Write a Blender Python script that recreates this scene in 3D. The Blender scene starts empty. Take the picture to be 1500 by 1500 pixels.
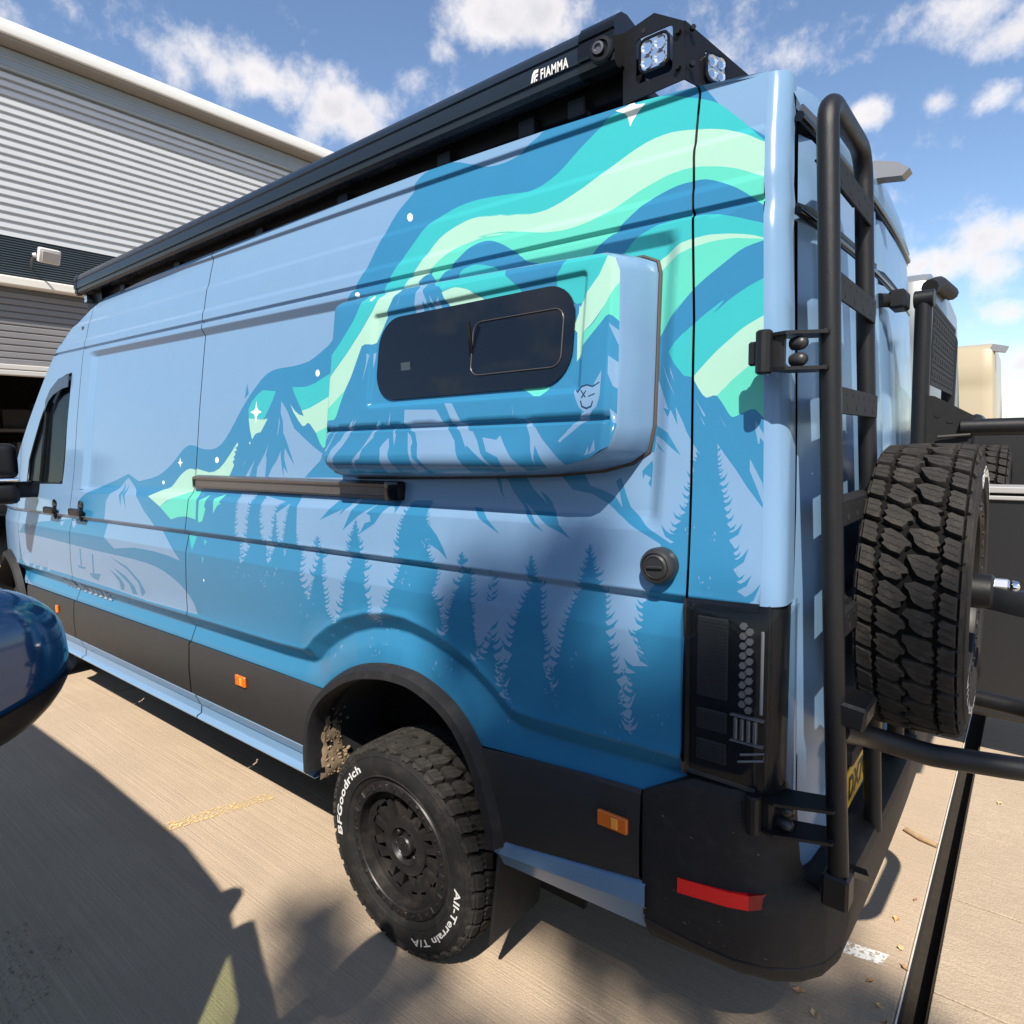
import bpy, bmesh, math, random
import numpy as np
from math import sin, cos, pi, radians, atan2, sqrt
from mathutils import Vector, Matrix, Euler
from mathutils.geometry import delaunay_2d_cdt, tessellate_polygon
random.seed(11)
SC = bpy.context.scene
COL = SC.collection
# ------------------------------------------------------------------ camera
cam_d = bpy.data.cameras.new('camera'); cam = bpy.data.objects.new('camera', cam_d); COL.objects.link(cam)
cam_d.sensor_width = 36; cam_d.lens = 36*955.67/1500; cam_d.clip_start = .02; cam_d.clip_end = 3000
_yaw, _pitch, _roll = .67824, -.10064, -.01527
_f = Vector((-sin(_yaw)*cos(_pitch), cos(_yaw)*cos(_pitch), sin(_pitch))); _r = Vector((cos(_yaw), sin(_yaw), 0)); _u = _r.cross(_f)
_r2 = _r*cos(_roll)+_u*sin(_roll); _u2 = -_r*sin(_roll)+_u*cos(_roll)
_m = Matrix((_r2, _u2, -_f)).transposed().to_4x4(); _m.translation = Vector((.35832, -1.43701, 1.75347))
cam.matrix_world = _m
SC.camera = cam
# ------------------------------------------------------------------ light
SUN_TO = Vector((-.60, 1.0, -1.32)).normalized()      # the way sunlight travels
sun_d = bpy.data.lights.new('sun', 'SUN'); sun = bpy.data.objects.new('sun', sun_d); COL.objects.link(sun)
sun_d.energy = 4.6; sun_d.angle = radians(.53); sun_d.color = (1, .93, .82)
sun.rotation_euler = SUN_TO.to_track_quat('-Z', 'Y').to_euler(); sun.location = (3, -6, 9)
SUN_EL = math.asin(-SUN_TO.z); SUN_AZ = atan2(-SUN_TO.x, -SUN_TO.y)   # bearing from +Y towards +X
W = bpy.data.worlds.new('World'); SC.world = W; W.use_nodes = True
def world():
    nt = W.node_tree; N = nt.nodes; L = nt.links; N.clear()
    out = N.new('ShaderNodeOutputWorld'); bg = N.new('ShaderNodeBackground'); L.new(bg.outputs[0], out.inputs[0])
    sky = N.new('ShaderNodeTexSky'); sky.sky_type = 'NISHITA'; sky.sun_disc = False
    sky.sun_elevation = SUN_EL; sky.sun_rotation = SUN_AZ; sky.air_density = 1.0; sky.dust_density = .35; sky.ozone_density = 3.0; sky.altitude = 60
    tc = N.new('ShaderNodeTexCoord')
    def M(op, a, b=None, c=None):
        n = N.new('ShaderNodeMath'); n.operation = op
        for i, v in enumerate((a, b, c)):
            if v is None: continue
            if isinstance(v, (int, float)): n.inputs[i].default_value = v
            else: L.new(v, n.inputs[i])
        return n.outputs[0]
    # cumulus: fractal noise on a plane overhead, thickened where the big heaps stand
    sep = N.new('ShaderNodeSeparateXYZ'); L.new(tc.outputs['Generated'], sep.inputs[0])
    zc = M('MAXIMUM', M('ADD', sep.outputs[2], .12), .03)
    cmb = N.new('ShaderNodeCombineXYZ'); L.new(M('DIVIDE', sep.outputs[0], zc), cmb.inputs[0]); L.new(M('DIVIDE', sep.outputs[1], zc), cmb.inputs[1])
    def noise(vec, sc, det, rough, off):
        mp = N.new('ShaderNodeMapping'); mp.inputs[1].default_value = off; L.new(vec, mp.inputs[0])
        n = N.new('ShaderNodeTexNoise'); n.inputs['Scale'].default_value = sc; n.inputs['Detail'].default_value = det; n.inputs['Roughness'].default_value = rough
        L.new(mp.outputs[0], n.inputs['Vector']); return n.outputs[0]
    nb = noise(tc.outputs['Generated'], 7.5, 11, .62, (3.1, 1.7, .4))
    ns = noise(cmb.outputs[0], 1.5, 3, .5, (7.3, 2.2, 0))
    tot = M('MULTIPLY', M('SUBTRACT', ns, .57), 1.9)
    for (d, rad, amp) in CLOUDS:
        vm = N.new('ShaderNodeVectorMath'); vm.operation = 'SUBTRACT'; L.new(tc.outputs['Generated'], vm.inputs[0]); vm.inputs[1].default_value = d
        sq = N.new('ShaderNodeVectorMath'); sq.operation = 'MULTIPLY'; L.new(vm.outputs[0], sq.inputs[0]); sq.inputs[1].default_value = (1/rad, 1/rad, 1.5/rad)
        ln = N.new('ShaderNodeVectorMath'); ln.operation = 'LENGTH'; L.new(sq.outputs[0], ln.inputs[0])
        g = M('MULTIPLY', M('MAXIMUM', M('SUBTRACT', 1.25, ln.outputs['Value']), 0), amp)
        tot = M('MAXIMUM', tot, M('SUBTRACT', g, .12))
    dens = M('ADD', tot, M('ADD', M('MULTIPLY', M('SUBTRACT', nb, .5), 2.6), M('MULTIPLY', M('SUBTRACT', noise(tc.outputs['Generated'], 24, 8, .65, (9.1, .7, 3.3)), .5), .9)))
    mr = N.new('ShaderNodeMapRange'); mr.interpolation_type = 'SMOOTHSTEP'; L.new(dens, mr.inputs[0]); mr.inputs[1].default_value = .0; mr.inputs[2].default_value = .75; mr.inputs[4].default_value = .96
    # grey undersides: thicker cloud is greyer
    sh = N.new('ShaderNodeMapRange'); L.new(M('ADD', dens, M('MULTIPLY', noise(tc.outputs['Generated'], 11, 6, .55, (1, 5, 2)), .9)), sh.inputs[0]); sh.inputs[1].default_value = .6; sh.inputs[2].default_value = 1.6
    cr = N.new('ShaderNodeMix'); cr.data_type = 'RGBA'; L.new(sh.outputs[0], cr.inputs[0]); cr.inputs[6].default_value = (6.3, 6.0, 5.9, 1); cr.inputs[7].default_value = (4.3, 4.25, 4.5, 1)
    mx = N.new('ShaderNodeMix'); mx.data_type = 'RGBA'; L.new(mr.outputs[0], mx.inputs[0]); L.new(sky.outputs[0], mx.inputs[6]); L.new(cr.outputs[2], mx.inputs[7])
    L.new(mx.outputs[2], bg.inputs[0]); bg.inputs[1].default_value = .095
CLOUDS = [((-.805, .395, .44), .05, .7), ((-.785, .43, .45), .06, .8), ((-.762, .465, .452), .065, .85), ((-.742, .50, .445), .062, .85), ((-.722, .535, .435), .07, .85), ((-.70, .57, .42), .06, .75), ((-.735, .53, .41), .05, .6), ((-.55, .655, .52), .075, .9), ((-.50, .69, .525), .06, .8), ((-.60, .63, .49), .035, .5),
          ((-.075, .89, .45), .055, .8), ((-.04, .905, .425), .05, .8), ((-.055, .925, .372), .032, .75), ((-.112, .917, .382), .026, .6), ((-.03, .93, .36), .03, .6), ((-.179, .906, .384), .034, .8),
          ((-.06, .972, .235), .045, .75), ((-.02, .972, .235), .045, .75), ((-.10, .972, .21), .04, .7), ((-.125, .97, .215), .03, .6), ((-.05, .975, .2), .045, .65), ((-.034, .989, .147), .032, .7), ((-.06, .994, .1), .04, .7), ((-.02, .995, .09), .05, .7)]
world()
SC.view_settings.view_transform = 'Standard'; SC.view_settings.look = 'None'; SC.view_settings.exposure = 0.95; SC.view_settings.gamma = 1
SC.view_settings.use_curve_mapping = False
SC.render.resolution_x = 1024; SC.render.resolution_y = 1024

# ------------------------------------------------------------------ materials
MATS = {}
def lin(c): return tuple(((v/255)/12.92 if v/255 <= .04045 else ((v/255+.055)/1.055)**2.4) for v in c)
def mat(name, col, rough=.5, metal=0, spec=.5, coat=0, noise=0, nscale=30, bump=0, bscale=200, emit=None, trans=0, ior=1.45, dirt=None):
    if name in MATS: return MATS[name]
    m = bpy.data.materials.new(name); m.use_nodes = True; nt = m.node_tree; N = nt.nodes; L = nt.links; b = N['Principled BSDF']
    b.inputs['Base Color'].default_value = (*col, 1); b.inputs['Roughness'].default_value = rough; b.inputs['Metallic'].default_value = metal
    b.inputs['Specular IOR Level'].default_value = spec; b.inputs['Coat Weight'].default_value = coat; b.inputs['Coat Roughness'].default_value = .06
    b.inputs['Transmission Weight'].default_value = trans; b.inputs['IOR'].default_value = ior
    if emit: b.inputs['Emission Color'].default_value = (*emit[0], 1); b.inputs['Emission Strength'].default_value = emit[1]
    tc = None
    if noise or bump or dirt: tc = N.new('ShaderNodeTexCoord')
    if noise:
        n = N.new('ShaderNodeTexNoise'); n.inputs['Scale'].default_value = nscale; n.inputs['Detail'].default_value = 6; L.new(tc.outputs['Object'], n.inputs['Vector'])
        mx = N.new('ShaderNodeMix'); mx.data_type = 'RGBA'; L.new(n.outputs[0], mx.inputs[0])
        mx.inputs[6].default_value = (*[v*(1-noise) for v in col], 1); mx.inputs[7].default_value = (*[min(1, v*(1+noise)) for v in col], 1)
        last = mx.outputs[2]
        if dirt:
            n2 = N.new('ShaderNodeTexNoise'); n2.inputs['Scale'].default_value = dirt[2]; n2.inputs['Detail'].default_value = 9; n2.inputs['Roughness'].default_value = .7; L.new(tc.outputs['Object'], n2.inputs['Vector'])
            mr = N.new('ShaderNodeMapRange'); L.new(n2.outputs[0], mr.inputs[0]); mr.inputs[1].default_value = .5; mr.inputs[2].default_value = .75; mr.inputs[4].default_value = dirt[1]
            m2 = N.new('ShaderNodeMix'); m2.data_type = 'RGBA'; L.new(mr.outputs[0], m2.inputs[0]); L.new(last, m2.inputs[6]); m2.inputs[7].default_value = (*dirt[0], 1); last = m2.outputs[2]
        L.new(last, b.inputs['Base Color'])
        rr = N.new('ShaderNodeMapRange'); L.new(n.outputs[0], rr.inputs[0]); rr.inputs[3].default_value = max(.02, rough-.05); rr.inputs[4].default_value = min(1, rough+.08); L.new(rr.outputs[0], b.inputs['Roughness'])
    if bump:
        n = N.new('ShaderNodeTexNoise'); n.inputs['Scale'].default_value = bscale; n.inputs['Detail'].default_value = 3; L.new(tc.outputs['Object'], n.inputs['Vector'])
        bp = N.new('ShaderNodeBump'); bp.inputs['Strength'].default_value = bump; bp.inputs['Distance'].default_value = .002; L.new(n.outputs[0], bp.inputs['Height']); L.new(bp.outputs[0], b.inputs['Normal'])
    MATS[name] = m; return m
def glass(name, col, alpha, rough=.02):
    """thin glazing: part see-through tint, part mirror"""
    if name in MATS: return MATS[name]
    m = bpy.data.materials.new(name); m.use_nodes = True; nt = m.node_tree; N = nt.nodes; L = nt.links
    b = N['Principled BSDF']; b.inputs['Base Color'].default_value = (.012, .016, .022, 1); b.inputs['Roughness'].default_value = rough; b.inputs['Specular IOR Level'].default_value = .6
    t = N.new('ShaderNodeBsdfTransparent'); t.inputs[0].default_value = (*col, 1); mx = N.new('ShaderNodeMixShader'); mx.inputs[0].default_value = alpha
    L.new(t.outputs[0], mx.inputs[1]); L.new(b.outputs[0], mx.inputs[2]); L.new(mx.outputs[0], N['Material Output'].inputs[0])
    MATS[name] = m; return m
PAINT = dict(L=(.130, .222, .345), M=(.024, .142, .265), T=(.030, .295, .310), A=(.075, .385, .300), P=(.255, .42, .340), W=(.62, .62, .60), N=(.010, .03, .07))
for k, c in PAINT.items():
    mat('vinyl_'+k, c, rough=.17, spec=.36, coat=0, noise=.03, nscale=9)
vin = [MATS['vinyl_'+k] for k in 'LMTAPWN']
paint = MATS['vinyl_L']
plastic = mat('black_plastic', (.014, .014, .0155), rough=.55, spec=.28, noise=.25, nscale=90, bump=.5, bscale=1500, dirt=((.10, .085, .07), .16, 26))
clad_m = mat('cladding_vinyl', (.027, .026, .026), rough=.5, spec=.35, noise=.12, nscale=14, bump=.15, bscale=1200)
blackmetal = mat('black_powder_coat', (.008, .008, .009), rough=.38, spec=.34, noise=.2, nscale=60, bump=.35, bscale=700)
satin = mat('satin_black', (.006, .0065, .008), rough=.34, spec=.3, noise=.1, nscale=30)
gloss = mat('gloss_black', (.004, .0045, .0055), rough=.12, spec=.4)
dark = mat('dark_void', (.006, .006, .007), rough=.9)
rubber = mat('tyre_rubber', (.0145, .014, .0138), rough=.74, spec=.22, noise=.3, nscale=25, bump=.3, bscale=500, dirt=((.10, .075, .055), .38, 14))
white_l = mat('white_lettering', (.58, .57, .55), rough=.6, noise=.12, nscale=60)
groove_m = mat('tyre_groove_shade', (.006, .006, .006), rough=.9, spec=.1)  # same rubber painted darker: shade of the grooves put into the colour
wheel_m = mat('wheel_satin_black', (.013, .012, .012), rough=.38, spec=.35, noise=.2, nscale=30, dirt=((.12, .09, .07), .25, 12))
steel = mat('bright_steel', (.62, .62, .62), rough=.22, metal=1)
chrome = mat('chrome', (.82, .83, .85), rough=.08, metal=1)
alu = mat('rail_anodised', (.16, .145, .14), rough=.34, metal=.7, noise=.15, nscale=50)
amber = mat('amber_lens', (.62, .13, .012), rough=.22, spec=.6)
redlens = mat('red_reflector', (.85, .010, .012), rough=.25, spec=.6, bump=.8, bscale=420)
glassdark = mat('tinted_glass', (.004, .007, .013), rough=.02, spec=.34)
tread_m = mat('tread_rubber_dusty', (.024, .0222, .0205), rough=.8, spec=.2, noise=.3, nscale=40, bump=.3, bscale=600, dirt=((.085, .068, .052), .4, 20))
matte = mat('matte_black_plate', (.013, .013, .0135), rough=.62, spec=.2, noise=.2, nscale=60)
mud = mat('dried_mud', (.20, .145, .09), rough=.95, noise=.4, nscale=60, bump=.9, bscale=120)

# ------------------------------------------------------------------ helpers
def tag(o, label=None, cat=None, group=None, kind=None):
    if label: o['label'] = label
    if cat: o['category'] = cat
    if group: o['group'] = group
    if kind: o['kind'] = kind
    return o
def empty(name, loc=(0, 0, 0), rz=0, parent=None):
    o = bpy.data.objects.new(name, None); COL.objects.link(o); o.location = loc; o.rotation_euler = (0, 0, rz); o.empty_display_size = .1
    if parent: o.parent = parent
    return o
class MB:
    def __init__(s): s.v = []; s.f = []; s.m = []
    def add(s, vs, fs, mi=0):
        n = len(s.v); s.v += [tuple(q) for q in vs]; s.f += [tuple(i+n for i in f) for f in fs]; s.m += [mi]*len(fs); return s
    def xf(s, M):
        s.v = [tuple(M @ Vector(q)) for q in s.v]; return s
    def join(s, o, mi=None):
        n = len(s.v); s.v += o.v; s.f += [tuple(i+n for i in f) for f in o.f]; s.m += (o.m if mi is None else [mi]*len(o.f)); return s
    def box(s, c, d, bev=0, M=None, mi=0, seg=1):
        bm = bmesh.new(); bmesh.ops.create_cube(bm, size=1)
        for v in bm.verts: v.co = Vector((v.co.x*d[0], v.co.y*d[1], v.co.z*d[2]))
        if bev: bmesh.ops.bevel(bm, geom=bm.edges[:], offset=min(bev, min(d)*.45), segments=seg, profile=.6, affect='EDGES')
        MM = Matrix.Translation(Vector(c)) @ (M.to_4x4() if M else Matrix())
        for v in bm.verts: v.co = MM @ v.co
        bm.verts.index_update(); s.add([v.co[:] for v in bm.verts], [[v.index for v in f.verts] for f in bm.faces], mi); bm.free(); return s
    def tube(s, path, r, n=14, fil=0, cap=True, mi=0, taper=None, fseg=7):
        P = [Vector(q) for q in path]
        if fil:
            Q = [P[0]]
            for i in range(1, len(P)-1):
                a, b, c = P[i-1], P[i], P[i+1]; u = (a-b); v = (c-b); lu, lv = u.length, v.length; u.normalize(); v.normalize()
                ang = u.angle(v)
                if ang > pi-.05: Q.append(b); continue
                t = min(fil/math.tan(ang/2), lu*.48, lv*.48)
                for k in range(fseg+1):
                    w = k/fseg; p0 = b+u*t; p1 = b+v*t; Q.append(p0*(1-w)**2+b*2*w*(1-w)+p1*w*w)
            Q.append(P[-1]); P = Q
        T = []
        for i in range(len(P)):
            d = (P[min(i+1, len(P)-1)]-P[max(i-1, 0)]).normalized(); T.append(d)
        up = Vector((0, 0, 1)) if abs(T[0].z) < .9 else Vector((1, 0, 0))
        nx = T[0].cross(up).normalized(); vs = []; fs = []
        for i, p in enumerate(P):
            if i: nx = (nx-T[i]*nx.dot(T[i])).normalized()
            ny = T[i].cross(nx); rr = r*(taper[0]+(taper[1]-taper[0])*i/(len(P)-1)) if taper else r
            for k in range(n): a = 2*pi*k/n; vs.append(p+nx*(rr*cos(a))+ny*(rr*sin(a)))
        for i in range(len(P)-1):
            for k in range(n): fs.append((i*n+k, i*n+(k+1) % n, (i+1)*n+(k+1) % n, (i+1)*n+k))
        if cap: fs.append(tuple(range(n-1, -1, -1))); fs.append(tuple((len(P)-1)*n+k for k in range(n)))
        return s.add(vs, fs, mi)
    def cyl(s, a, b, r, n=20, r2=None, mi=0, bev=0):
        a = Vector(a); b = Vector(b); L = (b-a).length
        prof = [(r, 0), (r if r2 is None else r2, L)]
        if bev: prof = [(r-bev, 0), (r, bev), ((r2 or r), L-bev), ((r2 or r)-bev, L)]
        return s.lathe(prof, a, b-a, n, mi=mi)
    def lathe(s, prof, o, axis, n=32, mi=0, cap=True, full=True):
        """prof: (radius, height along axis)"""
        o = Vector(o); ax = Vector(axis).normalized(); up = Vector((0, 0, 1)) if abs(ax.z) < .9 else Vector((1, 0, 0))
        e1 = up.cross(ax).normalized(); e2 = ax.cross(e1); vs = []; fs = []
        for (r, h) in prof:
            for k in range(n): a = 2*pi*k/n; vs.append(o+ax*h+e1*(r*cos(a))+e2*(r*sin(a)))
        for i in range(len(prof)-1):
            for k in range(n): fs.append((i*n+k, i*n+(k+1) % n, (i+1)*n+(k+1) % n, (i+1)*n+k))
        if cap: fs.append(tuple(range(n-1, -1, -1))); fs.append(tuple((len(prof)-1)*n+k for k in range(n)))
        return s.add(vs, fs, mi)
    def prism(s, poly, fn, d0, d1, mi=0):
        """poly 2-D, fn(u,v,d)->xyz ; closed solid between depths d0 and d1"""
        n = len(poly); vs = [fn(u, v, d0) for u, v in poly]+[fn(u, v, d1) for u, v in poly]
        tri = tessellate_polygon([[Vector((u, v, 0)) for u, v in poly]])
        fs = [tuple(t) for t in tri]+[tuple(i+n for i in t[::-1]) for t in tri]+[(i, (i+1) % n, (i+1) % n+n, i+n) for i in range(n)]
        return s.add(vs, fs, mi)
    def build(s, name, mats, parent=None, smooth=35, normals=None, kind=None):
        me = bpy.data.meshes.new(name); me.from_pydata(s.v, [], s.f)
        if not isinstance(mats, (list, tuple)): mats = [mats]
        for m in mats: me.materials.append(m)
        if len(mats) > 1: me.polygons.foreach_set('material_index', s.m)
        if normals is None:
            bm = bmesh.new(); bm.from_mesh(me); bmesh.ops.recalc_face_normals(bm, faces=bm.faces[:]); bm.to_mesh(me); bm.free()
        if smooth:
            me.polygons.foreach_set('use_smooth', [True]*len(me.polygons)); me.update()
            if normals is None: me.set_sharp_from_angle(angle=radians(smooth))
            else: me.normals_split_custom_set_from_vertices(normals)
        me.update(); o = bpy.data.objects.new(name, me); COL.objects.link(o)
        if parent: o.parent = parent
        if kind: o['kind'] = kind
        return o
def copy_obj(o, parent=None):
    c = o.copy(); COL.objects.link(c)
    if parent is not None: c.parent = parent
    for ch in o.children: copy_obj(ch, c)
    return c
def text_polys(txt, size, spacing=1.0, bold=0):
    cu = bpy.data.curves.new('tmp_text', 'FONT'); cu.body = txt; cu.size = size; cu.space_character = spacing; cu.offset = bold; cu.resolution_u = 3; cu.fill_mode = 'FRONT'
    ob = bpy.data.objects.new('tmp_text', cu); COL.objects.link(ob)
    dg = bpy.context.evaluated_depsgraph_get(); dg.update(); me = ob.evaluated_get(dg).to_mesh()
    vs = [v.co.copy() for v in me.vertices]; fs = [tuple(p.vertices) for p in me.polygons]
    ob.evaluated_get(dg).to_mesh_clear(); bpy.data.objects.remove(ob); bpy.data.curves.remove(cu)
    return vs, fs
def frame(x, y, z=None):
    x = Vector(x).normalized(); y = Vector(y); z = x.cross(y).normalized(); y = z.cross(x); return Matrix((x, y, z)).transposed()
# ------------------------------------------------------------------ ground
def concrete(name, stri, base, dark_c, sc=1.0, stain=.5):
    m = bpy.data.materials.new(name); m.use_nodes = True; nt = m.node_tree; N = nt.nodes; L = nt.links; b = N['Principled BSDF']
    b.inputs['Roughness'].default_value = .9; b.inputs['Specular IOR Level'].default_value = .25
    tc = N.new('ShaderNodeTexCoord')
    def nz(scale, det, vec=None, rough=.6):
        n = N.new('ShaderNodeTexNoise'); n.inputs['Detail'].default_value = det; n.inputs['Roughness'].default_value = rough; n.inputs['Scale'].default_value = 1
        mp = N.new('ShaderNodeMapping'); mp.inputs['Scale'].default_value = scale; L.new(vec or tc.outputs['Object'], mp.inputs[0]); L.new(mp.outputs[0], n.inputs[0]); return n.outputs[0]
    def ramp(i, a, c): r = N.new('ShaderNodeMapRange'); L.new(i, r.inputs[0]); r.inputs[1].default_value = a; r.inputs[2].default_value = c; return r.outputs[0]
    def mix(f, a, c):
        n = N.new('ShaderNodeMix'); n.data_type = 'RGBA'
        if isinstance(f, float): n.inputs[0].default_value = f
        else: L.new(f, n.inputs[0])
        for i, v in ((6, a), (7, c)):
            if isinstance(v, tuple): n.inputs[i].default_value = (*v, 1)
            else: L.new(v, n.inputs[i])
        return n.outputs[2]
    big = ramp(nz((.9, 1.3, 1), 5), .3, .7); fine = ramp(nz((130, 130, 130), 4), .35, .65); brush = ramp(nz(stri, 4, rough=.7), .36, .62); patch = ramp(nz((3.2, 4.5, 3), 6), .45, .75)
    mid = tuple((a+c)/2 for a, c in zip(base, dark_c))
    c1 = mix(big, mid, base); c2 = mix(patch, c1, tuple(v*.80 for v in base)); bd = N.new('ShaderNodeMath'); bd.operation = 'MULTIPLY'; L.new(brush, bd.inputs[0]); bd.inputs[1].default_value = stain
    c3 = mix(bd.outputs[0], c2, dark_c); sp = N.new('ShaderNodeMath'); sp.operation = 'MULTIPLY'; L.new(fine, sp.inputs[0]); sp.inputs[1].default_value = .5
    c4 = mix(sp.outputs[0], c3, tuple(v*.52 for v in base)); L.new(c4, b.inputs['Base Color'])
    bp = N.new('ShaderNodeBump'); bp.inputs['Strength'].default_value = .55; bp.inputs['Distance'].default_value = .0022
    ad = N.new('ShaderNodeMath'); ad.operation = 'ADD'; L.new(brush, ad.inputs[0]); L.new(fine, ad.inputs[1]); L.new(ad.outputs[0], bp.inputs['Height']); L.new(bp.outputs[0], b.inputs['Normal'])
    MATS[name] = m; return m
con1 = concrete('brushed_concrete', (1.1, 130, 1), (.53, .41, .295), (.29, .225, .16), stain=.55)
con2 = concrete('cast_concrete', (20, 60, 1), (.47, .37, .27), (.28, .22, .16), stain=.4)
grime = mat('drain_grime', (.022, .017, .012), rough=.95, noise=.5, nscale=30, bump=.8, bscale=60)
# one sheet to the horizon, then the yard's slabs a few millimetres above it
g = MB().add([(-600, -600, -.30), (600, -600, -.30), (600, 600, -.30), (-600, 600, -.30)], [(0, 1, 2, 3)]).build('ground', mat('far_ground', (.20, .17, .13), rough=.95, noise=.3, nscale=.5), smooth=0)
tag(g, kind='structure')
yard = empty('concrete_yard'); tag(yard, kind='structure')
def slab(x0, x1, y0, y1, m, bev=.006, z=0.0):
    return MB().box(((x0+x1)/2, (y0+y1)/2, z-.15), (x1-x0, y1-y0, .30), bev).build('slab', m, yard, smooth=0)
DX0, DX1 = .105, .185           # the drain slot behind the van
jx = [-24, -18.4, -13.6, -8.9, -4.83, DX0]          # cross joints of the brushed bay (one falls under the far wheels)
for i in range(len(jx)-1):
    for (ya, yb) in ((-14, -5.2), (-5.2, 3.3), (3.3, 8.4), (8.4, 20)):
        slab(jx[i]+.004, jx[i+1]-(.004 if i < len(jx)-2 else 0), ya+.004, yb-.004, con1)
ys = [-9+.55*k+.0 for k in range(0, 46)]; off = .885-ys[18]
for k in range(45):
    slab(DX1, 1.62, ys[k]+off+.004, ys[k+1]+off-.004, con2, bev=.002, z=random.uniform(-.002, .001))
slab(1.63, 26, -14, 20, con1)
MB().box(((DX0+DX1)/2, 3, -.17), (DX1-DX0+.02, 34, .16)).build('drain_channel', grime, yard, smooth=0)
for xx_ in (DX0+.002, DX1-.002): MB().box((xx_, 3, -.075), (.010, 34, .136)).build('drain_wall', grime, yard, smooth=0)
for k in range(14, 34): MB().box((.90, ys[k]+off, -.036), (1.43, .012, .06)).build('joint_filler', grime, yard, smooth=0)
MB().box((DX0+.004, 3, -.012), (.006, 33, .026), .002).build('steel_edge', mat('worn_edge', (.55, .50, .44), rough=.6, metal=.2, noise=.3, nscale=30), yard, smooth=0)
# painted bay mark, worn
def worn(name, c, thr):
    m = bpy.data.materials.new(name); m.use_nodes = True; nt = m.node_tree; N = nt.nodes; L = nt.links; b = N['Principled BSDF']; b.inputs['Base Color'].default_value = (*c, 1); b.inputs['Roughness'].default_value = .8
    tc = N.new('ShaderNodeTexCoord'); n = N.new('ShaderNodeTexNoise'); n.inputs['Scale'].default_value = 70; n.inputs['Detail'].default_value = 8; n.inputs['Roughness'].default_value = .75; L.new(tc.outputs['Object'], n.inputs[0])
    r = N.new('ShaderNodeMapRange'); L.new(n.outputs[0], r.inputs[0]); r.inputs[1].default_value = thr; r.inputs[2].default_value = thr+.05; t = N.new('ShaderNodeBsdfTransparent'); mx = N.new('ShaderNodeMixShader')
    L.new(r.outputs[0], mx.inputs[0]); L.new(t.outputs[0], mx.inputs[1]); L.new(b.outputs[0], mx.inputs[2]); L.new(mx.outputs[0], N['Material Output'].inputs[0]); return m
wp = worn('worn_white_paint', (.72, .70, .66), .44); yp = worn('faded_yellow_paint', (.62, .44, .20), .50)
MB().add([(-.20, .86, .004), (.035, .90, .004), (.048, .965, .004), (-.20, .925, .004)], [(0, 1, 2, 3)]).build('white_bay_mark', wp, yard, smooth=0)
def gpoly(pts, name, m, z=.004): return MB().add([(x, y, z) for x, y in pts], [tuple(range(len(pts)))]).build(name, m, yard, smooth=0)
gpoly([(-2.78, -.235), (-2.70, -.235), (-2.62, .02), (-2.56, .24), (-2.63, .24), (-2.72, .0)], 'faded_yellow_mark', yp)
stm = worn('oil_stain', (.17, .135, .105), .57)
for (x, y, r) in ((-2.3, -.95, .22), (-.35, .75, .12), (.9, 1.3, .10)):
    gpoly([(x+r*random.uniform(.6, 1.1)*cos(t*pi/8)*1.5, y+r*random.uniform(.5, 1)*sin(t*pi/8)) for t in range(16)], 'oil_stain', stm, .0035)
# leaf litter and a stick by the drain
lm = [mat('dry_leaf_%d' % i, c, rough=.8, noise=.3, nscale=50) for i, c in enumerate([(.46, .27, .12), (.33, .18, .08), (.55, .38, .20)])]
LEAVES = [(.07, .52), (.085, .66), (.06, .71), (.09, .60), (.02, .80), (.075, 1.02), (.04, 1.17), (.10, .93), (-.34, 1.62), (-.12, 1.72), (.08, 1.33), (-.05, .36), (-.12, .47), (-.18, .40), (-.09, .56), (-.15, .62), (-.06, .45), (.30, 2.35)]
for i, (x, y) in enumerate(LEAVES):
    a = random.uniform(0, 6.28); l = random.uniform(.012, .024); mb = MB(); n = 8; vs = [(0, 0, .003)]
    for k in range(n): t = 2*pi*k/n; rr = l*(1 if k % 2 == 0 else .55); vs.append((rr*cos(t)*.6, rr*sin(t), .003+random.uniform(0, .010)))
    mb.add(vs, [(0, 1+k, 1+(k+1) % n) for k in range(n)]); o = mb.build('dry_leaf', lm[i % 3], smooth=0); o.location = (x, y, .001); o.rotation_euler = (0, 0, a)
    tag(o, 'small dry brown leaf lying on the concrete by the drain slot', 'leaf', 'dry leaves by the drain')
o = MB().tube([(-.02, 1.82, .012), (.04, 1.78, .014), (.105, 1.765, .011)], .011, 7).build('stick', mat('dry_wood', (.30, .20, .11), rough=.9, noise=.4, nscale=60), smooth=60)
tag(o, 'short brown broken stick lying beside the drain slot', 'stick')
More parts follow.
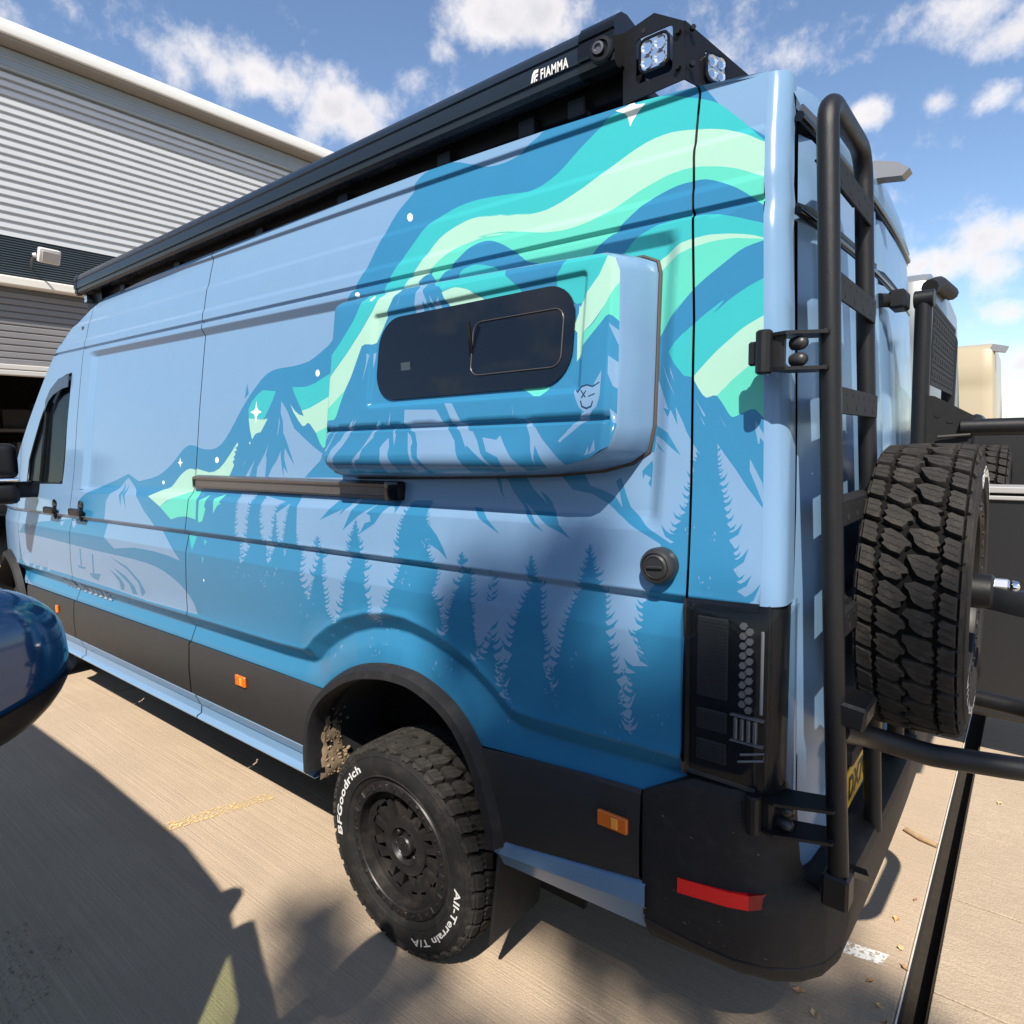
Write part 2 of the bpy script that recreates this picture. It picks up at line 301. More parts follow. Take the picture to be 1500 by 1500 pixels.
LIVERY_BODY=[
('M','-4195 1351 -4203 1373 -4218 1404 -4224 1432 -4216 1453 -4197 1469 -4171 1484 -4140 1498 -4101 1509 -4060 1521 -4018 1533 -3973 1545 -3922 1557 -3854 1572 -3782 1586 -3731 1597 -3580 1633 -3435 1595 -3435 1595 -3371 1603 -3284 1614 -3207 1628 -3152 1646 -3105 1666 -3059 1689 -3014 1716 -2972 1745 -2934 1766 -2904 1777 -2878 1782 -2850 1782 -2821 1778 -2791 1771 -2759 1765 -2721 1761 -2682 1759 -2646 1761 -2616 1765 -2591 1773 -2565 1785 -2541 1801 -2517 1821 -2492 1845 -2463 1875 -2432 1909 -2401 1941 -2372 1968 -2343 1994 -2315 2016 -2288 2036 -2262 2054 -2235 2069 -2208 2079 -2180 2086 -2148 2090 -2110 2091 -2069 2091 -2028 2091 -1989 2093 -1950 2097 -1915 2102 -1885 2112 -1857 2123 -1833 2134 -1814 2142 -1797 2150 -1780 2162 -1762 2183 -1743 2208 -1725 2233 -1707 2257 -1689 2281 -1672 2302 -1655 2318 -1639 2332 -1623 2347 -1607 2365 -1591 2383 -1573 2406 -1553 2435 -1531 2469 -1508 2499 -1490 2528 -1470 2555 -1450 2578 -1428 2597 -1405 2613 -1384 2628 -1369 2645 -1356 2661 -1340 2674 -1321 2683 -1299 2688 -1275 2690 -1249 2691 -1219 2689 -1187 2683 -1150 2671 -1112 2655 -1079 2643 -1057 2634 -1039 2629 -1019 2625 -993 2622 -964 2621 -936 2623 -908 2628 -880 2637 -855 2647 -835 2656 -819 2667 -803 2678 -785 2693 -768 2710 -757 2721 -502 2748 -359 2697 -327 2624 -286 2568 -226 2503 -142 2429 -53 927 -378 808 -937 649 -1877 805 -3018 777 -4362 753 -5016 777 -5448 874 -5374 1189 -5267 1255 -4914 1291 -4334 1343'),
('T','-1507 2213 -1498 2228 -1486 2251 -1474 2272 -1465 2290 -1456 2306 -1447 2322 -1437 2338 -1426 2353 -1411 2370 -1392 2390 -1370 2412 -1346 2433 -1323 2454 -1300 2475 -1275 2492 -1249 2503 -1222 2510 -1194 2516 -1167 2522 -1138 2526 -1107 2528 -1073 2528 -1036 2525 -999 2521 -952 2514 -905 2507 -889 2504 -934 2511 -1012 2523 -1057 2530 -1030 2526 -969 2517 -916 2510 -883 2504 -855 2500 -829 2501 -802 2506 -777 2515 -752 2527 -729 2543 -707 2562 -684 2580 -659 2598 -634 2615 -610 2628 -589 2635 -569 2637 -549 2639 -527 2642 -505 2644 -483 2644 -461 2642 -439 2637 -417 2631 -394 2624 -370 2615 -347 2605 -326 2594 -306 2583 -285 2568 -265 2549 -244 2527 -223 2505 -200 2479 -177 2452 -160 2434 -155 2429 -174 2442 -201 2462 -227 2478 -247 2489 -265 2498 -284 2505 -301 2511 -318 2516 -337 2521 -359 2527 -382 2532 -405 2536 -428 2536 -450 2535 -474 2531 -499 2524 -524 2515 -550 2504 -577 2493 -604 2480 -631 2468 -655 2458 -679 2450 -703 2442 -727 2435 -753 2429 -779 2425 -806 2425 -834 2427 -863 2432 -892 2438 -922 2445 -953 2453 -995 2460 -1038 2467 -1047 2468 -989 2457 -901 2441 -846 2431 -849 2431 -882 2436 -916 2442 -940 2447 -965 2454 -990 2459 -1015 2464 -1041 2467 -1066 2468 -1093 2467 -1119 2462 -1144 2457 -1166 2451 -1187 2444 -1207 2435 -1226 2422 -1243 2407 -1260 2391 -1277 2376 -1292 2360 -1307 2345 -1322 2332 -1337 2319 -1351 2306 -1363 2291 -1375 2276 -1387 2259 -1401 2239 -1417 2217 -1427 2202'),
('P','-1427 2202 -1417 2217 -1401 2239 -1387 2259 -1375 2276 -1363 2291 -1351 2306 -1337 2319 -1322 2332 -1307 2345 -1292 2360 -1277 2376 -1260 2391 -1243 2407 -1226 2422 -1207 2435 -1187 2444 -1166 2451 -1144 2457 -1119 2462 -1093 2467 -1066 2468 -1041 2467 -1015 2464 -990 2459 -965 2454 -940 2447 -916 2442 -882 2436 -849 2431 -846 2431 -901 2441 -989 2457 -1047 2468 -1038 2467 -995 2460 -953 2453 -922 2445 -892 2438 -863 2432 -834 2427 -806 2425 -779 2425 -753 2429 -727 2435 -703 2442 -679 2450 -655 2458 -631 2468 -604 2480 -577 2493 -550 2504 -524 2515 -499 2524 -474 2531 -450 2535 -428 2536 -405 2536 -382 2532 -359 2527 -337 2521 -318 2516 -301 2511 -284 2505 -265 2498 -247 2489 -227 2478 -201 2462 -174 2442 -155 2429 -149 2347 -167 2358 -194 2374 -219 2388 -239 2397 -257 2404 -275 2410 -293 2415 -311 2420 -328 2423 -344 2425 -360 2426 -375 2425 -391 2424 -407 2422 -424 2418 -443 2413 -465 2407 -486 2400 -507 2391 -529 2382 -550 2374 -573 2367 -596 2361 -619 2356 -643 2353 -667 2351 -693 2350 -718 2351 -744 2354 -771 2358 -799 2364 -827 2372 -856 2380 -886 2387 -916 2394 -946 2399 -985 2402 -1024 2403 -1039 2401 -1003 2397 -944 2390 -909 2387 -918 2389 -950 2395 -982 2399 -1007 2398 -1031 2396 -1057 2393 -1082 2391 -1108 2389 -1134 2384 -1161 2374 -1189 2362 -1212 2349 -1228 2339 -1239 2329 -1250 2317 -1262 2299 -1275 2278 -1286 2256 -1297 2231 -1307 2205 -1314 2187'),
('A','-1314 2187 -1307 2205 -1297 2231 -1286 2256 -1275 2278 -1262 2299 -1250 2317 -1239 2329 -1228 2339 -1212 2349 -1189 2362 -1161 2374 -1134 2384 -1108 2389 -1082 2391 -1057 2393 -1031 2396 -1007 2398 -982 2399 -950 2395 -918 2389 -909 2387 -944 2390 -1003 2397 -1039 2401 -1024 2403 -985 2402 -946 2399 -916 2394 -886 2387 -856 2380 -827 2372 -799 2364 -771 2358 -744 2354 -718 2351 -693 2350 -667 2351 -643 2353 -619 2356 -596 2361 -573 2367 -550 2374 -529 2382 -507 2391 -486 2400 -465 2407 -443 2413 -424 2418 -407 2422 -391 2424 -375 2425 -360 2426 -344 2425 -328 2423 -311 2420 -293 2415 -275 2410 -257 2404 -239 2397 -219 2388 -194 2374 -167 2358 -149 2347 -143 2276 -157 2289 -177 2308 -198 2326 -217 2341 -237 2354 -255 2365 -272 2374 -287 2381 -301 2386 -313 2388 -324 2389 -336 2389 -353 2390 -371 2389 -390 2386 -410 2381 -431 2375 -450 2367 -466 2360 -479 2351 -493 2342 -509 2331 -526 2318 -544 2305 -563 2294 -584 2283 -604 2272 -624 2259 -645 2246 -659 2236 -833 2288 -1114 2218'),
('M','-1235 2260 -1220 2271 -1200 2287 -1180 2301 -1163 2314 -1146 2325 -1128 2336 -1108 2349 -1088 2361 -1069 2371 -1051 2378 -1034 2382 -1017 2383 -1002 2383 -988 2381 -972 2377 -955 2370 -936 2361 -919 2352 -903 2342 -888 2332 -873 2321 -859 2311 -845 2301 -829 2288 -809 2271 -787 2252 -772 2239'),
('T','-1119 2259 -1112 2272 -1102 2290 -1091 2303 -1080 2310 -1066 2312 -1054 2314 -1044 2315 -1034 2315 -1023 2313 -1011 2311 -998 2308 -985 2304 -971 2299 -957 2295 -947 2291 -887 2184'),
('M','-1283 2304 -1237 2332 -1210 2304 -1175 2251 -1288 2268'),
('M','-659 2236 -645 2246 -624 2259 -604 2272 -584 2283 -563 2294 -544 2305 -526 2318 -509 2331 -493 2342 -479 2351 -466 2360 -450 2367 -431 2375 -410 2381 -390 2386 -371 2389 -353 2390 -336 2389 -324 2389 -313 2388 -301 2386 -287 2381 -272 2374 -255 2365 -237 2354 -217 2341 -198 2326 -177 2308 -157 2289 -143 2276 -141 2240 -151 2245 -166 2252 -183 2259 -200 2267 -219 2275 -237 2282 -256 2289 -275 2294 -294 2298 -313 2302 -333 2305 -353 2306 -372 2306 -392 2304 -413 2300 -434 2294 -455 2287 -475 2279 -490 2271 -502 2263 -516 2255 -533 2244 -551 2233 -564 2225'),
('T','-564 2225 -551 2233 -533 2244 -516 2255 -502 2263 -490 2271 -475 2279 -455 2287 -434 2294 -413 2300 -392 2304 -372 2306 -353 2306 -333 2305 -313 2302 -294 2298 -275 2294 -256 2289 -237 2282 -219 2275 -200 2267 -183 2259 -166 2252 -151 2245 -141 2240 -139 2208 -149 2212 -164 2219 -180 2225 -197 2230 -216 2235 -234 2239 -253 2242 -271 2245 -290 2246 -310 2245 -329 2244 -347 2241 -363 2237 -377 2232 -388 2227 -397 2223 -405 2220 -412 2215 -423 2205 -434 2194 -441 2186'),
('P','-441 2186 -434 2194 -423 2205 -412 2215 -405 2220 -397 2223 -388 2227 -377 2232 -363 2237 -347 2241 -329 2244 -310 2245 -290 2246 -271 2245 -253 2242 -234 2239 -216 2235 -197 2230 -180 2225 -164 2219 -149 2212 -139 2208 -138 2206 -156 2211 -182 2217 -206 2223 -224 2226 -239 2227 -255 2228 -275 2228 -296 2226 -317 2224 -338 2219 -358 2214 -375 2207 -387 2202 -396 2197 -404 2190 -413 2178 -421 2164 -426 2154'),
('A','-426 2154 -421 2164 -413 2178 -404 2190 -396 2197 -387 2202 -375 2207 -358 2214 -338 2219 -317 2224 -296 2226 -275 2228 -255 2228 -239 2227 -224 2226 -206 2223 -182 2217 -156 2211 -138 2206 -138 2206 -152 2205 -171 2202 -189 2198 -203 2192 -216 2184 -230 2175 -247 2164 -266 2152 -282 2141 -294 2132 -304 2124 -314 2114 -331 2096 -348 2076 -358 2065 -352 2073 -339 2090 -331 2100 -335 2095 -345 2084 -355 2073 -364 2064 -373 2054 -380 2045 -387 2037 -392 2029 -397 2022 -402 2017 -406 2012 -408 2009'),
('M','-408 2009 -406 2012 -402 2017 -397 2022 -392 2029 -387 2037 -380 2045 -373 2054 -364 2064 -355 2073 -345 2084 -335 2095 -331 2100 -339 2090 -352 2073 -358 2065 -348 2076 -331 2096 -314 2114 -304 2124 -294 2132 -282 2141 -266 2152 -247 2164 -230 2175 -216 2184 -203 2192 -189 2198 -171 2202 -152 2205 -138 2206 -133 2123 -150 2117 -174 2107 -197 2095 -220 2081 -241 2065 -254 2056 -249 2062 -235 2076 -229 2084 -237 2081 -252 2071 -268 2061 -282 2051 -296 2040 -308 2031 -318 2023 -327 2017 -336 2009 -346 1999 -356 1986 -363 1978'),
('T','-363 1978 -356 1986 -346 1999 -336 2009 -327 2017 -318 2023 -308 2031 -296 2040 -282 2051 -268 2061 -252 2071 -237 2081 -229 2084 -235 2076 -249 2062 -254 2056 -241 2065 -220 2081 -197 2095 -174 2107 -150 2117 -133 2123 -132 2037 -142 2033 -157 2026 -171 2019 -184 2011 -196 2002 -208 1992 -222 1981 -235 1970 -247 1959 -256 1950 -265 1941 -273 1932 -281 1924 -289 1915 -294 1910 -303 1913 -317 1916 -343 1947'),
('P','-294 1910 -289 1915 -281 1924 -273 1932 -265 1941 -256 1950 -247 1959 -235 1970 -222 1981 -208 1992 -196 2002 -184 2011 -171 2019 -157 2026 -142 2033 -132 2037 -126 1945 -129 1944 -134 1943 -140 1940 -147 1935 -156 1930 -165 1923 -174 1916 -185 1907 -194 1900 -202 1893 -208 1886 -214 1880 -221 1874 -227 1867 -231 1863 -241 1864 -249 1861 -257 1860 -266 1867 -278 1884'),
('A','-231 1863 -227 1867 -221 1874 -214 1880 -208 1886 -202 1893 -194 1900 -185 1907 -174 1916 -165 1923 -156 1930 -147 1935 -140 1940 -134 1943 -129 1944 -126 1945 -117 1804 -122 1808 -133 1820 -141 1827 -146 1828 -154 1827 -171 1819 -186 1813 -193 1812 -200 1819 -218 1846'),
('W','-520 2651 -512 2640 -484 2634 -512 2621 -524 2609 -530 2592 -539 2617 -544 2628 -574 2645 -543 2645'),
('W','-1361 2542 -1361 2536 -1364 2531 -1369 2530 -1376 2531 -1383 2536 -1388 2542 -1391 2549 -1391 2556 -1388 2560 -1383 2561 -1376 2560 -1369 2555 -1364 2549'),
('W','-1840 2048 -1840 2042 -1844 2038 -1849 2036 -1855 2036 -1861 2039 -1865 2044 -1867 2050 -1867 2056 -1863 2060 -1858 2062 -1852 2062 -1846 2059 -1842 2054'),
('W','-2585 1710 -2586 1704 -2590 1699 -2597 1697 -2604 1697 -2611 1699 -2616 1704 -2618 1710 -2617 1716 -2613 1721 -2607 1724 -2599 1724 -2593 1721 -2587 1716'),
('W','-3121 1595 -3122 1591 -3125 1588 -3130 1586 -3136 1586 -3142 1588 -3147 1591 -3149 1595 -3149 1598 -3146 1602 -3140 1604 -3134 1604 -3128 1602 -3123 1599'),
('W','-1595 2310 -1596 2307 -1599 2304 -1605 2303 -1611 2304 -1617 2307 -1621 2311 -1623 2315 -1622 2318 -1619 2321 -1614 2321 -1607 2321 -1602 2318 -1597 2314'),
('W','-2971 1723 -2961 1703 -2939 1697 -2960 1692 -2962 1672 -2975 1692 -2995 1697 -2976 1703'),
('M','-2376 2048 -2356 1999 -2387 1979'),
('L','-2094 1954 -2042 1907 -2008 1861 -1981 1834 -1926 1803 -1876 1777 -1841 1759 -1788 1736 -1800 1709 -1840 1682 -1896 1642 -1903 1599 -2152 1592 -2160 1637 -2138 1675 -2103 1708 -2084 1737 -2080 1753 -2068 1798 -2067 1831 -2075 1872 -2094 1905'),
('M','-2063 1822 -2029 1773 -1971 1689 -2013 1725 -2049 1761 -2049 1716 -2014 1656 -2049 1682 -2043 1639 -2066 1692 -2080 1753 -2074 1798'),
('M','-1981 1834 -1986 1852 -1996 1841'),
('L','-2171 1779 -2198 1737 -2226 1704 -2248 1682 -2258 1589 -2186 1591 -2181 1679 -2181 1716 -2189 1733'),
('L','-2271 1712 -2305 1678 -2348 1632 -2311 1632 -2292 1678'),
('L','-2337 1714 -2356 1695 -2387 1679 -2365 1692'),
('L','-2103 1893 -2096 1864 -2104 1823 -2112 1807 -2104 1856'),
('T','-2244 2008 -2141 1997 -2159 1962 -2189 1922 -2221 1883 -2343 1891 -2349 1934 -2326 1963 -2289 1989'),
('P','-2343 1891 -2221 1882 -2190 1885 -2211 1860 -2239 1829 -2263 1827 -2283 1821 -2305 1800 -2325 1837'),
('W','-2288 1965 -2278 1934 -2265 1923 -2241 1915 -2267 1908 -2274 1900 -2283 1866 -2295 1901 -2304 1910 -2333 1918 -2301 1925 -2292 1935'),
('P','-2315 1784 -2317 1780 -2321 1779 -2326 1780 -2329 1784 -2327 1788 -2322 1789 -2318 1788'),
('T','-2021 2007 -2005 2005 -1983 2003 -1961 2002 -1940 2001 -1920 2002 -1899 2004 -1879 2008 -1859 2013 -1835 2021 -1799 2032 -1759 2045 -1731 2054 -1720 1967 -1762 1954 -1824 1935 -1889 1915 -1943 1908 -1966 1935 -1999 1973'),
('P','-2026 1936 -1992 1909 -1962 1893 -1927 1885 -1943 1907 -1889 1915 -1824 1935 -1765 1954 -1720 1971 -1708 1843 -1763 1830 -1839 1817 -1883 1853 -1898 1857 -1916 1846 -1933 1846 -1960 1867 -2002 1905'),
('A','-1839 1817 -1709 1855 -1704 1795 -1760 1796 -1770 1766 -1779 1759 -1788 1758 -1810 1778'),
('P','-2426 1789 -2419 1774 -2441 1765 -2426 1754 -2449 1748 -2437 1734 -2454 1725 -2442 1714 -2459 1703 -2445 1688 -2465 1658 -2483 1634 -2474 1592 -2780 1583 -2796 1669 -2726 1660 -2666 1652 -2619 1657 -2574 1671 -2531 1698 -2482 1739'),
('P','-3244 1523 -3216 1532 -3177 1544 -3139 1555 -3105 1562 -3072 1566 -3040 1575 -3011 1593 -2982 1615 -2954 1634 -2925 1649 -2894 1661 -2863 1668 -2829 1667 -2794 1661 -2769 1656 -2721 1637 -2707 1574 -2840 1554 -3025 1508 -3094 1477'),
('A','-3094 1477 -2978 1521 -2840 1554 -2707 1574 -2692 1553 -2704 1434 -2769 1441 -2827 1442 -2885 1435 -2954 1420'),
('A','-2696 1521 -2619 1550 -2636 1497 -2619 1488 -2637 1430 -2675 1422'),
('A','-2559 1537 -2481 1558 -2505 1524 -2487 1517 -2517 1506 -2545 1470'),
('M','-2725 1573 -2698 1574 -2678 1417 -2702 1426'),
('T','-2795 1355 -2713 1351 -2737 1289'),
('T','-2641 1343 -2610 1337 -2626 1318'),
('T','-2635 1267 -2616 1264 -2626 1235'),
('W','-2617 1166 -2609 1159 -2616 1150 -2622 1158'),
('L','-3574 1612 -3423 1538 -3276 1448 -3085 1357 -2937 1278 -2852 1227 -2974 1239 -3140 1247 -3384 1245 -3650 1217 -3798 1269 -3780 1362 -3788 1475 -3747 1518 -3682 1545 -3613 1591'),
('M','-3612 1588 -3583 1533 -3577 1452 -3618 1512'),
('M','-3564 1574 -3539 1515 -3500 1439 -3576 1524'),
('L','-5391 1186 -4851 1190 -4351 1185 -4003 1181 -3477 1182 -3477 1182 -3381 1181 -3250 1178 -3138 1172 -3059 1162 -2994 1148 -2937 1134 -2886 1119 -2843 1104 -2806 1087 -2774 1071 -2747 1053 -2726 1036 -2711 1018 -2701 1000 -2696 986 -2854 982 -3269 975 -3755 979 -4338 975 -4783 968 -5177 941 -5364 989'),
('M','-3730 1168 -3482 1132 -3324 1070 -3261 1020 -3311 988 -3343 1058 -3484 1116'),
('M','-3684 1111 -3512 1078 -3397 1032 -3368 991 -3427 988 -3463 1034'),
('M','-3725 1091 -3588 1059 -3529 1025 -3547 993 -3584 993 -3603 1037'),
('M','-4242 1064 -4091 1063 -4122 1049 -4213 1049'),
('M','-4185 1171 -4163 1173 -4159 1067 -4180 1064'),
('M','-4050 1034 -3864 1049 -3911 1003 -3995 1010'),
('M','-3986 1155 -3963 1157 -3966 1042 -3989 1039'),
('M','-5181 980 -5099 983 -5139 919 -5232 862 -5294 861 -5221 916'),
('M','-5049 981 -4963 983 -4996 922 -5081 867 -5145 866 -5079 919'),
('M','-4906 983 -4805 986 -4835 927 -4911 870 -4979 870 -4919 924'),
('M','-4760 980 -4335 982 -3754 982 -3269 977 -3277 947 -3771 926 -4356 923 -4781 927'),
('L','-5207 1283 -5048 1286 -5104 1257 -5142 1236'),
('L','-4557 1309 -4474 1320 -4505 1286'),
('L','-4361 1327 -4236 1334 -4294 1288'),
('L','-2355 1569 -2354 1559 -2352 1560 -2349 1562 -2351 1559 -2356 1557 -2354 1556 -2352 1557 -2349 1559 -2351 1556 -2355 1554 -2354 1551 -2352 1552 -2349 1554 -2351 1551 -2355 1549 -2354 1549 -2349 1550 -2345 1553 -2348 1548 -2356 1545 -2353 1542 -2350 1543 -2347 1546 -2349 1541 -2355 1539 -2353 1536 -2349 1538 -2345 1540 -2348 1536 -2355 1534 -2353 1531 -2348 1533 -2344 1536 -2347 1530 -2355 1527 -2352 1525 -2344 1528 -2335 1533 -2341 1524 -2356 1519 -2351 1516 -2341 1519 -2330 1525 -2338 1515 -2356 1509 -2350 1504 -2344 1506 -2338 1511 -2342 1503 -2353 1499 -2349 1497 -2340 1500 -2330 1507 -2337 1495 -2354 1489 -2348 1484 -2341 1486 -2334 1490 -2339 1483 -2352 1479 -2347 1478 -2341 1480 -2335 1485 -2339 1477 -2351 1472 -2346 1467 -2340 1469 -2333 1473 -2338 1466 -2349 1462 -2345 1459 -2339 1461 -2333 1466 -2337 1458 -2348 1454 -2344 1453 -2335 1456 -2324 1463 -2331 1452 -2349 1446 -2342 1439 -2336 1441 -2329 1445 -2334 1438 -2346 1434 -2340 1434 -2328 1438 -2314 1447 -2324 1432 -2347 1424 -2339 1416 -2333 1418 -2326 1422 -2331 1415 -2342 1412 -2337 1409 -2332 1412 -2327 1416 -2330 1409 -2340 1404 -2335 1400 -2328 1402 -2321 1407 -2326 1399 -2339 1395 -2331 1392 -2320 1397 -2307 1407 -2315 1390 -2337 1380 -2324 1368 -2319 1370 -2313 1373 -2318 1367 -2328 1364 -2322 1363 -2314 1366 -2306 1371 -2312 1362 -2326 1357 -2317 1356 -2304 1360 -2288 1369 -2300 1354 -2325 1346 -2312 1342 -2301 1346 -2289 1355 -2298 1340 -2319 1332 -2308 1325 -2299 1328 -2290 1334 -2297 1324 -2313 1318 -2305 1316 -2299 1319 -2291 1324 -2297 1315 -2309 1310 -2300 1308 -2285 1314 -2267 1326 -2280 1306 -2309 1294 -2295 1285 -2289 1287 -2282 1292 -2287 1284 -2298 1280 -2291 1270 -2291 1270 -2266 1286 -2292 1291 -2305 1305 -2289 1298 -2276 1296 -2246 1311 -2279 1317 -2297 1334 -2275 1325 -2258 1322 -2248 1321 -2259 1323 -2265 1329 -2258 1326 -2252 1325 -2243 1331 -2257 1333 -2265 1340 -2256 1337 -2249 1335 -2235 1346 -2262 1352 -2277 1368 -2259 1360 -2245 1357 -2233 1362 -2259 1367 -2272 1382 -2256 1374 -2243 1372 -2231 1385 -2258 1392 -2274 1409 -2256 1400 -2242 1397 -2235 1398 -2249 1402 -2257 1411 -2248 1406 -2241 1404 -2236 1411 -2250 1414 -2258 1423 -2249 1418 -2241 1416 -2238 1418 -2246 1419 -2251 1423 -2245 1421 -2241 1420 -2236 1429 -2256 1434 -2269 1448 -2255 1441 -2244 1438 -2240 1439 -2249 1441 -2255 1447 -2249 1444 -2244 1443 -2238 1454 -2258 1459 -2271 1473 -2257 1466 -2247 1463 -2240 1465 -2254 1468 -2263 1477 -2253 1472 -2246 1471 -2240 1474 -2254 1478 -2262 1487 -2253 1482 -2245 1480 -2236 1489 -2254 1494 -2265 1506 -2253 1499 -2244 1497 -2235 1503 -2251 1507 -2260 1517 -2249 1511 -2241 1510 -2231 1517 -2251 1522 -2262 1536 -2249 1528 -2239 1525 -2234 1524 -2240 1525 -2244 1528 -2240 1526 -2236 1526 -2231 1530 -2241 1533 -2247 1540 -2241 1536 -2235 1535 -2229 1537 -2242 1540 -2250 1547 -2241 1543 -2234 1542 -2229 1545 -2237 1547 -2242 1552 -2237 1549 -2232 1548 -2226 1551 -2239 1554 -2246 1561 -2238 1557 -2231 1556 -2228 1556 -2232 1557 -2235 1560 -2232 1558 -2230 1558 -2226 1560 -2233 1562 -2237 1565 -2233 1563 -2229 1563 -2226 1573'),
('L','-2152 1562 -2153 1554 -2150 1555 -2147 1557 -2149 1553 -2154 1551 -2153 1550 -2148 1552 -2142 1556 -2146 1549 -2155 1546 -2153 1542 -2150 1544 -2146 1547 -2149 1541 -2155 1538 -2154 1535 -2151 1536 -2148 1538 -2150 1535 -2156 1533 -2154 1531 -2150 1533 -2146 1536 -2149 1531 -2156 1528 -2155 1526 -2150 1527 -2145 1531 -2149 1524 -2157 1521 -2155 1516 -2152 1517 -2149 1519 -2151 1515 -2157 1514 -2155 1514 -2147 1517 -2138 1522 -2144 1513 -2159 1508 -2155 1504 -2151 1506 -2146 1510 -2149 1503 -2158 1500 -2155 1494 -2152 1495 -2148 1498 -2151 1493 -2157 1491 -2154 1491 -2147 1493 -2139 1500 -2144 1489 -2158 1484 -2152 1478 -2141 1482 -2130 1491 -2138 1476 -2157 1468 -2148 1460 -2143 1462 -2138 1466 -2141 1459 -2150 1455 -2144 1451 -2138 1453 -2132 1457 -2137 1450 -2147 1447 -2141 1447 -2131 1451 -2121 1460 -2128 1445 -2146 1437 -2134 1432 -2121 1437 -2108 1448 -2117 1430 -2140 1421 -2126 1406 -2121 1408 -2117 1412 -2120 1406 -2128 1402 -2123 1401 -2116 1403 -2108 1409 -2113 1400 -2127 1395 -2120 1392 -2116 1394 -2111 1398 -2114 1391 -2123 1388 -2118 1388 -2110 1391 -2100 1399 -2106 1386 -2122 1379 -2113 1377 -2097 1384 -2080 1397 -2092 1375 -2123 1362 -2105 1344 -2099 1346 -2092 1352 -2097 1343 -2108 1337 -2100 1338 -2087 1343 -2073 1354 -2084 1336 -2108 1326 -2089 1317 -2079 1321 -2066 1331 -2075 1315 -2096 1307 -2078 1291 -2078 1291 -2057 1313 -2086 1320 -2102 1340 -2083 1329 -2068 1326 -2059 1326 -2069 1328 -2075 1334 -2068 1331 -2063 1330 -2055 1335 -2068 1337 -2075 1344 -2067 1341 -2060 1340 -2053 1343 -2063 1345 -2068 1351 -2062 1348 -2057 1347 -2047 1355 -2067 1360 -2078 1372 -2065 1366 -2054 1363 -2045 1368 -2062 1372 -2071 1382 -2060 1376 -2052 1375 -2044 1378 -2059 1381 -2069 1388 -2058 1384 -2050 1383 -2040 1391 -2064 1396 -2077 1409 -2062 1402 -2050 1399 -2043 1401 -2053 1404 -2058 1409 -2052 1406 -2047 1405 -2041 1412 -2054 1416 -2062 1424 -2053 1419 -2047 1418 -2042 1421 -2051 1423 -2057 1429 -2050 1426 -2046 1425 -2041 1427 -2051 1429 -2057 1435 -2051 1432 -2045 1431 -2041 1435 -2052 1437 -2058 1444 -2051 1440 -2045 1439 -2037 1452 -2059 1457 -2072 1471 -2057 1463 -2046 1461 -2040 1461 -2051 1463 -2057 1469 -2050 1466 -2044 1465 -2037 1471 -2057 1476 -2069 1486 -2055 1481 -2045 1479 -2039 1481 -2049 1484 -2056 1491 -2049 1487 -2043 1486 -2038 1488 -2049 1490 -2055 1496 -2048 1493 -2043 1492 -2038 1494 -2044 1496 -2048 1500 -2044 1498 -2041 1497 -2034 1502 -2048 1505 -2056 1514 -2047 1509 -2040 1508 -2027 1514 -2042 1518 -2051 1527 -2041 1522 -2033 1520 -2024 1521 -2035 1523 -2041 1528 -2034 1526 -2028 1524 -2015 1527 -2026 1530 -2032 1538 -2025 1533 -2019 1532 -2009 1532 -2017 1534 -2021 1539 -2016 1537 -2012 1536 -1999 1536 -2010 1539 -2016 1544 -2009 1541 -2003 1540 -1989 1545'),
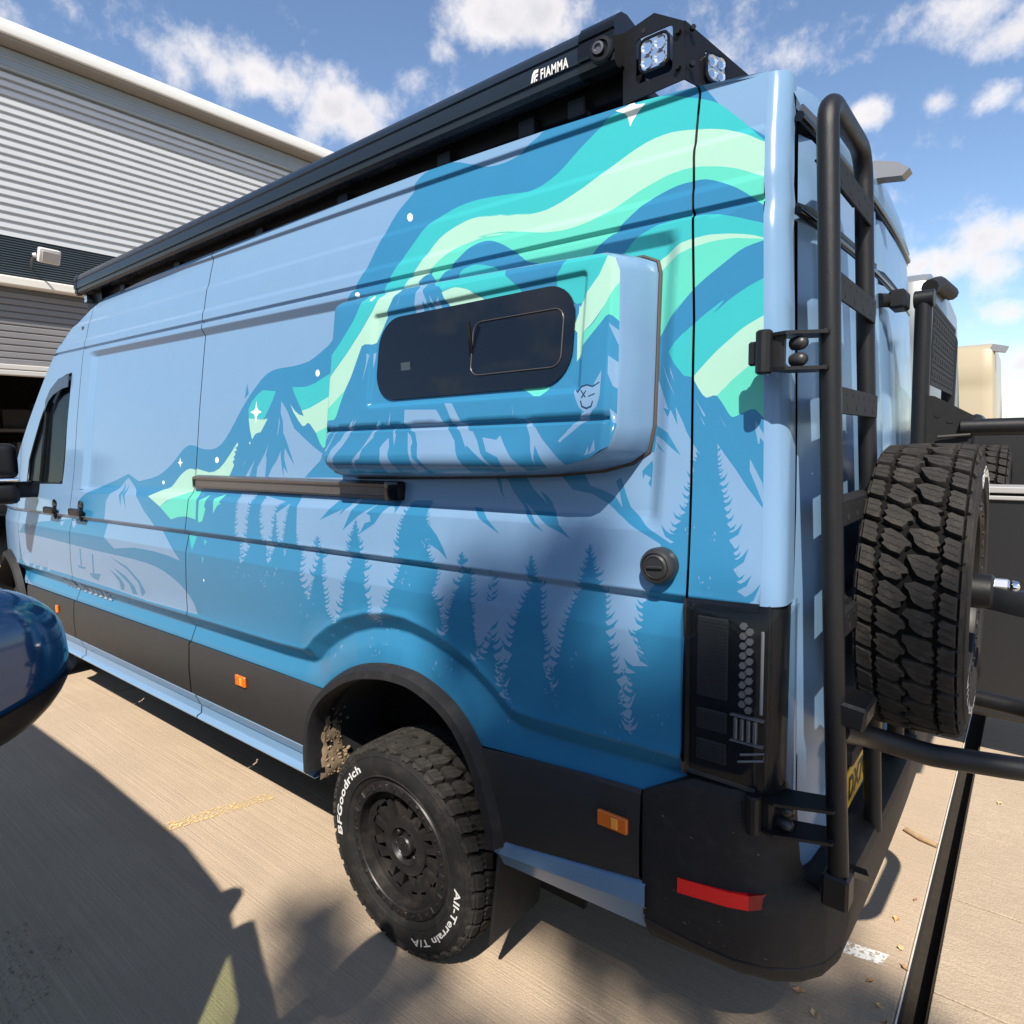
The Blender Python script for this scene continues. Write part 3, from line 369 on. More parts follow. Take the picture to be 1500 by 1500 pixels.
('L','-2034 1497 -2030 1485 -2026 1486 -2022 1489 -2025 1484 -2033 1481 -2029 1479 -2027 1480 -2024 1482 -2026 1478 -2031 1476 -2028 1474 -2024 1476 -2020 1480 -2023 1473 -2030 1470 -2027 1466 -2025 1467 -2022 1469 -2024 1466 -2028 1464 -2026 1465 -2020 1467 -2013 1473 -2017 1463 -2029 1458 -2023 1451 -2019 1453 -2013 1456 -2017 1451 -2026 1448 -2022 1446 -2017 1448 -2011 1453 -2015 1445 -2025 1441 -2019 1438 -2012 1441 -2003 1447 -2009 1437 -2023 1431 -2015 1422 -2013 1423 -2009 1425 -2012 1421 -2017 1419 -2013 1420 -2003 1424 -1992 1431 -2000 1419 -2018 1413 -2006 1407 -2000 1409 -1993 1415 -1997 1406 -2009 1400 -1998 1394 -1994 1396 -1990 1399 -1993 1394 -2000 1390 -1993 1387 -1989 1388 -1986 1391 -1988 1387 -1995 1384 -1990 1384 -1986 1386 -1981 1390 -1984 1383 -1992 1379 -1986 1377 -1981 1379 -1975 1384 -1979 1377 -1990 1373 -1983 1370 -1975 1373 -1966 1380 -1973 1369 -1988 1364 -1978 1361 -1966 1366 -1951 1375 -1962 1360 -1986 1351 -1974 1343 -1969 1345 -1963 1350 -1967 1342 -1977 1337 -1971 1329 -1971 1329 -1965 1339 -1980 1343 -1989 1353 -1979 1348 -1971 1346 -1964 1349 -1977 1351 -1984 1359 -1976 1355 -1969 1354 -1960 1361 -1981 1367 -1993 1381 -1979 1373 -1968 1371 -1957 1379 -1981 1385 -1996 1400 -1979 1392 -1967 1389 -1961 1390 -1970 1392 -1975 1398 -1969 1395 -1964 1394 -1959 1401 -1973 1405 -1981 1414 -1972 1409 -1964 1407 -1959 1410 -1970 1413 -1977 1421 -1970 1417 -1964 1415 -1959 1419 -1969 1421 -1974 1426 -1968 1423 -1963 1422 -1958 1429 -1970 1433 -1978 1441 -1969 1437 -1963 1435 -1958 1438 -1968 1440 -1974 1446 -1967 1443 -1962 1441 -1957 1447 -1967 1449 -1973 1456 -1967 1453 -1961 1451 -1954 1457 -1972 1463 -1983 1475 -1971 1468 -1961 1466 -1957 1466 -1963 1467 -1967 1471 -1962 1469 -1959 1468 -1956 1472 -1963 1473 -1967 1477 -1962 1475 -1959 1474 -1956 1476 -1961 1477 -1965 1480 -1961 1478 -1958 1478 -1953 1482 -1963 1485 -1968 1492 -1962 1488 -1957 1487 -1953 1490 -1960 1492 -1965 1497 -1960 1494 -1956 1493 -1952 1496 -1959 1498 -1963 1502 -1959 1500 -1955 1499 -1949 1504 -1961 1507 -1967 1514 -1960 1510 -1954 1509 -1949 1511 -1958 1513 -1963 1519 -1957 1516 -1952 1515 -1948 1517 -1956 1519 -1960 1524 -1955 1521 -1951 1520 -1948 1522 -1952 1523 -1955 1525 -1952 1524 -1950 1523 -1947 1525 -1953 1527 -1957 1530 -1953 1528 -1949 1527 -1946 1540'),
('L','-1897 1562 -1895 1551 -1892 1551 -1890 1553 -1891 1550 -1896 1549 -1894 1548 -1888 1550 -1882 1554 -1886 1547 -1897 1544 -1893 1541 -1889 1543 -1884 1547 -1888 1541 -1895 1538 -1893 1536 -1889 1538 -1884 1542 -1887 1535 -1895 1532 -1892 1530 -1886 1532 -1881 1536 -1885 1529 -1894 1525 -1891 1523 -1888 1524 -1884 1527 -1887 1522 -1893 1519 -1890 1516 -1885 1518 -1880 1522 -1884 1515 -1893 1512 -1889 1508 -1887 1509 -1883 1511 -1886 1507 -1891 1505 -1888 1504 -1882 1507 -1875 1513 -1880 1503 -1892 1497 -1887 1493 -1883 1495 -1878 1499 -1881 1492 -1889 1488 -1886 1486 -1881 1489 -1875 1493 -1879 1485 -1889 1481 -1885 1476 -1881 1477 -1877 1480 -1880 1475 -1887 1473 -1884 1471 -1879 1473 -1874 1477 -1878 1470 -1887 1467 -1882 1465 -1874 1468 -1864 1476 -1871 1463 -1887 1456 -1880 1451 -1872 1454 -1863 1461 -1869 1449 -1884 1443 -1878 1436 -1872 1438 -1866 1443 -1870 1435 -1881 1430 -1876 1425 -1873 1426 -1870 1428 -1872 1424 -1877 1422 -1874 1421 -1870 1423 -1866 1427 -1869 1420 -1877 1417 -1872 1413 -1869 1414 -1865 1417 -1868 1412 -1874 1410 -1871 1407 -1867 1409 -1863 1412 -1866 1406 -1873 1403 -1869 1401 -1863 1404 -1856 1409 -1860 1400 -1872 1396 -1865 1391 -1860 1393 -1854 1398 -1858 1390 -1868 1385 -1863 1382 -1859 1384 -1854 1387 -1857 1382 -1865 1378 -1861 1376 -1858 1378 -1853 1381 -1857 1375 -1864 1372 -1859 1370 -1854 1372 -1847 1377 -1852 1369 -1863 1364 -1857 1363 -1847 1367 -1836 1374 -1845 1362 -1863 1356 -1855 1352 -1848 1354 -1841 1359 -1847 1351 -1859 1346 -1853 1340 -1848 1342 -1842 1346 -1846 1340 -1856 1336 -1851 1337 -1844 1340 -1836 1346 -1842 1336 -1855 1330 -1848 1330 -1835 1335 -1821 1347 -1832 1328 -1856 1317 -1846 1306 -1832 1311 -1816 1322 -1828 1305 -1854 1295 -1846 1288 -1840 1291 -1832 1296 -1838 1288 -1851 1283 -1845 1283 -1832 1288 -1817 1299 -1828 1282 -1853 1271 -1840 1267 -1826 1273 -1809 1286 -1822 1265 -1849 1252 -1827 1244 -1811 1251 -1792 1264 -1806 1243 -1838 1229 -1811 1222 -1795 1230 -1777 1245 -1791 1220 -1821 1205 -1793 1193 -1785 1197 -1776 1205 -1783 1192 -1799 1185 -1789 1181 -1787 1182 -1775 1189 -1801 1193 -1814 1207 -1797 1200 -1784 1198 -1769 1206 -1790 1211 -1801 1225 -1788 1218 -1777 1215 -1768 1217 -1782 1219 -1789 1226 -1780 1223 -1773 1221 -1764 1227 -1778 1230 -1785 1238 -1776 1234 -1769 1233 -1760 1240 -1773 1243 -1780 1252 -1772 1247 -1765 1246 -1759 1250 -1769 1252 -1774 1259 -1768 1255 -1762 1254 -1748 1272 -1777 1280 -1793 1301 -1774 1290 -1759 1286 -1751 1286 -1761 1288 -1767 1295 -1760 1292 -1755 1290 -1745 1301 -1767 1305 -1778 1318 -1764 1312 -1753 1309 -1741 1323 -1762 1328 -1773 1343 -1760 1335 -1749 1333 -1736 1345 -1762 1352 -1776 1369 -1759 1360 -1746 1357 -1739 1357 -1751 1360 -1758 1368 -1750 1364 -1743 1362 -1735 1373 -1754 1377 -1765 1389 -1752 1383 -1742 1381 -1737 1384 -1745 1386 -1750 1392 -1744 1389 -1740 1388 -1733 1397 -1754 1402 -1767 1415 -1753 1408 -1742 1406 -1736 1408 -1747 1411 -1754 1419 -1747 1415 -1741 1413 -1738 1415 -1745 1416 -1749 1420 -1745 1418 -1741 1417 -1735 1427 -1758 1432 -1772 1445 -1756 1438 -1745 1436 -1740 1443 -1755 1447 -1764 1458 -1754 1452 -1746 1450 -1742 1457 -1755 1461 -1763 1471 -1754 1465 -1748 1463 -1744 1472 -1760 1477 -1769 1488 -1759 1482 -1750 1480 -1747 1486 -1760 1490 -1768 1499 -1759 1494 -1752 1492 -1749 1495 -1758 1498 -1763 1504 -1757 1501 -1753 1499 -1750 1501 -1759 1503 -1765 1508 -1759 1506 -1754 1505 -1752 1506 -1758 1507 -1761 1510 -1757 1509 -1754 1508 -1752 1512 -1761 1515 -1766 1521 -1760 1518 -1756 1517 -1754 1517 -1759 1519 -1762 1522 -1759 1520 -1756 1519 -1754 1524 -1763 1526 -1768 1532 -1762 1529 -1758 1528 -1755 1531 -1763 1533 -1768 1539 -1763 1536 -1759 1535 -1757 1536 -1762 1537 -1765 1540 -1761 1538 -1759 1538 -1757 1543 -1768 1546 -1774 1552 -1767 1549 -1761 1547 -1758 1554 -1770 1557 -1776 1565 -1769 1561 -1763 1559 -1760 1564 -1773 1569 -1781 1579 -1772 1573 -1765 1571 -1763 1571 -1768 1572 -1771 1575 -1767 1574 -1765 1573 -1763 1576 -1770 1578 -1773 1581 -1769 1579 -1766 1579 -1764 1582 -1771 1584 -1775 1588 -1771 1586 -1767 1585 -1764 1591 -1777 1595 -1784 1603 -1776 1598 -1769 1596 -1767 1599 -1775 1602 -1780 1608 -1775 1605 -1770 1603 -1767 1606 -1778 1609 -1785 1615 -1777 1612 -1772 1610 -1769 1618 -1782 1622 -1790 1632 -1781 1626 -1774 1624 -1772 1624 -1776 1625 -1779 1628 -1776 1626 -1774 1626 -1772 1629 -1779 1632 -1783 1637 -1779 1634 -1775 1633 -1776 1644'),
('L','-1776 1644 -1775 1636 -1772 1637 -1769 1639 -1771 1635 -1776 1634 -1774 1632 -1772 1633 -1769 1635 -1771 1632 -1775 1630 -1773 1630 -1768 1632 -1763 1637 -1766 1629 -1776 1625 -1772 1619 -1768 1621 -1763 1625 -1766 1618 -1774 1615 -1770 1612 -1767 1613 -1763 1616 -1766 1611 -1772 1608 -1770 1605 -1767 1606 -1764 1608 -1766 1604 -1771 1602 -1769 1601 -1766 1602 -1763 1605 -1765 1601 -1771 1598 -1768 1596 -1766 1597 -1762 1600 -1765 1595 -1770 1593 -1767 1591 -1762 1593 -1755 1598 -1760 1590 -1770 1586 -1766 1581 -1762 1582 -1759 1584 -1761 1580 -1768 1578 -1764 1578 -1757 1581 -1749 1587 -1755 1576 -1768 1571 -1762 1563 -1757 1565 -1751 1570 -1755 1562 -1765 1557 -1761 1553 -1759 1554 -1756 1556 -1758 1552 -1763 1550 -1760 1550 -1756 1552 -1750 1556 -1754 1549 -1763 1544 -1759 1544 -1750 1548 -1741 1556 -1747 1542 -1763 1534 -1756 1522 -1749 1524 -1741 1530 -1747 1521 -1759 1516 -1755 1512 -1750 1514 -1745 1517 -1749 1512 -1757 1509 -1753 1506 -1749 1508 -1744 1511 -1748 1505 -1756 1501 -1752 1499 -1744 1502 -1736 1508 -1742 1497 -1756 1492 -1750 1487 -1746 1489 -1742 1492 -1745 1486 -1753 1483 -1749 1483 -1738 1487 -1727 1494 -1735 1482 -1754 1475 -1746 1470 -1736 1475 -1725 1485 -1732 1468 -1752 1459 -1743 1449 -1737 1452 -1729 1458 -1734 1448 -1747 1442 -1740 1435 -1731 1439 -1721 1446 -1728 1434 -1745 1428 -1737 1421 -1730 1424 -1723 1431 -1728 1419 -1740 1413 -1732 1411 -1722 1416 -1710 1425 -1718 1409 -1738 1401 -1724 1395 -1718 1398 -1711 1403 -1716 1394 -1727 1389 -1721 1387 -1713 1391 -1704 1399 -1710 1385 -1725 1377 -1717 1365 -1713 1367 -1707 1371 -1711 1365 -1720 1361 -1716 1358 -1712 1360 -1707 1364 -1710 1358 -1719 1354 -1714 1355 -1702 1360 -1688 1371 -1698 1353 -1721 1343 -1711 1328 -1707 1330 -1702 1334 -1706 1328 -1713 1324 -1709 1323 -1701 1326 -1692 1333 -1699 1322 -1714 1316 -1707 1312 -1700 1315 -1692 1321 -1698 1311 -1711 1305 -1705 1303 -1698 1306 -1690 1312 -1696 1302 -1709 1296 -1702 1295 -1691 1300 -1679 1310 -1688 1294 -1709 1285 -1698 1278 -1691 1281 -1682 1289 -1688 1277 -1703 1269 -1695 1269 -1683 1275 -1669 1287 -1680 1267 -1702 1255 -1691 1246 -1686 1248 -1680 1253 -1684 1245 -1694 1241 -1688 1237 -1684 1239 -1679 1243 -1683 1237 -1691 1233 -1685 1233 -1673 1239 -1659 1249 -1670 1232 -1693 1222 -1680 1216 -1669 1221 -1655 1232 -1665 1215 -1687 1204 -1677 1200 -1665 1205 -1652 1215 -1662 1199 -1685 1189 -1676 1185 -1663 1191 -1649 1202 -1661 1184 -1684 1173 -1674 1164 -1667 1168 -1658 1175 -1665 1163 -1679 1156 -1668 1153 -1661 1157 -1652 1164 -1659 1152 -1673 1145 -1656 1142 -1650 1146 -1641 1153 -1648 1142 -1661 1135 -1643 1135 -1634 1139 -1622 1147 -1631 1134 -1650 1126 -1629 1129 -1618 1136 -1603 1148 -1615 1128 -1637 1116 -1619 1117 -1619 1117 -1605 1124 -1628 1128 -1639 1141 -1624 1135 -1612 1133 -1589 1148 -1612 1153 -1624 1170 -1609 1162 -1597 1159 -1577 1175 -1605 1182 -1620 1203 -1601 1192 -1586 1189 -1575 1193 -1593 1196 -1602 1206 -1591 1201 -1581 1200 -1572 1209 -1590 1213 -1600 1227 -1588 1220 -1578 1218 -1571 1224 -1585 1226 -1593 1234 -1584 1230 -1576 1229 -1567 1242 -1586 1246 -1596 1259 -1584 1252 -1574 1250 -1565 1257 -1585 1262 -1596 1277 -1583 1269 -1573 1267 -1567 1269 -1576 1271 -1582 1277 -1575 1274 -1570 1273 -1566 1277 -1574 1279 -1578 1284 -1573 1281 -1569 1280 -1562 1285 -1575 1287 -1582 1295 -1574 1291 -1567 1290 -1558 1297 -1571 1300 -1578 1309 -1570 1304 -1563 1303 -1557 1305 -1566 1308 -1571 1315 -1565 1311 -1560 1310 -1554 1313 -1562 1315 -1567 1322 -1562 1318 -1557 1317 -1544 1332 -1564 1338 -1575 1353 -1562 1345 -1552 1342 -1543 1348 -1556 1351 -1562 1360 -1554 1355 -1548 1353 -1542 1357 -1554 1360 -1560 1369 -1552 1364 -1546 1363 -1539 1370 -1554 1374 -1563 1384 -1552 1379 -1544 1377 -1536 1386 -1555 1390 -1567 1401 -1554 1395 -1544 1393 -1533 1406 -1556 1412 -1570 1428 -1555 1420 -1542 1417 -1535 1418 -1547 1422 -1553 1431 -1546 1426 -1540 1424 -1529 1434 -1550 1439 -1562 1452 -1548 1445 -1538 1443 -1532 1443 -1539 1445 -1543 1449 -1538 1447 -1535 1446 -1529 1451 -1540 1453 -1547 1460 -1539 1457 -1533 1455 -1529 1457 -1536 1458 -1540 1462 -1535 1460 -1532 1459 -1526 1466 -1537 1468 -1543 1475 -1536 1471 -1531 1470 -1526 1472 -1534 1475 -1539 1481 -1533 1477 -1529 1476 -1525 1479 -1534 1480 -1538 1485 -1533 1483 -1529 1482 -1524 1487 -1535 1490 -1542 1499 -1535 1494 -1529 1493 -1524 1496 -1536 1499 -1543 1507 -1535 1503 -1529 1501 -1524 1505 -1536 1508 -1543 1516 -1535 1512 -1529 1510 -1526 1512 -1533 1514 -1537 1520 -1533 1517 -1529 1516 -1526 1518 -1535 1521 -1540 1526 -1534 1523 -1530 1522 -1528 1523 -1533 1525 -1536 1529 -1533 1527 -1530 1526 -1527 1532 -1538 1535 -1545 1543 -1537 1538 -1532 1537 -1529 1539 -1536 1542 -1541 1547 -1536 1544 -1532 1543 -1529 1551 -1544 1556 -1554 1568 -1543 1562 -1535 1559 -1532 1560 -1541 1563 -1547 1570 -1541 1567 -1536 1565 -1533 1567 -1541 1569 -1545 1574 -1540 1571 -1536 1570 -1534 1576 -1545 1579 -1551 1587 -1544 1583 -1538 1581 -1535 1585 -1547 1588 -1554 1595 -1546 1591 -1540 1589 -1537 1594 -1549 1598 -1556 1606 -1548 1602 -1542 1600 -1539 1600 -1546 1602 -1549 1606 -1545 1604 -1542 1603 -1540 1606 -1547 1608 -1551 1613 -1547 1610 -1543 1609 -1541 1611 -1549 1614 -1554 1619 -1549 1616 -1544 1615 -1542 1618 -1549 1621 -1553 1626 -1549 1623 -1545 1622 -1543 1628 -1554 1632 -1560 1640 -1553 1636 -1547 1634 -1545 1637 -1555 1641 -1561 1649 -1554 1644 -1549 1642 -1549 1648'),
('L','-1546 1648 -1544 1637 -1541 1639 -1537 1641 -1540 1637 -1546 1634 -1543 1632 -1539 1633 -1535 1636 -1538 1631 -1545 1628 -1542 1627 -1538 1629 -1532 1633 -1536 1626 -1545 1622 -1541 1619 -1538 1620 -1534 1623 -1536 1618 -1543 1615 -1540 1615 -1533 1617 -1526 1622 -1531 1613 -1544 1608 -1540 1604 -1537 1605 -1534 1608 -1536 1603 -1541 1601 -1539 1598 -1537 1599 -1534 1601 -1536 1598 -1540 1596 -1538 1595 -1534 1596 -1530 1599 -1533 1594 -1540 1591 -1537 1590 -1533 1591 -1529 1594 -1532 1589 -1540 1586 -1536 1586 -1528 1589 -1519 1597 -1525 1584 -1541 1576 -1534 1564 -1531 1566 -1528 1569 -1530 1564 -1536 1561 -1532 1560 -1523 1564 -1513 1572 -1520 1558 -1537 1551 -1530 1539 -1527 1540 -1524 1543 -1526 1539 -1532 1536 -1528 1537 -1520 1541 -1511 1550 -1517 1534 -1533 1526 -1526 1519 -1520 1521 -1513 1526 -1517 1517 -1529 1513 -1524 1507 -1519 1509 -1513 1513 -1517 1506 -1526 1502 -1521 1500 -1515 1502 -1508 1508 -1513 1498 -1525 1493 -1519 1490 -1513 1492 -1508 1498 -1512 1489 -1521 1484 -1516 1481 -1511 1483 -1505 1487 -1509 1480 -1519 1476 -1513 1471 -1509 1472 -1505 1475 -1508 1470 -1515 1467 -1510 1466 -1502 1468 -1493 1475 -1499 1464 -1514 1459 -1506 1453 -1500 1456 -1494 1462 -1498 1452 -1509 1447 -1500 1439 -1497 1440 -1493 1443 -1496 1438 -1502 1436 -1498 1433 -1494 1435 -1490 1439 -1493 1432 -1500 1429 -1495 1428 -1489 1431 -1482 1438 -1486 1427 -1498 1421 -1490 1420 -1480 1426 -1468 1438 -1476 1418 -1496 1407 -1483 1402 -1474 1407 -1463 1417 -1470 1400 -1488 1391 -1477 1382 -1471 1385 -1465 1391 -1469 1381 -1480 1375 -1474 1370 -1470 1371 -1465 1375 -1469 1369 -1476 1366 -1472 1365 -1465 1368 -1457 1374 -1463 1364 -1476 1358 -1469 1357 -1462 1361 -1453 1369 -1459 1355 -1474 1348 -1466 1340 -1461 1342 -1455 1347 -1459 1339 -1469 1335 -1462 1335 -1447 1342 -1429 1355 -1443 1334 -1471 1321 -1457 1305 -1448 1309 -1437 1318 -1445 1304 -1463 1295 -1454 1291 -1444 1296 -1432 1307 -1441 1289 -1461 1279 -1449 1267 -1444 1269 -1437 1274 -1442 1266 -1453 1261 -1445 1262 -1431 1270 -1415 1285 -1427 1260 -1453 1245 -1435 1232 -1424 1237 -1412 1247 -1421 1231 -1441 1220 -1430 1213 -1422 1217 -1412 1225 -1419 1212 -1435 1204 -1428 1200 -1419 1204 -1409 1213 -1417 1199 -1434 1191 -1426 1187 -1418 1191 -1408 1199 -1416 1186 -1431 1179 -1420 1174 -1413 1177 -1405 1183 -1412 1174 -1424 1168 -1414 1168 -1408 1171 -1400 1178 -1406 1167 -1419 1161 -1405 1159 -1397 1163 -1387 1171 -1395 1159 -1410 1151 -1396 1152 -1387 1157 -1377 1167 -1385 1151 -1401 1142 -1390 1142 -1390 1142 -1373 1162 -1390 1166 -1398 1179 -1387 1172 -1379 1170 -1365 1177 -1382 1180 -1390 1192 -1379 1186 -1371 1184 -1360 1189 -1371 1191 -1377 1198 -1370 1194 -1364 1193 -1347 1204 -1362 1208 -1371 1220 -1361 1214 -1352 1212 -1343 1213 -1353 1215 -1358 1221 -1352 1218 -1347 1217 -1331 1226 -1352 1230 -1363 1243 -1350 1237 -1339 1235 -1325 1241 -1346 1245 -1357 1259 -1344 1252 -1333 1250 -1323 1256 -1338 1259 -1346 1270 -1336 1264 -1328 1263 -1321 1267 -1334 1270 -1341 1280 -1333 1275 -1326 1273 -1303 1290 -1330 1296 -1345 1316 -1327 1306 -1313 1302 -1300 1305 -1310 1308 -1315 1316 -1309 1312 -1304 1310 -1298 1312 -1306 1314 -1311 1320 -1306 1317 -1301 1316 -1293 1324 -1308 1327 -1316 1337 -1306 1332 -1298 1330 -1292 1332 -1303 1335 -1309 1341 -1302 1338 -1296 1337 -1289 1345 -1302 1350 -1310 1361 -1301 1355 -1294 1353 -1284 1362 -1303 1367 -1313 1381 -1301 1373 -1291 1371 -1286 1371 -1294 1373 -1299 1379 -1293 1376 -1289 1375 -1282 1385 -1299 1389 -1309 1400 -1297 1394 -1288 1392 -1280 1399 -1299 1406 -1311 1422 -1298 1413 -1288 1410 -1278 1423 -1301 1431 -1315 1451 -1300 1440 -1288 1436 -1282 1440 -1295 1444 -1302 1454 -1294 1449 -1287 1447 -1284 1449 -1294 1451 -1300 1459 -1293 1455 -1288 1453 -1284 1461 -1297 1465 -1305 1475 -1296 1470 -1290 1468 -1282 1473 -1298 1478 -1308 1490 -1297 1483 -1289 1481 -1280 1488 -1294 1492 -1302 1504 -1293 1498 -1286 1495 -1277 1501 -1289 1505 -1296 1515 -1288 1510 -1282 1508 -1274 1512 -1285 1516 -1291 1524 -1284 1519 -1278 1518 -1271 1524 -1280 1527 -1285 1535 -1279 1530 -1274 1529 -1264 1536 -1281 1541 -1291 1553 -1280 1546 -1271 1544 -1266 1543 -1271 1545 -1274 1548 -1271 1546 -1268 1546 -1263 1550 -1273 1552 -1278 1559 -1272 1555 -1267 1554 -1262 1558 -1269 1561 -1273 1567 -1269 1564 -1265 1562 -1260 1565 -1270 1568 -1276 1575 -1269 1571 -1264 1569 -1258 1575 -1272 1580 -1279 1589 -1270 1584 -1263 1582 -1260 1584 -1267 1587 -1271 1592 -1266 1589 -1263 1588 -1259 1595 -1271 1599 -1278 1608 -1270 1603 -1264 1601 -1262 1603 -1269 1606 -1273 1611 -1268 1608 -1265 1607 -1262 1612 -1272 1615 -1278 1621 -1271 1618 -1266 1616 -1264 1619 -1271 1621 -1275 1626 -1271 1623 -1267 1622 -1265 1625 -1275 1629 -1280 1636 -1274 1632 -1269 1630 -1267 1634 -1275 1637 -1280 1642 -1275 1639 -1270 1638 -1269 1640 -1276 1643 -1281 1649 -1276 1646 -1272 1644 -1273 1653'),
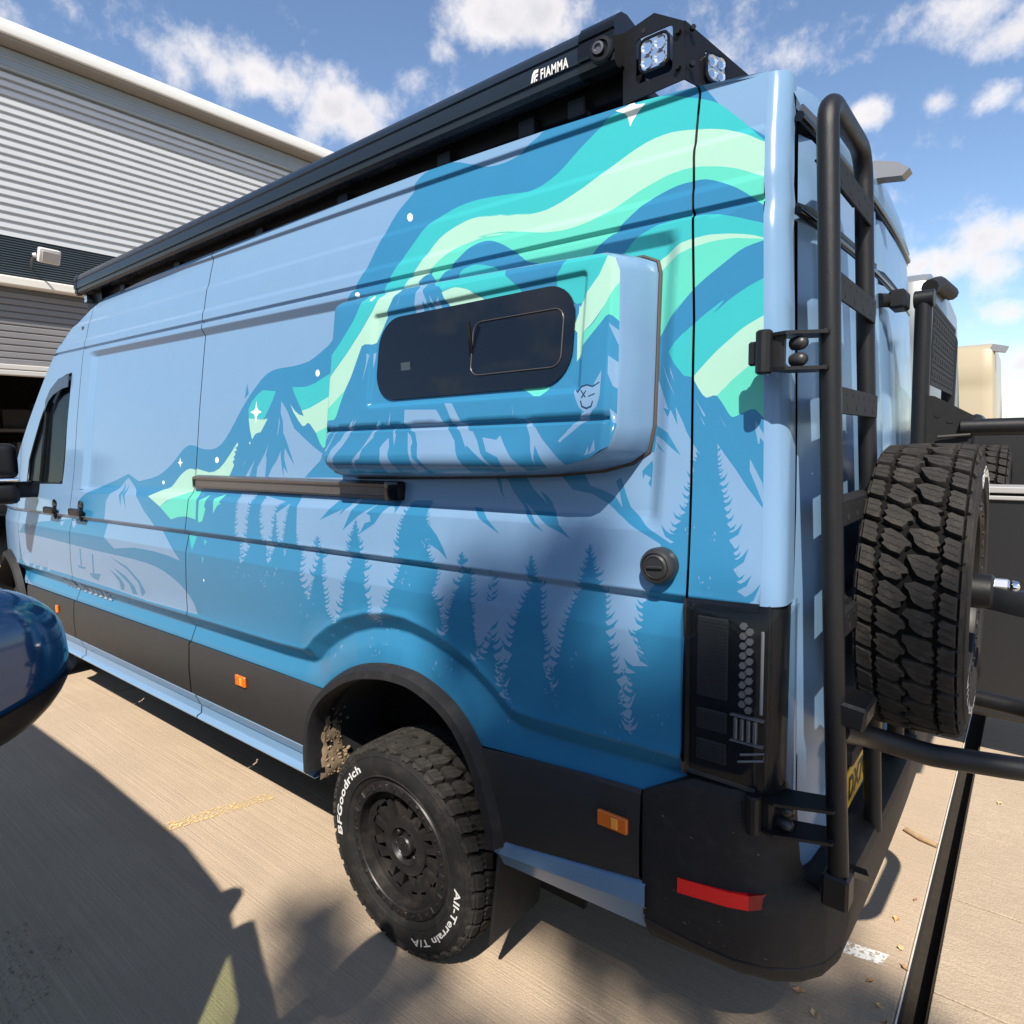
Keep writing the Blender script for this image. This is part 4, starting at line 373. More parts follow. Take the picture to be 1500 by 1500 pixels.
('L','-1194 1655 -1193 1648 -1192 1649 -1190 1651 -1191 1648 -1194 1646 -1193 1644 -1190 1645 -1187 1649 -1189 1643 -1194 1640 -1192 1638 -1189 1640 -1186 1643 -1188 1637 -1194 1635 -1191 1632 -1189 1633 -1187 1635 -1188 1631 -1192 1629 -1191 1628 -1188 1630 -1185 1633 -1187 1628 -1192 1625 -1190 1623 -1187 1624 -1183 1627 -1186 1622 -1192 1620 -1189 1618 -1184 1621 -1179 1626 -1182 1617 -1192 1612 -1188 1607 -1183 1609 -1178 1614 -1181 1606 -1190 1602 -1187 1596 -1184 1597 -1181 1599 -1183 1596 -1188 1594 -1186 1594 -1181 1596 -1176 1601 -1179 1592 -1188 1588 -1184 1583 -1179 1585 -1173 1589 -1177 1581 -1187 1577 -1183 1573 -1180 1574 -1176 1577 -1179 1572 -1185 1569 -1182 1569 -1177 1571 -1172 1575 -1175 1567 -1184 1563 -1180 1558 -1178 1559 -1175 1562 -1177 1558 -1182 1555 -1179 1553 -1175 1555 -1170 1559 -1173 1552 -1181 1548 -1177 1544 -1172 1546 -1167 1550 -1170 1543 -1179 1539 -1174 1538 -1167 1541 -1158 1549 -1164 1536 -1179 1528 -1172 1521 -1168 1523 -1164 1527 -1167 1520 -1174 1517 -1169 1515 -1162 1518 -1154 1526 -1160 1513 -1173 1506 -1166 1498 -1164 1499 -1161 1501 -1163 1497 -1168 1495 -1165 1493 -1162 1494 -1158 1497 -1161 1492 -1167 1489 -1163 1487 -1159 1489 -1154 1494 -1157 1486 -1166 1481 -1161 1475 -1158 1476 -1155 1479 -1157 1475 -1163 1472 -1159 1471 -1154 1474 -1149 1480 -1152 1470 -1162 1464 -1157 1459 -1154 1461 -1151 1464 -1153 1459 -1158 1456 -1154 1457 -1145 1462 -1134 1472 -1141 1455 -1159 1446 -1147 1437 -1139 1440 -1129 1448 -1136 1435 -1152 1428 -1140 1421 -1135 1424 -1129 1429 -1133 1420 -1143 1416 -1134 1412 -1128 1414 -1122 1420 -1126 1411 -1137 1405 -1128 1403 -1124 1406 -1119 1410 -1122 1402 -1131 1398 -1124 1398 -1116 1403 -1107 1411 -1113 1397 -1128 1389 -1117 1382 -1112 1384 -1106 1389 -1110 1381 -1120 1377 -1114 1374 -1107 1377 -1100 1383 -1105 1373 -1118 1368 -1111 1361 -1106 1364 -1099 1369 -1104 1361 -1115 1356 -1109 1352 -1102 1356 -1093 1365 -1099 1351 -1114 1343 -1110 1337 -1103 1341 -1096 1348 -1101 1336 -1113 1330 -1114 1322 -1110 1324 -1105 1328 -1109 1322 -1116 1318 -1116 1318 -1110 1322 -1102 1330 -1108 1317 -1120 1310 -1121 1302 -1115 1306 -1109 1313 -1114 1301 -1125 1294 -1118 1290 -1112 1293 -1105 1299 -1110 1289 -1122 1284 -1108 1283 -1101 1288 -1092 1296 -1098 1282 -1113 1274 -1092 1276 -1079 1282 -1062 1296 -1075 1275 -1101 1262 -1082 1256 -1075 1260 -1067 1268 -1073 1255 -1086 1248 -1081 1242 -1077 1245 -1071 1251 -1075 1242 -1084 1236 -1080 1235 -1073 1238 -1066 1246 -1071 1234 -1084 1227 -1076 1220 -1071 1223 -1065 1229 -1069 1220 -1079 1214 -1072 1213 -1066 1216 -1059 1224 -1064 1212 -1076 1205 -1067 1203 -1060 1207 -1051 1214 -1058 1202 -1071 1195 -1063 1192 -1058 1195 -1053 1200 -1057 1192 -1065 1187 -1057 1185 -1050 1189 -1041 1198 -1048 1184 -1062 1175 -1054 1171 -1079 1165 -1066 1166 -1087 1171 -1098 1188 -1085 1180 -1074 1177 -1056 1181 -1071 1184 -1078 1194 -1069 1189 -1061 1188 -1045 1201 -1067 1207 -1080 1225 -1065 1216 -1053 1213 -1047 1214 -1057 1216 -1063 1223 -1056 1220 -1051 1219 -1040 1229 -1059 1234 -1069 1249 -1057 1241 -1047 1239 -1037 1243 -1053 1247 -1061 1259 -1051 1253 -1043 1251 -1037 1253 -1044 1254 -1048 1259 -1043 1257 -1040 1256 -1032 1263 -1041 1266 -1046 1274 -1040 1270 -1036 1269 -1029 1273 -1038 1275 -1043 1282 -1037 1279 -1033 1277 -1027 1281 -1034 1283 -1038 1289 -1034 1286 -1030 1285 -1024 1290 -1033 1292 -1038 1298 -1032 1295 -1028 1294 -1020 1300 -1032 1304 -1039 1315 -1031 1309 -1024 1307 -1019 1308 -1026 1310 -1030 1316 -1025 1313 -1022 1312 -1008 1326 -1033 1332 -1046 1350 -1030 1341 -1017 1338 -1006 1343 -1019 1347 -1026 1358 -1018 1352 -1011 1350 -999 1361 -1019 1366 -1029 1380 -1016 1373 -1006 1370 -997 1375 -1012 1379 -1020 1391 -1010 1385 -1002 1382 -991 1393 -1007 1399 -1017 1414 -1006 1406 -998 1403 -990 1415 -1008 1421 -1018 1438 -1007 1429 -997 1426 -992 1429 -1004 1432 -1011 1442 -1003 1437 -997 1435 -992 1442 -1009 1447 -1018 1460 -1007 1453 -999 1450 -996 1451 -1002 1453 -1006 1458 -1002 1455 -998 1454 -996 1458 -1004 1460 -1009 1467 -1003 1463 -999 1462 -997 1464 -1004 1466 -1008 1471 -1004 1468 -1000 1467 -996 1478 -1014 1485 -1025 1502 -1013 1493 -1003 1489 -998 1495 -1015 1501 -1024 1515 -1013 1507 -1005 1504 -1001 1512 -1016 1517 -1024 1527 -1014 1521 -1007 1519 -1004 1520 -1010 1522 -1013 1526 -1009 1524 -1006 1523 -1004 1526 -1011 1529 -1015 1534 -1011 1531 -1007 1530 -1005 1534 -1013 1536 -1018 1542 -1013 1539 -1008 1538 -1005 1547 -1020 1552 -1028 1564 -1019 1557 -1011 1555 -1009 1555 -1013 1556 -1015 1559 -1013 1558 -1010 1557 -1009 1559 -1016 1561 -1020 1566 -1015 1564 -1011 1562 -1009 1571 -1022 1577 -1030 1589 -1021 1582 -1014 1579 -1011 1584 -1022 1588 -1028 1597 -1021 1592 -1015 1590 -1013 1592 -1021 1595 -1025 1601 -1020 1598 -1016 1596 -1014 1597 -1019 1599 -1022 1603 -1018 1601 -1016 1600 -1015 1602 -1021 1605 -1024 1609 -1020 1607 -1017 1606 -1016 1609 -1021 1611 -1024 1616 -1021 1613 -1018 1612 -1016 1614 -1021 1616 -1024 1621 -1021 1618 -1018 1617 -1017 1619 -1023 1621 -1026 1626 -1022 1623 -1019 1622 -1018 1624 -1022 1626 -1025 1629 -1022 1627 -1020 1626 -1018 1630 -1024 1633 -1027 1638 -1023 1635 -1021 1634 -1019 1637 -1026 1640 -1031 1646 -1026 1643 -1022 1641 -1020 1646 -1028 1649 -1033 1656 -1027 1652 -1023 1650 -1022 1650 -1025 1651 -1026 1654 -1024 1653 -1023 1652 -1023 1658'),
('L','-1023 1658 -1022 1650 -1019 1651 -1016 1654 -1018 1650 -1023 1648 -1021 1645 -1020 1646 -1017 1648 -1019 1645 -1023 1643 -1021 1643 -1019 1644 -1016 1647 -1018 1642 -1022 1639 -1021 1637 -1019 1638 -1016 1640 -1018 1637 -1022 1635 -1020 1635 -1015 1637 -1009 1641 -1013 1634 -1023 1630 -1019 1626 -1016 1627 -1013 1630 -1015 1625 -1021 1622 -1018 1620 -1013 1622 -1007 1628 -1011 1618 -1021 1613 -1017 1609 -1013 1610 -1009 1613 -1012 1608 -1019 1605 -1017 1601 -1015 1602 -1012 1604 -1014 1601 -1018 1599 -1016 1599 -1011 1601 -1006 1605 -1009 1598 -1018 1594 -1015 1589 -1010 1591 -1004 1595 -1008 1588 -1017 1584 -1014 1582 -1009 1584 -1003 1589 -1007 1580 -1017 1576 -1013 1571 -1010 1573 -1006 1576 -1009 1570 -1015 1568 -1012 1566 -1008 1568 -1003 1574 -1006 1565 -1015 1560 -1011 1554 -1006 1557 -1000 1563 -1004 1552 -1013 1547 -1009 1540 -1006 1541 -1003 1544 -1005 1539 -1011 1536 -1009 1535 -1007 1535 -1004 1537 -1006 1534 -1010 1532 -1008 1534 -1002 1537 -995 1545 -999 1532 -1011 1525 -1006 1514 -1002 1516 -998 1521 -1001 1513 -1008 1509 -1005 1507 -999 1509 -993 1515 -998 1505 -1008 1500 -1004 1493 -1002 1494 -999 1496 -1001 1492 -1005 1490 -1003 1489 -1000 1490 -997 1493 -1000 1488 -1005 1485 -1002 1484 -995 1487 -988 1494 -993 1482 -1005 1476 -1000 1468 -994 1471 -988 1476 -992 1467 -1003 1462 -998 1460 -993 1462 -986 1468 -991 1459 -1001 1454 -997 1448 -994 1449 -990 1452 -993 1447 -999 1445 -996 1443 -992 1445 -987 1450 -990 1442 -998 1437 -994 1434 -988 1437 -982 1443 -986 1432 -997 1427 -991 1423 -988 1424 -984 1428 -987 1422 -993 1418 -989 1414 -986 1416 -982 1420 -985 1414 -991 1410 -986 1411 -976 1417 -965 1429 -972 1408 -991 1397 -973 1386 -970 1387 -967 1391 -969 1385 -975 1382 -970 1383 -962 1387 -952 1396 -959 1382 -975 1373 -965 1371 -959 1374 -951 1383 -957 1369 -969 1361 -962 1356 -958 1358 -953 1362 -957 1355 -965 1351 -960 1349 -954 1353 -946 1360 -952 1348 -965 1341 -958 1337 -952 1341 -945 1347 -950 1337 -962 1330 -957 1324 -953 1326 -949 1330 -952 1323 -959 1319 -955 1319 -948 1323 -940 1332 -946 1318 -959 1310 -952 1308 -942 1313 -930 1323 -939 1307 -958 1297 -948 1285 -942 1288 -936 1293 -941 1284 -951 1278 -946 1275 -942 1278 -937 1283 -940 1275 -948 1270 -944 1268 -938 1271 -932 1278 -937 1267 -947 1260 -941 1261 -932 1267 -921 1280 -929 1259 -947 1246 -938 1240 -926 1247 -911 1261 -922 1238 -945 1224 -934 1215 -924 1220 -913 1232 -921 1214 -940 1202 -928 1194 -917 1201 -905 1215 -915 1193 -936 1179 -923 1173 -916 1177 -907 1187 -914 1172 -928 1163 -921 1158 -909 1166 -893 1182 -905 1157 -930 1141 -926 1126 -918 1130 -910 1139 -917 1126 -930 1117 -929 1107 -929 1107 -914 1106 -940 1112 -953 1133 -936 1123 -923 1120 -891 1125 -915 1132 -927 1154 -911 1143 -899 1140 -880 1148 -899 1152 -909 1167 -897 1159 -887 1157 -873 1176 -894 1182 -905 1202 -891 1192 -881 1189 -868 1180 -883 1185 -890 1198 -881 1191 -874 1189 -867 1199 -882 1204 -891 1219 -881 1211 -873 1209 -868 1212 -878 1215 -884 1224 -877 1219 -872 1218 -868 1225 -880 1228 -886 1236 -879 1232 -873 1231 -867 1240 -886 1246 -896 1263 -884 1254 -874 1251 -869 1256 -885 1260 -894 1272 -883 1266 -875 1264 -871 1275 -884 1280 -892 1293 -883 1286 -876 1284 -871 1292 -888 1298 -898 1314 -886 1305 -877 1303 -872 1306 -888 1310 -896 1323 -886 1316 -878 1314 -873 1327 -890 1333 -899 1349 -888 1340 -879 1338 -875 1339 -885 1342 -890 1350 -884 1346 -879 1345 -877 1349 -883 1351 -886 1356 -882 1353 -879 1352 -877 1356 -883 1358 -887 1363 -883 1360 -879 1359 -877 1361 -884 1363 -887 1368 -883 1365 -880 1364 -877 1374 -888 1378 -895 1389 -887 1383 -881 1381 -878 1387 -889 1391 -895 1400 -888 1395 -883 1393 -880 1396 -888 1398 -892 1404 -887 1401 -883 1400 -880 1406 -892 1409 -899 1419 -891 1414 -885 1412 -882 1421 -896 1426 -904 1439 -895 1432 -887 1430 -884 1433 -896 1437 -903 1445 -895 1441 -888 1439 -885 1443 -897 1447 -904 1456 -896 1451 -890 1449 -887 1451 -893 1453 -897 1458 -893 1455 -890 1454 -887 1462 -900 1467 -908 1480 -899 1473 -892 1471 -888 1475 -902 1480 -910 1492 -901 1486 -894 1483 -890 1490 -905 1496 -914 1509 -904 1502 -896 1499 -893 1502 -901 1505 -906 1513 -900 1508 -896 1507 -894 1514 -903 1517 -909 1525 -903 1521 -898 1519 -895 1522 -905 1525 -910 1532 -904 1528 -899 1527 -896 1533 -907 1537 -914 1549 -906 1542 -900 1540 -897 1543 -908 1547 -914 1557 -907 1551 -902 1549 -899 1553 -908 1556 -914 1563 -907 1559 -902 1558 -899 1561 -910 1565 -916 1574 -909 1569 -904 1567 -901 1572 -910 1575 -915 1583 -909 1579 -905 1577 -903 1580 -909 1582 -913 1587 -909 1584 -905 1583 -903 1585 -910 1587 -914 1592 -909 1590 -906 1589 -904 1591 -910 1593 -914 1599 -910 1596 -907 1594 -904 1601 -915 1606 -921 1616 -914 1610 -909 1608 -906 1612 -915 1615 -921 1622 -915 1618 -910 1617 -907 1622 -916 1626 -921 1633 -915 1629 -911 1628 -909 1632 -916 1635 -920 1642 -915 1638 -912 1637 -910 1643 -918 1646 -923 1654 -918 1650 -913 1648 -911 1650 -919 1653 -924 1659 -918 1656 -914 1654 -913 1660'),
('L','-913 1660 -912 1652 -909 1654 -905 1657 -908 1651 -914 1648 -911 1646 -905 1649 -899 1656 -903 1644 -914 1638 -909 1626 -907 1627 -904 1629 -906 1626 -911 1624 -908 1625 -901 1628 -893 1635 -899 1623 -912 1617 -907 1606 -905 1607 -903 1609 -904 1605 -908 1604 -906 1603 -903 1605 -898 1608 -901 1602 -909 1599 -906 1595 -904 1596 -901 1599 -903 1594 -907 1592 -905 1591 -901 1593 -897 1597 -900 1590 -907 1587 -904 1585 -896 1589 -888 1599 -894 1583 -908 1575 -902 1566 -897 1568 -891 1573 -895 1564 -905 1560 -901 1554 -899 1556 -896 1558 -898 1554 -902 1552 -900 1552 -895 1555 -889 1561 -893 1550 -903 1544 -898 1541 -891 1544 -883 1553 -888 1538 -903 1531 -897 1524 -893 1526 -887 1531 -891 1523 -900 1519 -896 1515 -893 1517 -889 1521 -892 1513 -898 1510 -895 1507 -891 1509 -885 1514 -889 1506 -898 1502 -894 1497 -889 1500 -884 1505 -888 1496 -897 1491 -893 1486 -891 1487 -888 1490 -890 1486 -895 1483 -892 1484 -884 1488 -875 1498 -881 1482 -896 1473 -890 1459 -887 1461 -883 1464 -886 1459 -892 1456 -889 1454 -887 1455 -883 1459 -886 1453 -891 1450 -888 1450 -882 1453 -874 1461 -879 1448 -892 1441 -887 1435 -881 1438 -874 1444 -879 1434 -890 1428 -885 1424 -878 1428 -871 1438 -876 1422 -889 1414 -883 1410 -875 1415 -866 1425 -872 1408 -888 1399 -881 1393 -874 1397 -865 1407 -871 1391 -885 1383 -880 1371 -877 1372 -873 1376 -876 1370 -882 1367 -879 1367 -870 1371 -859 1380 -867 1366 -884 1357 -877 1349 -867 1355 -855 1366 -864 1348 -884 1337 -876 1324 -866 1329 -854 1339 -863 1323 -882 1313 -875 1310 -863 1316 -850 1328 -860 1309 -882 1297 -873 1287 -863 1292 -851 1305 -860 1285 -880 1273 -873 1259 -869 1261 -865 1264 -868 1258 -875 1255 -871 1257 -861 1263 -850 1277 -858 1255 -877 1242 -871 1231 -867 1233 -862 1237 -865 1230 -873 1226 -868 1228 -855 1236 -839 1253 -851 1227 -877 1211 -866 1199 -856 1205 -844 1218 -853 1198 -874 1186 -860 1188 -855 1190 -849 1196 -854 1187 -863 1182 -857 1183 -845 1189 -831 1203 -842 1182 -864 1168 -851 1161 -836 1169 -818 1187 -832 1160 -862 1143 -848 1128 -842 1132 -834 1141 -840 1127 -853 1119 -845 1118 -829 1128 -809 1145 -825 1118 -856 1100 -845 1089 -838 1093 -830 1103 -836 1088 -849 1078 -844 1075 -832 1084 -818 1100 -829 1074 -853 1058 -835 1053 -817 1065 -796 1091 -813 1051 -847 1025 -797 1023 -797 1023 -796 1026 -816 1029 -826 1044 -814 1037 -803 1035 -804 1038 -817 1040 -824 1049 -815 1045 -809 1044 -812 1056 -842 1061 -858 1083 -839 1073 -823 1071 -821 1073 -835 1077 -842 1090 -834 1083 -826 1081 -817 1094 -844 1099 -858 1118 -841 1109 -827 1106 -816 1107 -825 1109 -830 1116 -824 1112 -819 1111 -802 1120 -819 1124 -828 1137 -817 1130 -808 1129 -789 1159 -818 1169 -832 1197 -814 1183 -799 1178 -788 1190 -809 1197 -820 1218 -806 1207 -795 1204 -787 1211 -801 1215 -809 1226 -800 1220 -792 1218 -781 1229 -802 1235 -814 1253 -800 1244 -789 1241 -774 1254 -792 1260 -801 1276 -790 1268 -781 1265 -774 1266 -782 1268 -786 1274 -781 1271 -777 1270 -770 1275 -779 1277 -783 1284 -778 1281 -773 1280 -765 1285 -777 1289 -783 1298 -776 1293 -770 1292 -758 1302 -770 1307 -777 1318 -769 1312 -763 1310 -751 1317 -765 1322 -773 1336 -764 1329 -757 1326 -747 1331 -759 1335 -765 1347 -758 1341 -751 1339 -745 1341 -754 1343 -759 1351 -753 1347 -748 1346 -737 1356 -753 1361 -761 1375 -751 1368 -743 1365 -734 1369 -746 1373 -752 1384 -744 1378 -739 1376 -733 1379 -743 1382 -749 1390 -742 1386 -737 1384 -728 1399 -745 1406 -755 1422 -743 1413 -735 1410 -730 1414 -738 1417 -743 1426 -737 1421 -733 1420 -730 1424 -739 1426 -744 1433 -738 1430 -733 1428 -731 1431 -737 1433 -741 1438 -736 1435 -733 1435 -731 1439 -738 1441 -743 1447 -738 1444 -734 1443 -731 1448 -740 1451 -745 1460 -739 1455 -735 1453 -732 1455 -740 1458 -744 1464 -739 1461 -735 1460 -733 1462 -739 1465 -743 1470 -739 1467 -736 1466 -732 1475 -748 1480 -757 1494 -747 1486 -738 1484 -733 1494 -751 1501 -761 1519 -750 1509 -741 1505 -737 1513 -749 1518 -756 1529 -748 1523 -742 1520 -738 1527 -751 1531 -758 1541 -750 1535 -743 1533 -741 1535 -747 1537 -751 1543 -746 1540 -743 1538 -741 1544 -750 1548 -755 1556 -749 1551 -745 1549 -743 1551 -748 1553 -752 1558 -748 1555 -745 1554 -742 1561 -754 1565 -761 1575 -753 1570 -747 1567 -743 1573 -757 1579 -765 1592 -756 1585 -749 1582 -745 1585 -756 1590 -762 1600 -755 1595 -750 1592 -747 1595 -756 1599 -762 1609 -756 1603 -751 1601 -748 1603 -755 1605 -758 1611 -754 1608 -751 1607 -748 1611 -759 1615 -765 1624 -758 1619 -753 1617 -750 1619 -758 1623 -762 1630 -757 1626 -753 1624 -751 1627 -758 1630 -762 1637 -757 1633 -754 1632 -751 1635 -762 1639 -769 1647 -761 1643 -755 1641 -753 1641 -757 1642 -760 1646 -757 1644 -755 1643 -753 1649 -761 1652 -765 1659 -760 1655 -756 1654 -756 1663'),
('L','-929 1294 -930 1288 -929 1288 -929 1289 -929 1287 -931 1287 -930 1286 -929 1287 -928 1288 -929 1286 -931 1285 -931 1284 -930 1285 -928 1286 -929 1284 -931 1283 -931 1282 -930 1282 -930 1283 -930 1282 -931 1281 -931 1281 -931 1281 -930 1282 -930 1281 -931 1280 -931 1280 -931 1280 -930 1281 -931 1280 -931 1280 -931 1279 -930 1280 -929 1281 -930 1279 -932 1279 -932 1278 -931 1278 -931 1279 -931 1278 -932 1278 -932 1278 -930 1278 -929 1279 -930 1277 -932 1276 -932 1276 -931 1276 -931 1276 -931 1275 -932 1275 -932 1275 -931 1276 -929 1277 -930 1275 -933 1273 -932 1273 -931 1274 -929 1275 -930 1272 -933 1271 -933 1268 -932 1269 -932 1270 -932 1268 -933 1267 -933 1267 -932 1268 -931 1269 -932 1267 -934 1265 -934 1264 -932 1265 -930 1267 -931 1264 -934 1262 -934 1260 -933 1260 -933 1261 -933 1260 -934 1259 -934 1259 -933 1259 -932 1261 -933 1259 -935 1258 -934 1257 -934 1257 -933 1258 -934 1257 -935 1256 -934 1256 -933 1257 -932 1258 -933 1256 -935 1254 -935 1253 -934 1254 -932 1255 -933 1253 -936 1251 -935 1249 -934 1250 -933 1251 -934 1249 -936 1249 -935 1248 -934 1249 -932 1251 -933 1248 -936 1247 -936 1246 -935 1246 -934 1247 -935 1246 -936 1245 -936 1244 -935 1244 -934 1245 -935 1244 -936 1243 -936 1243 -934 1244 -932 1246 -933 1243 -937 1241 -936 1239 -934 1240 -933 1241 -934 1239 -937 1238 -936 1236 -935 1237 -933 1238 -934 1236 -936 1235 -936 1234 -935 1234 -934 1235 -934 1234 -937 1233 -936 1232 -935 1233 -933 1234 -934 1232 -937 1230 -936 1229 -935 1230 -933 1232 -934 1229 -937 1228 -936 1226 -935 1227 -934 1228 -935 1226 -936 1225 -936 1224 -935 1225 -934 1226 -935 1224 -936 1223 -936 1223 -935 1223 -934 1224 -935 1223 -936 1222 -936 1222 -934 1222 -933 1224 -934 1222 -936 1220 -935 1219 -935 1220 -934 1221 -935 1219 -936 1219 -935 1219 -934 1220 -932 1221 -933 1219 -936 1217 -935 1216 -933 1217 -932 1219 -933 1216 -936 1214 -935 1213 -933 1214 -930 1216 -932 1213 -936 1210 -935 1209 -933 1210 -931 1212 -932 1209 -936 1207 -934 1205 -934 1205 -933 1206 -933 1205 -935 1204 -934 1204 -933 1205 -931 1207 -932 1204 -935 1202 -934 1201 -933 1201 -931 1203 -932 1200 -934 1199 -933 1199 -931 1201 -929 1204 -931 1199 -935 1196 -933 1192 -932 1193 -930 1194 -932 1192 -934 1191 -933 1190 -932 1191 -931 1192 -932 1190 -934 1189 -933 1189 -932 1190 -930 1191 -932 1189 -934 1187 -933 1187 -932 1187 -931 1188 -932 1187 -933 1186 -932 1186 -931 1186 -930 1188 -931 1185 -933 1184 -932 1183 -931 1184 -929 1185 -930 1183 -933 1181 -931 1180 -929 1182 -927 1184 -929 1180 -933 1178 -931 1175 -930 1175 -928 1176 -929 1175 -931 1174 -930 1173 -928 1174 -927 1177 -928 1173 -931 1171 -929 1170 -928 1171 -927 1172 -928 1170 -930 1169 -928 1169 -925 1171 -922 1174 -925 1169 -929 1166 -924 1165 -923 1165 -922 1167 -923 1165 -925 1163 -921 1165 -919 1167 -916 1170 -918 1165 -923 1162 -915 1170 -913 1171 -911 1173 -913 1170 -916 1168 -911 1173 -908 1175 -906 1178 -908 1173 -912 1170 -907 1178 -905 1179 -902 1182 -904 1178 -908 1175 -904 1182 -901 1183 -898 1186 -901 1181 -905 1178 -901 1185 -900 1186 -899 1187 -900 1185 -901 1184 -899 1187 -898 1187 -897 1189 -898 1187 -900 1185 -897 1190 -894 1192 -890 1195 -893 1190 -899 1186 -893 1195 -892 1195 -891 1196 -892 1195 -894 1194 -892 1196 -891 1197 -889 1198 -890 1196 -892 1195 -890 1199 -888 1200 -887 1202 -888 1199 -891 1197 -887 1203 -885 1204 -882 1206 -884 1203 -888 1201 -884 1207 -883 1208 -881 1210 -883 1207 -885 1205 -882 1211 -879 1213 -876 1216 -878 1211 -883 1207 -878 1217 -875 1219 -872 1223 -874 1216 -880 1213 -871 1225 -871 1225 -862 1230 -865 1230 -867 1233 -865 1232 -863 1231 -860 1232 -863 1232 -864 1234 -863 1233 -861 1233 -857 1234 -860 1235 -861 1237 -859 1236 -858 1235 -852 1238 -856 1239 -858 1242 -855 1240 -853 1240 -850 1240 -852 1241 -853 1243 -852 1242 -850 1242 -846 1243 -850 1244 -851 1246 -849 1245 -848 1245 -843 1246 -846 1247 -848 1250 -846 1248 -844 1248 -840 1248 -843 1249 -845 1251 -843 1250 -842 1250 -838 1251 -840 1252 -842 1254 -840 1253 -839 1253 -836 1253 -839 1254 -840 1256 -838 1255 -837 1254 -835 1255 -837 1256 -838 1257 -837 1256 -835 1256 -833 1257 -835 1257 -836 1259 -835 1258 -834 1258 -829 1260 -833 1261 -835 1263 -833 1262 -831 1262 -828 1263 -830 1264 -831 1266 -830 1265 -829 1264 -827 1265 -828 1265 -829 1266 -828 1266 -827 1265 -824 1267 -827 1268 -829 1271 -827 1269 -825 1269 -821 1270 -825 1271 -827 1274 -825 1273 -823 1272 -820 1273 -822 1273 -823 1275 -822 1274 -821 1274 -819 1275 -820 1276 -821 1277 -820 1276 -819 1276 -818 1277 -819 1277 -820 1278 -819 1278 -818 1277 -815 1279 -819 1280 -820 1283 -818 1282 -816 1281 -813 1282 -816 1283 -817 1285 -816 1284 -814 1283 -812 1285 -814 1285 -815 1287 -814 1286 -812 1286 -809 1288 -812 1289 -813 1291 -812 1290 -810 1289 -808 1290 -810 1290 -811 1292 -810 1291 -809 1291 -808 1291 -809 1291 -810 1292 -809 1291 -808 1291 -807 1292 -808 1293 -809 1294 -808 1293 -807 1293 -805 1294 -808 1294 -809 1296 -807 1295 -806 1295 -805 1295 -806 1295 -807 1296 -806 1296 -805 1296 -804 1296 -805 1296 -806 1297 -805 1297 -805 1297 -803 1297 -805 1298 -806 1299 -805 1298 -804 1298 -802 1299 -804 1299 -805 1301 -804 1300 -803 1300 -802 1300 -803 1300 -804 1301 -803 1301 -802 1301 -800 1302 -802 1303 -803 1304 -802 1303 -801 1303 -800 1303 -800 1304 -801 1304 -800 1304 -800 1304 -794 1312'),
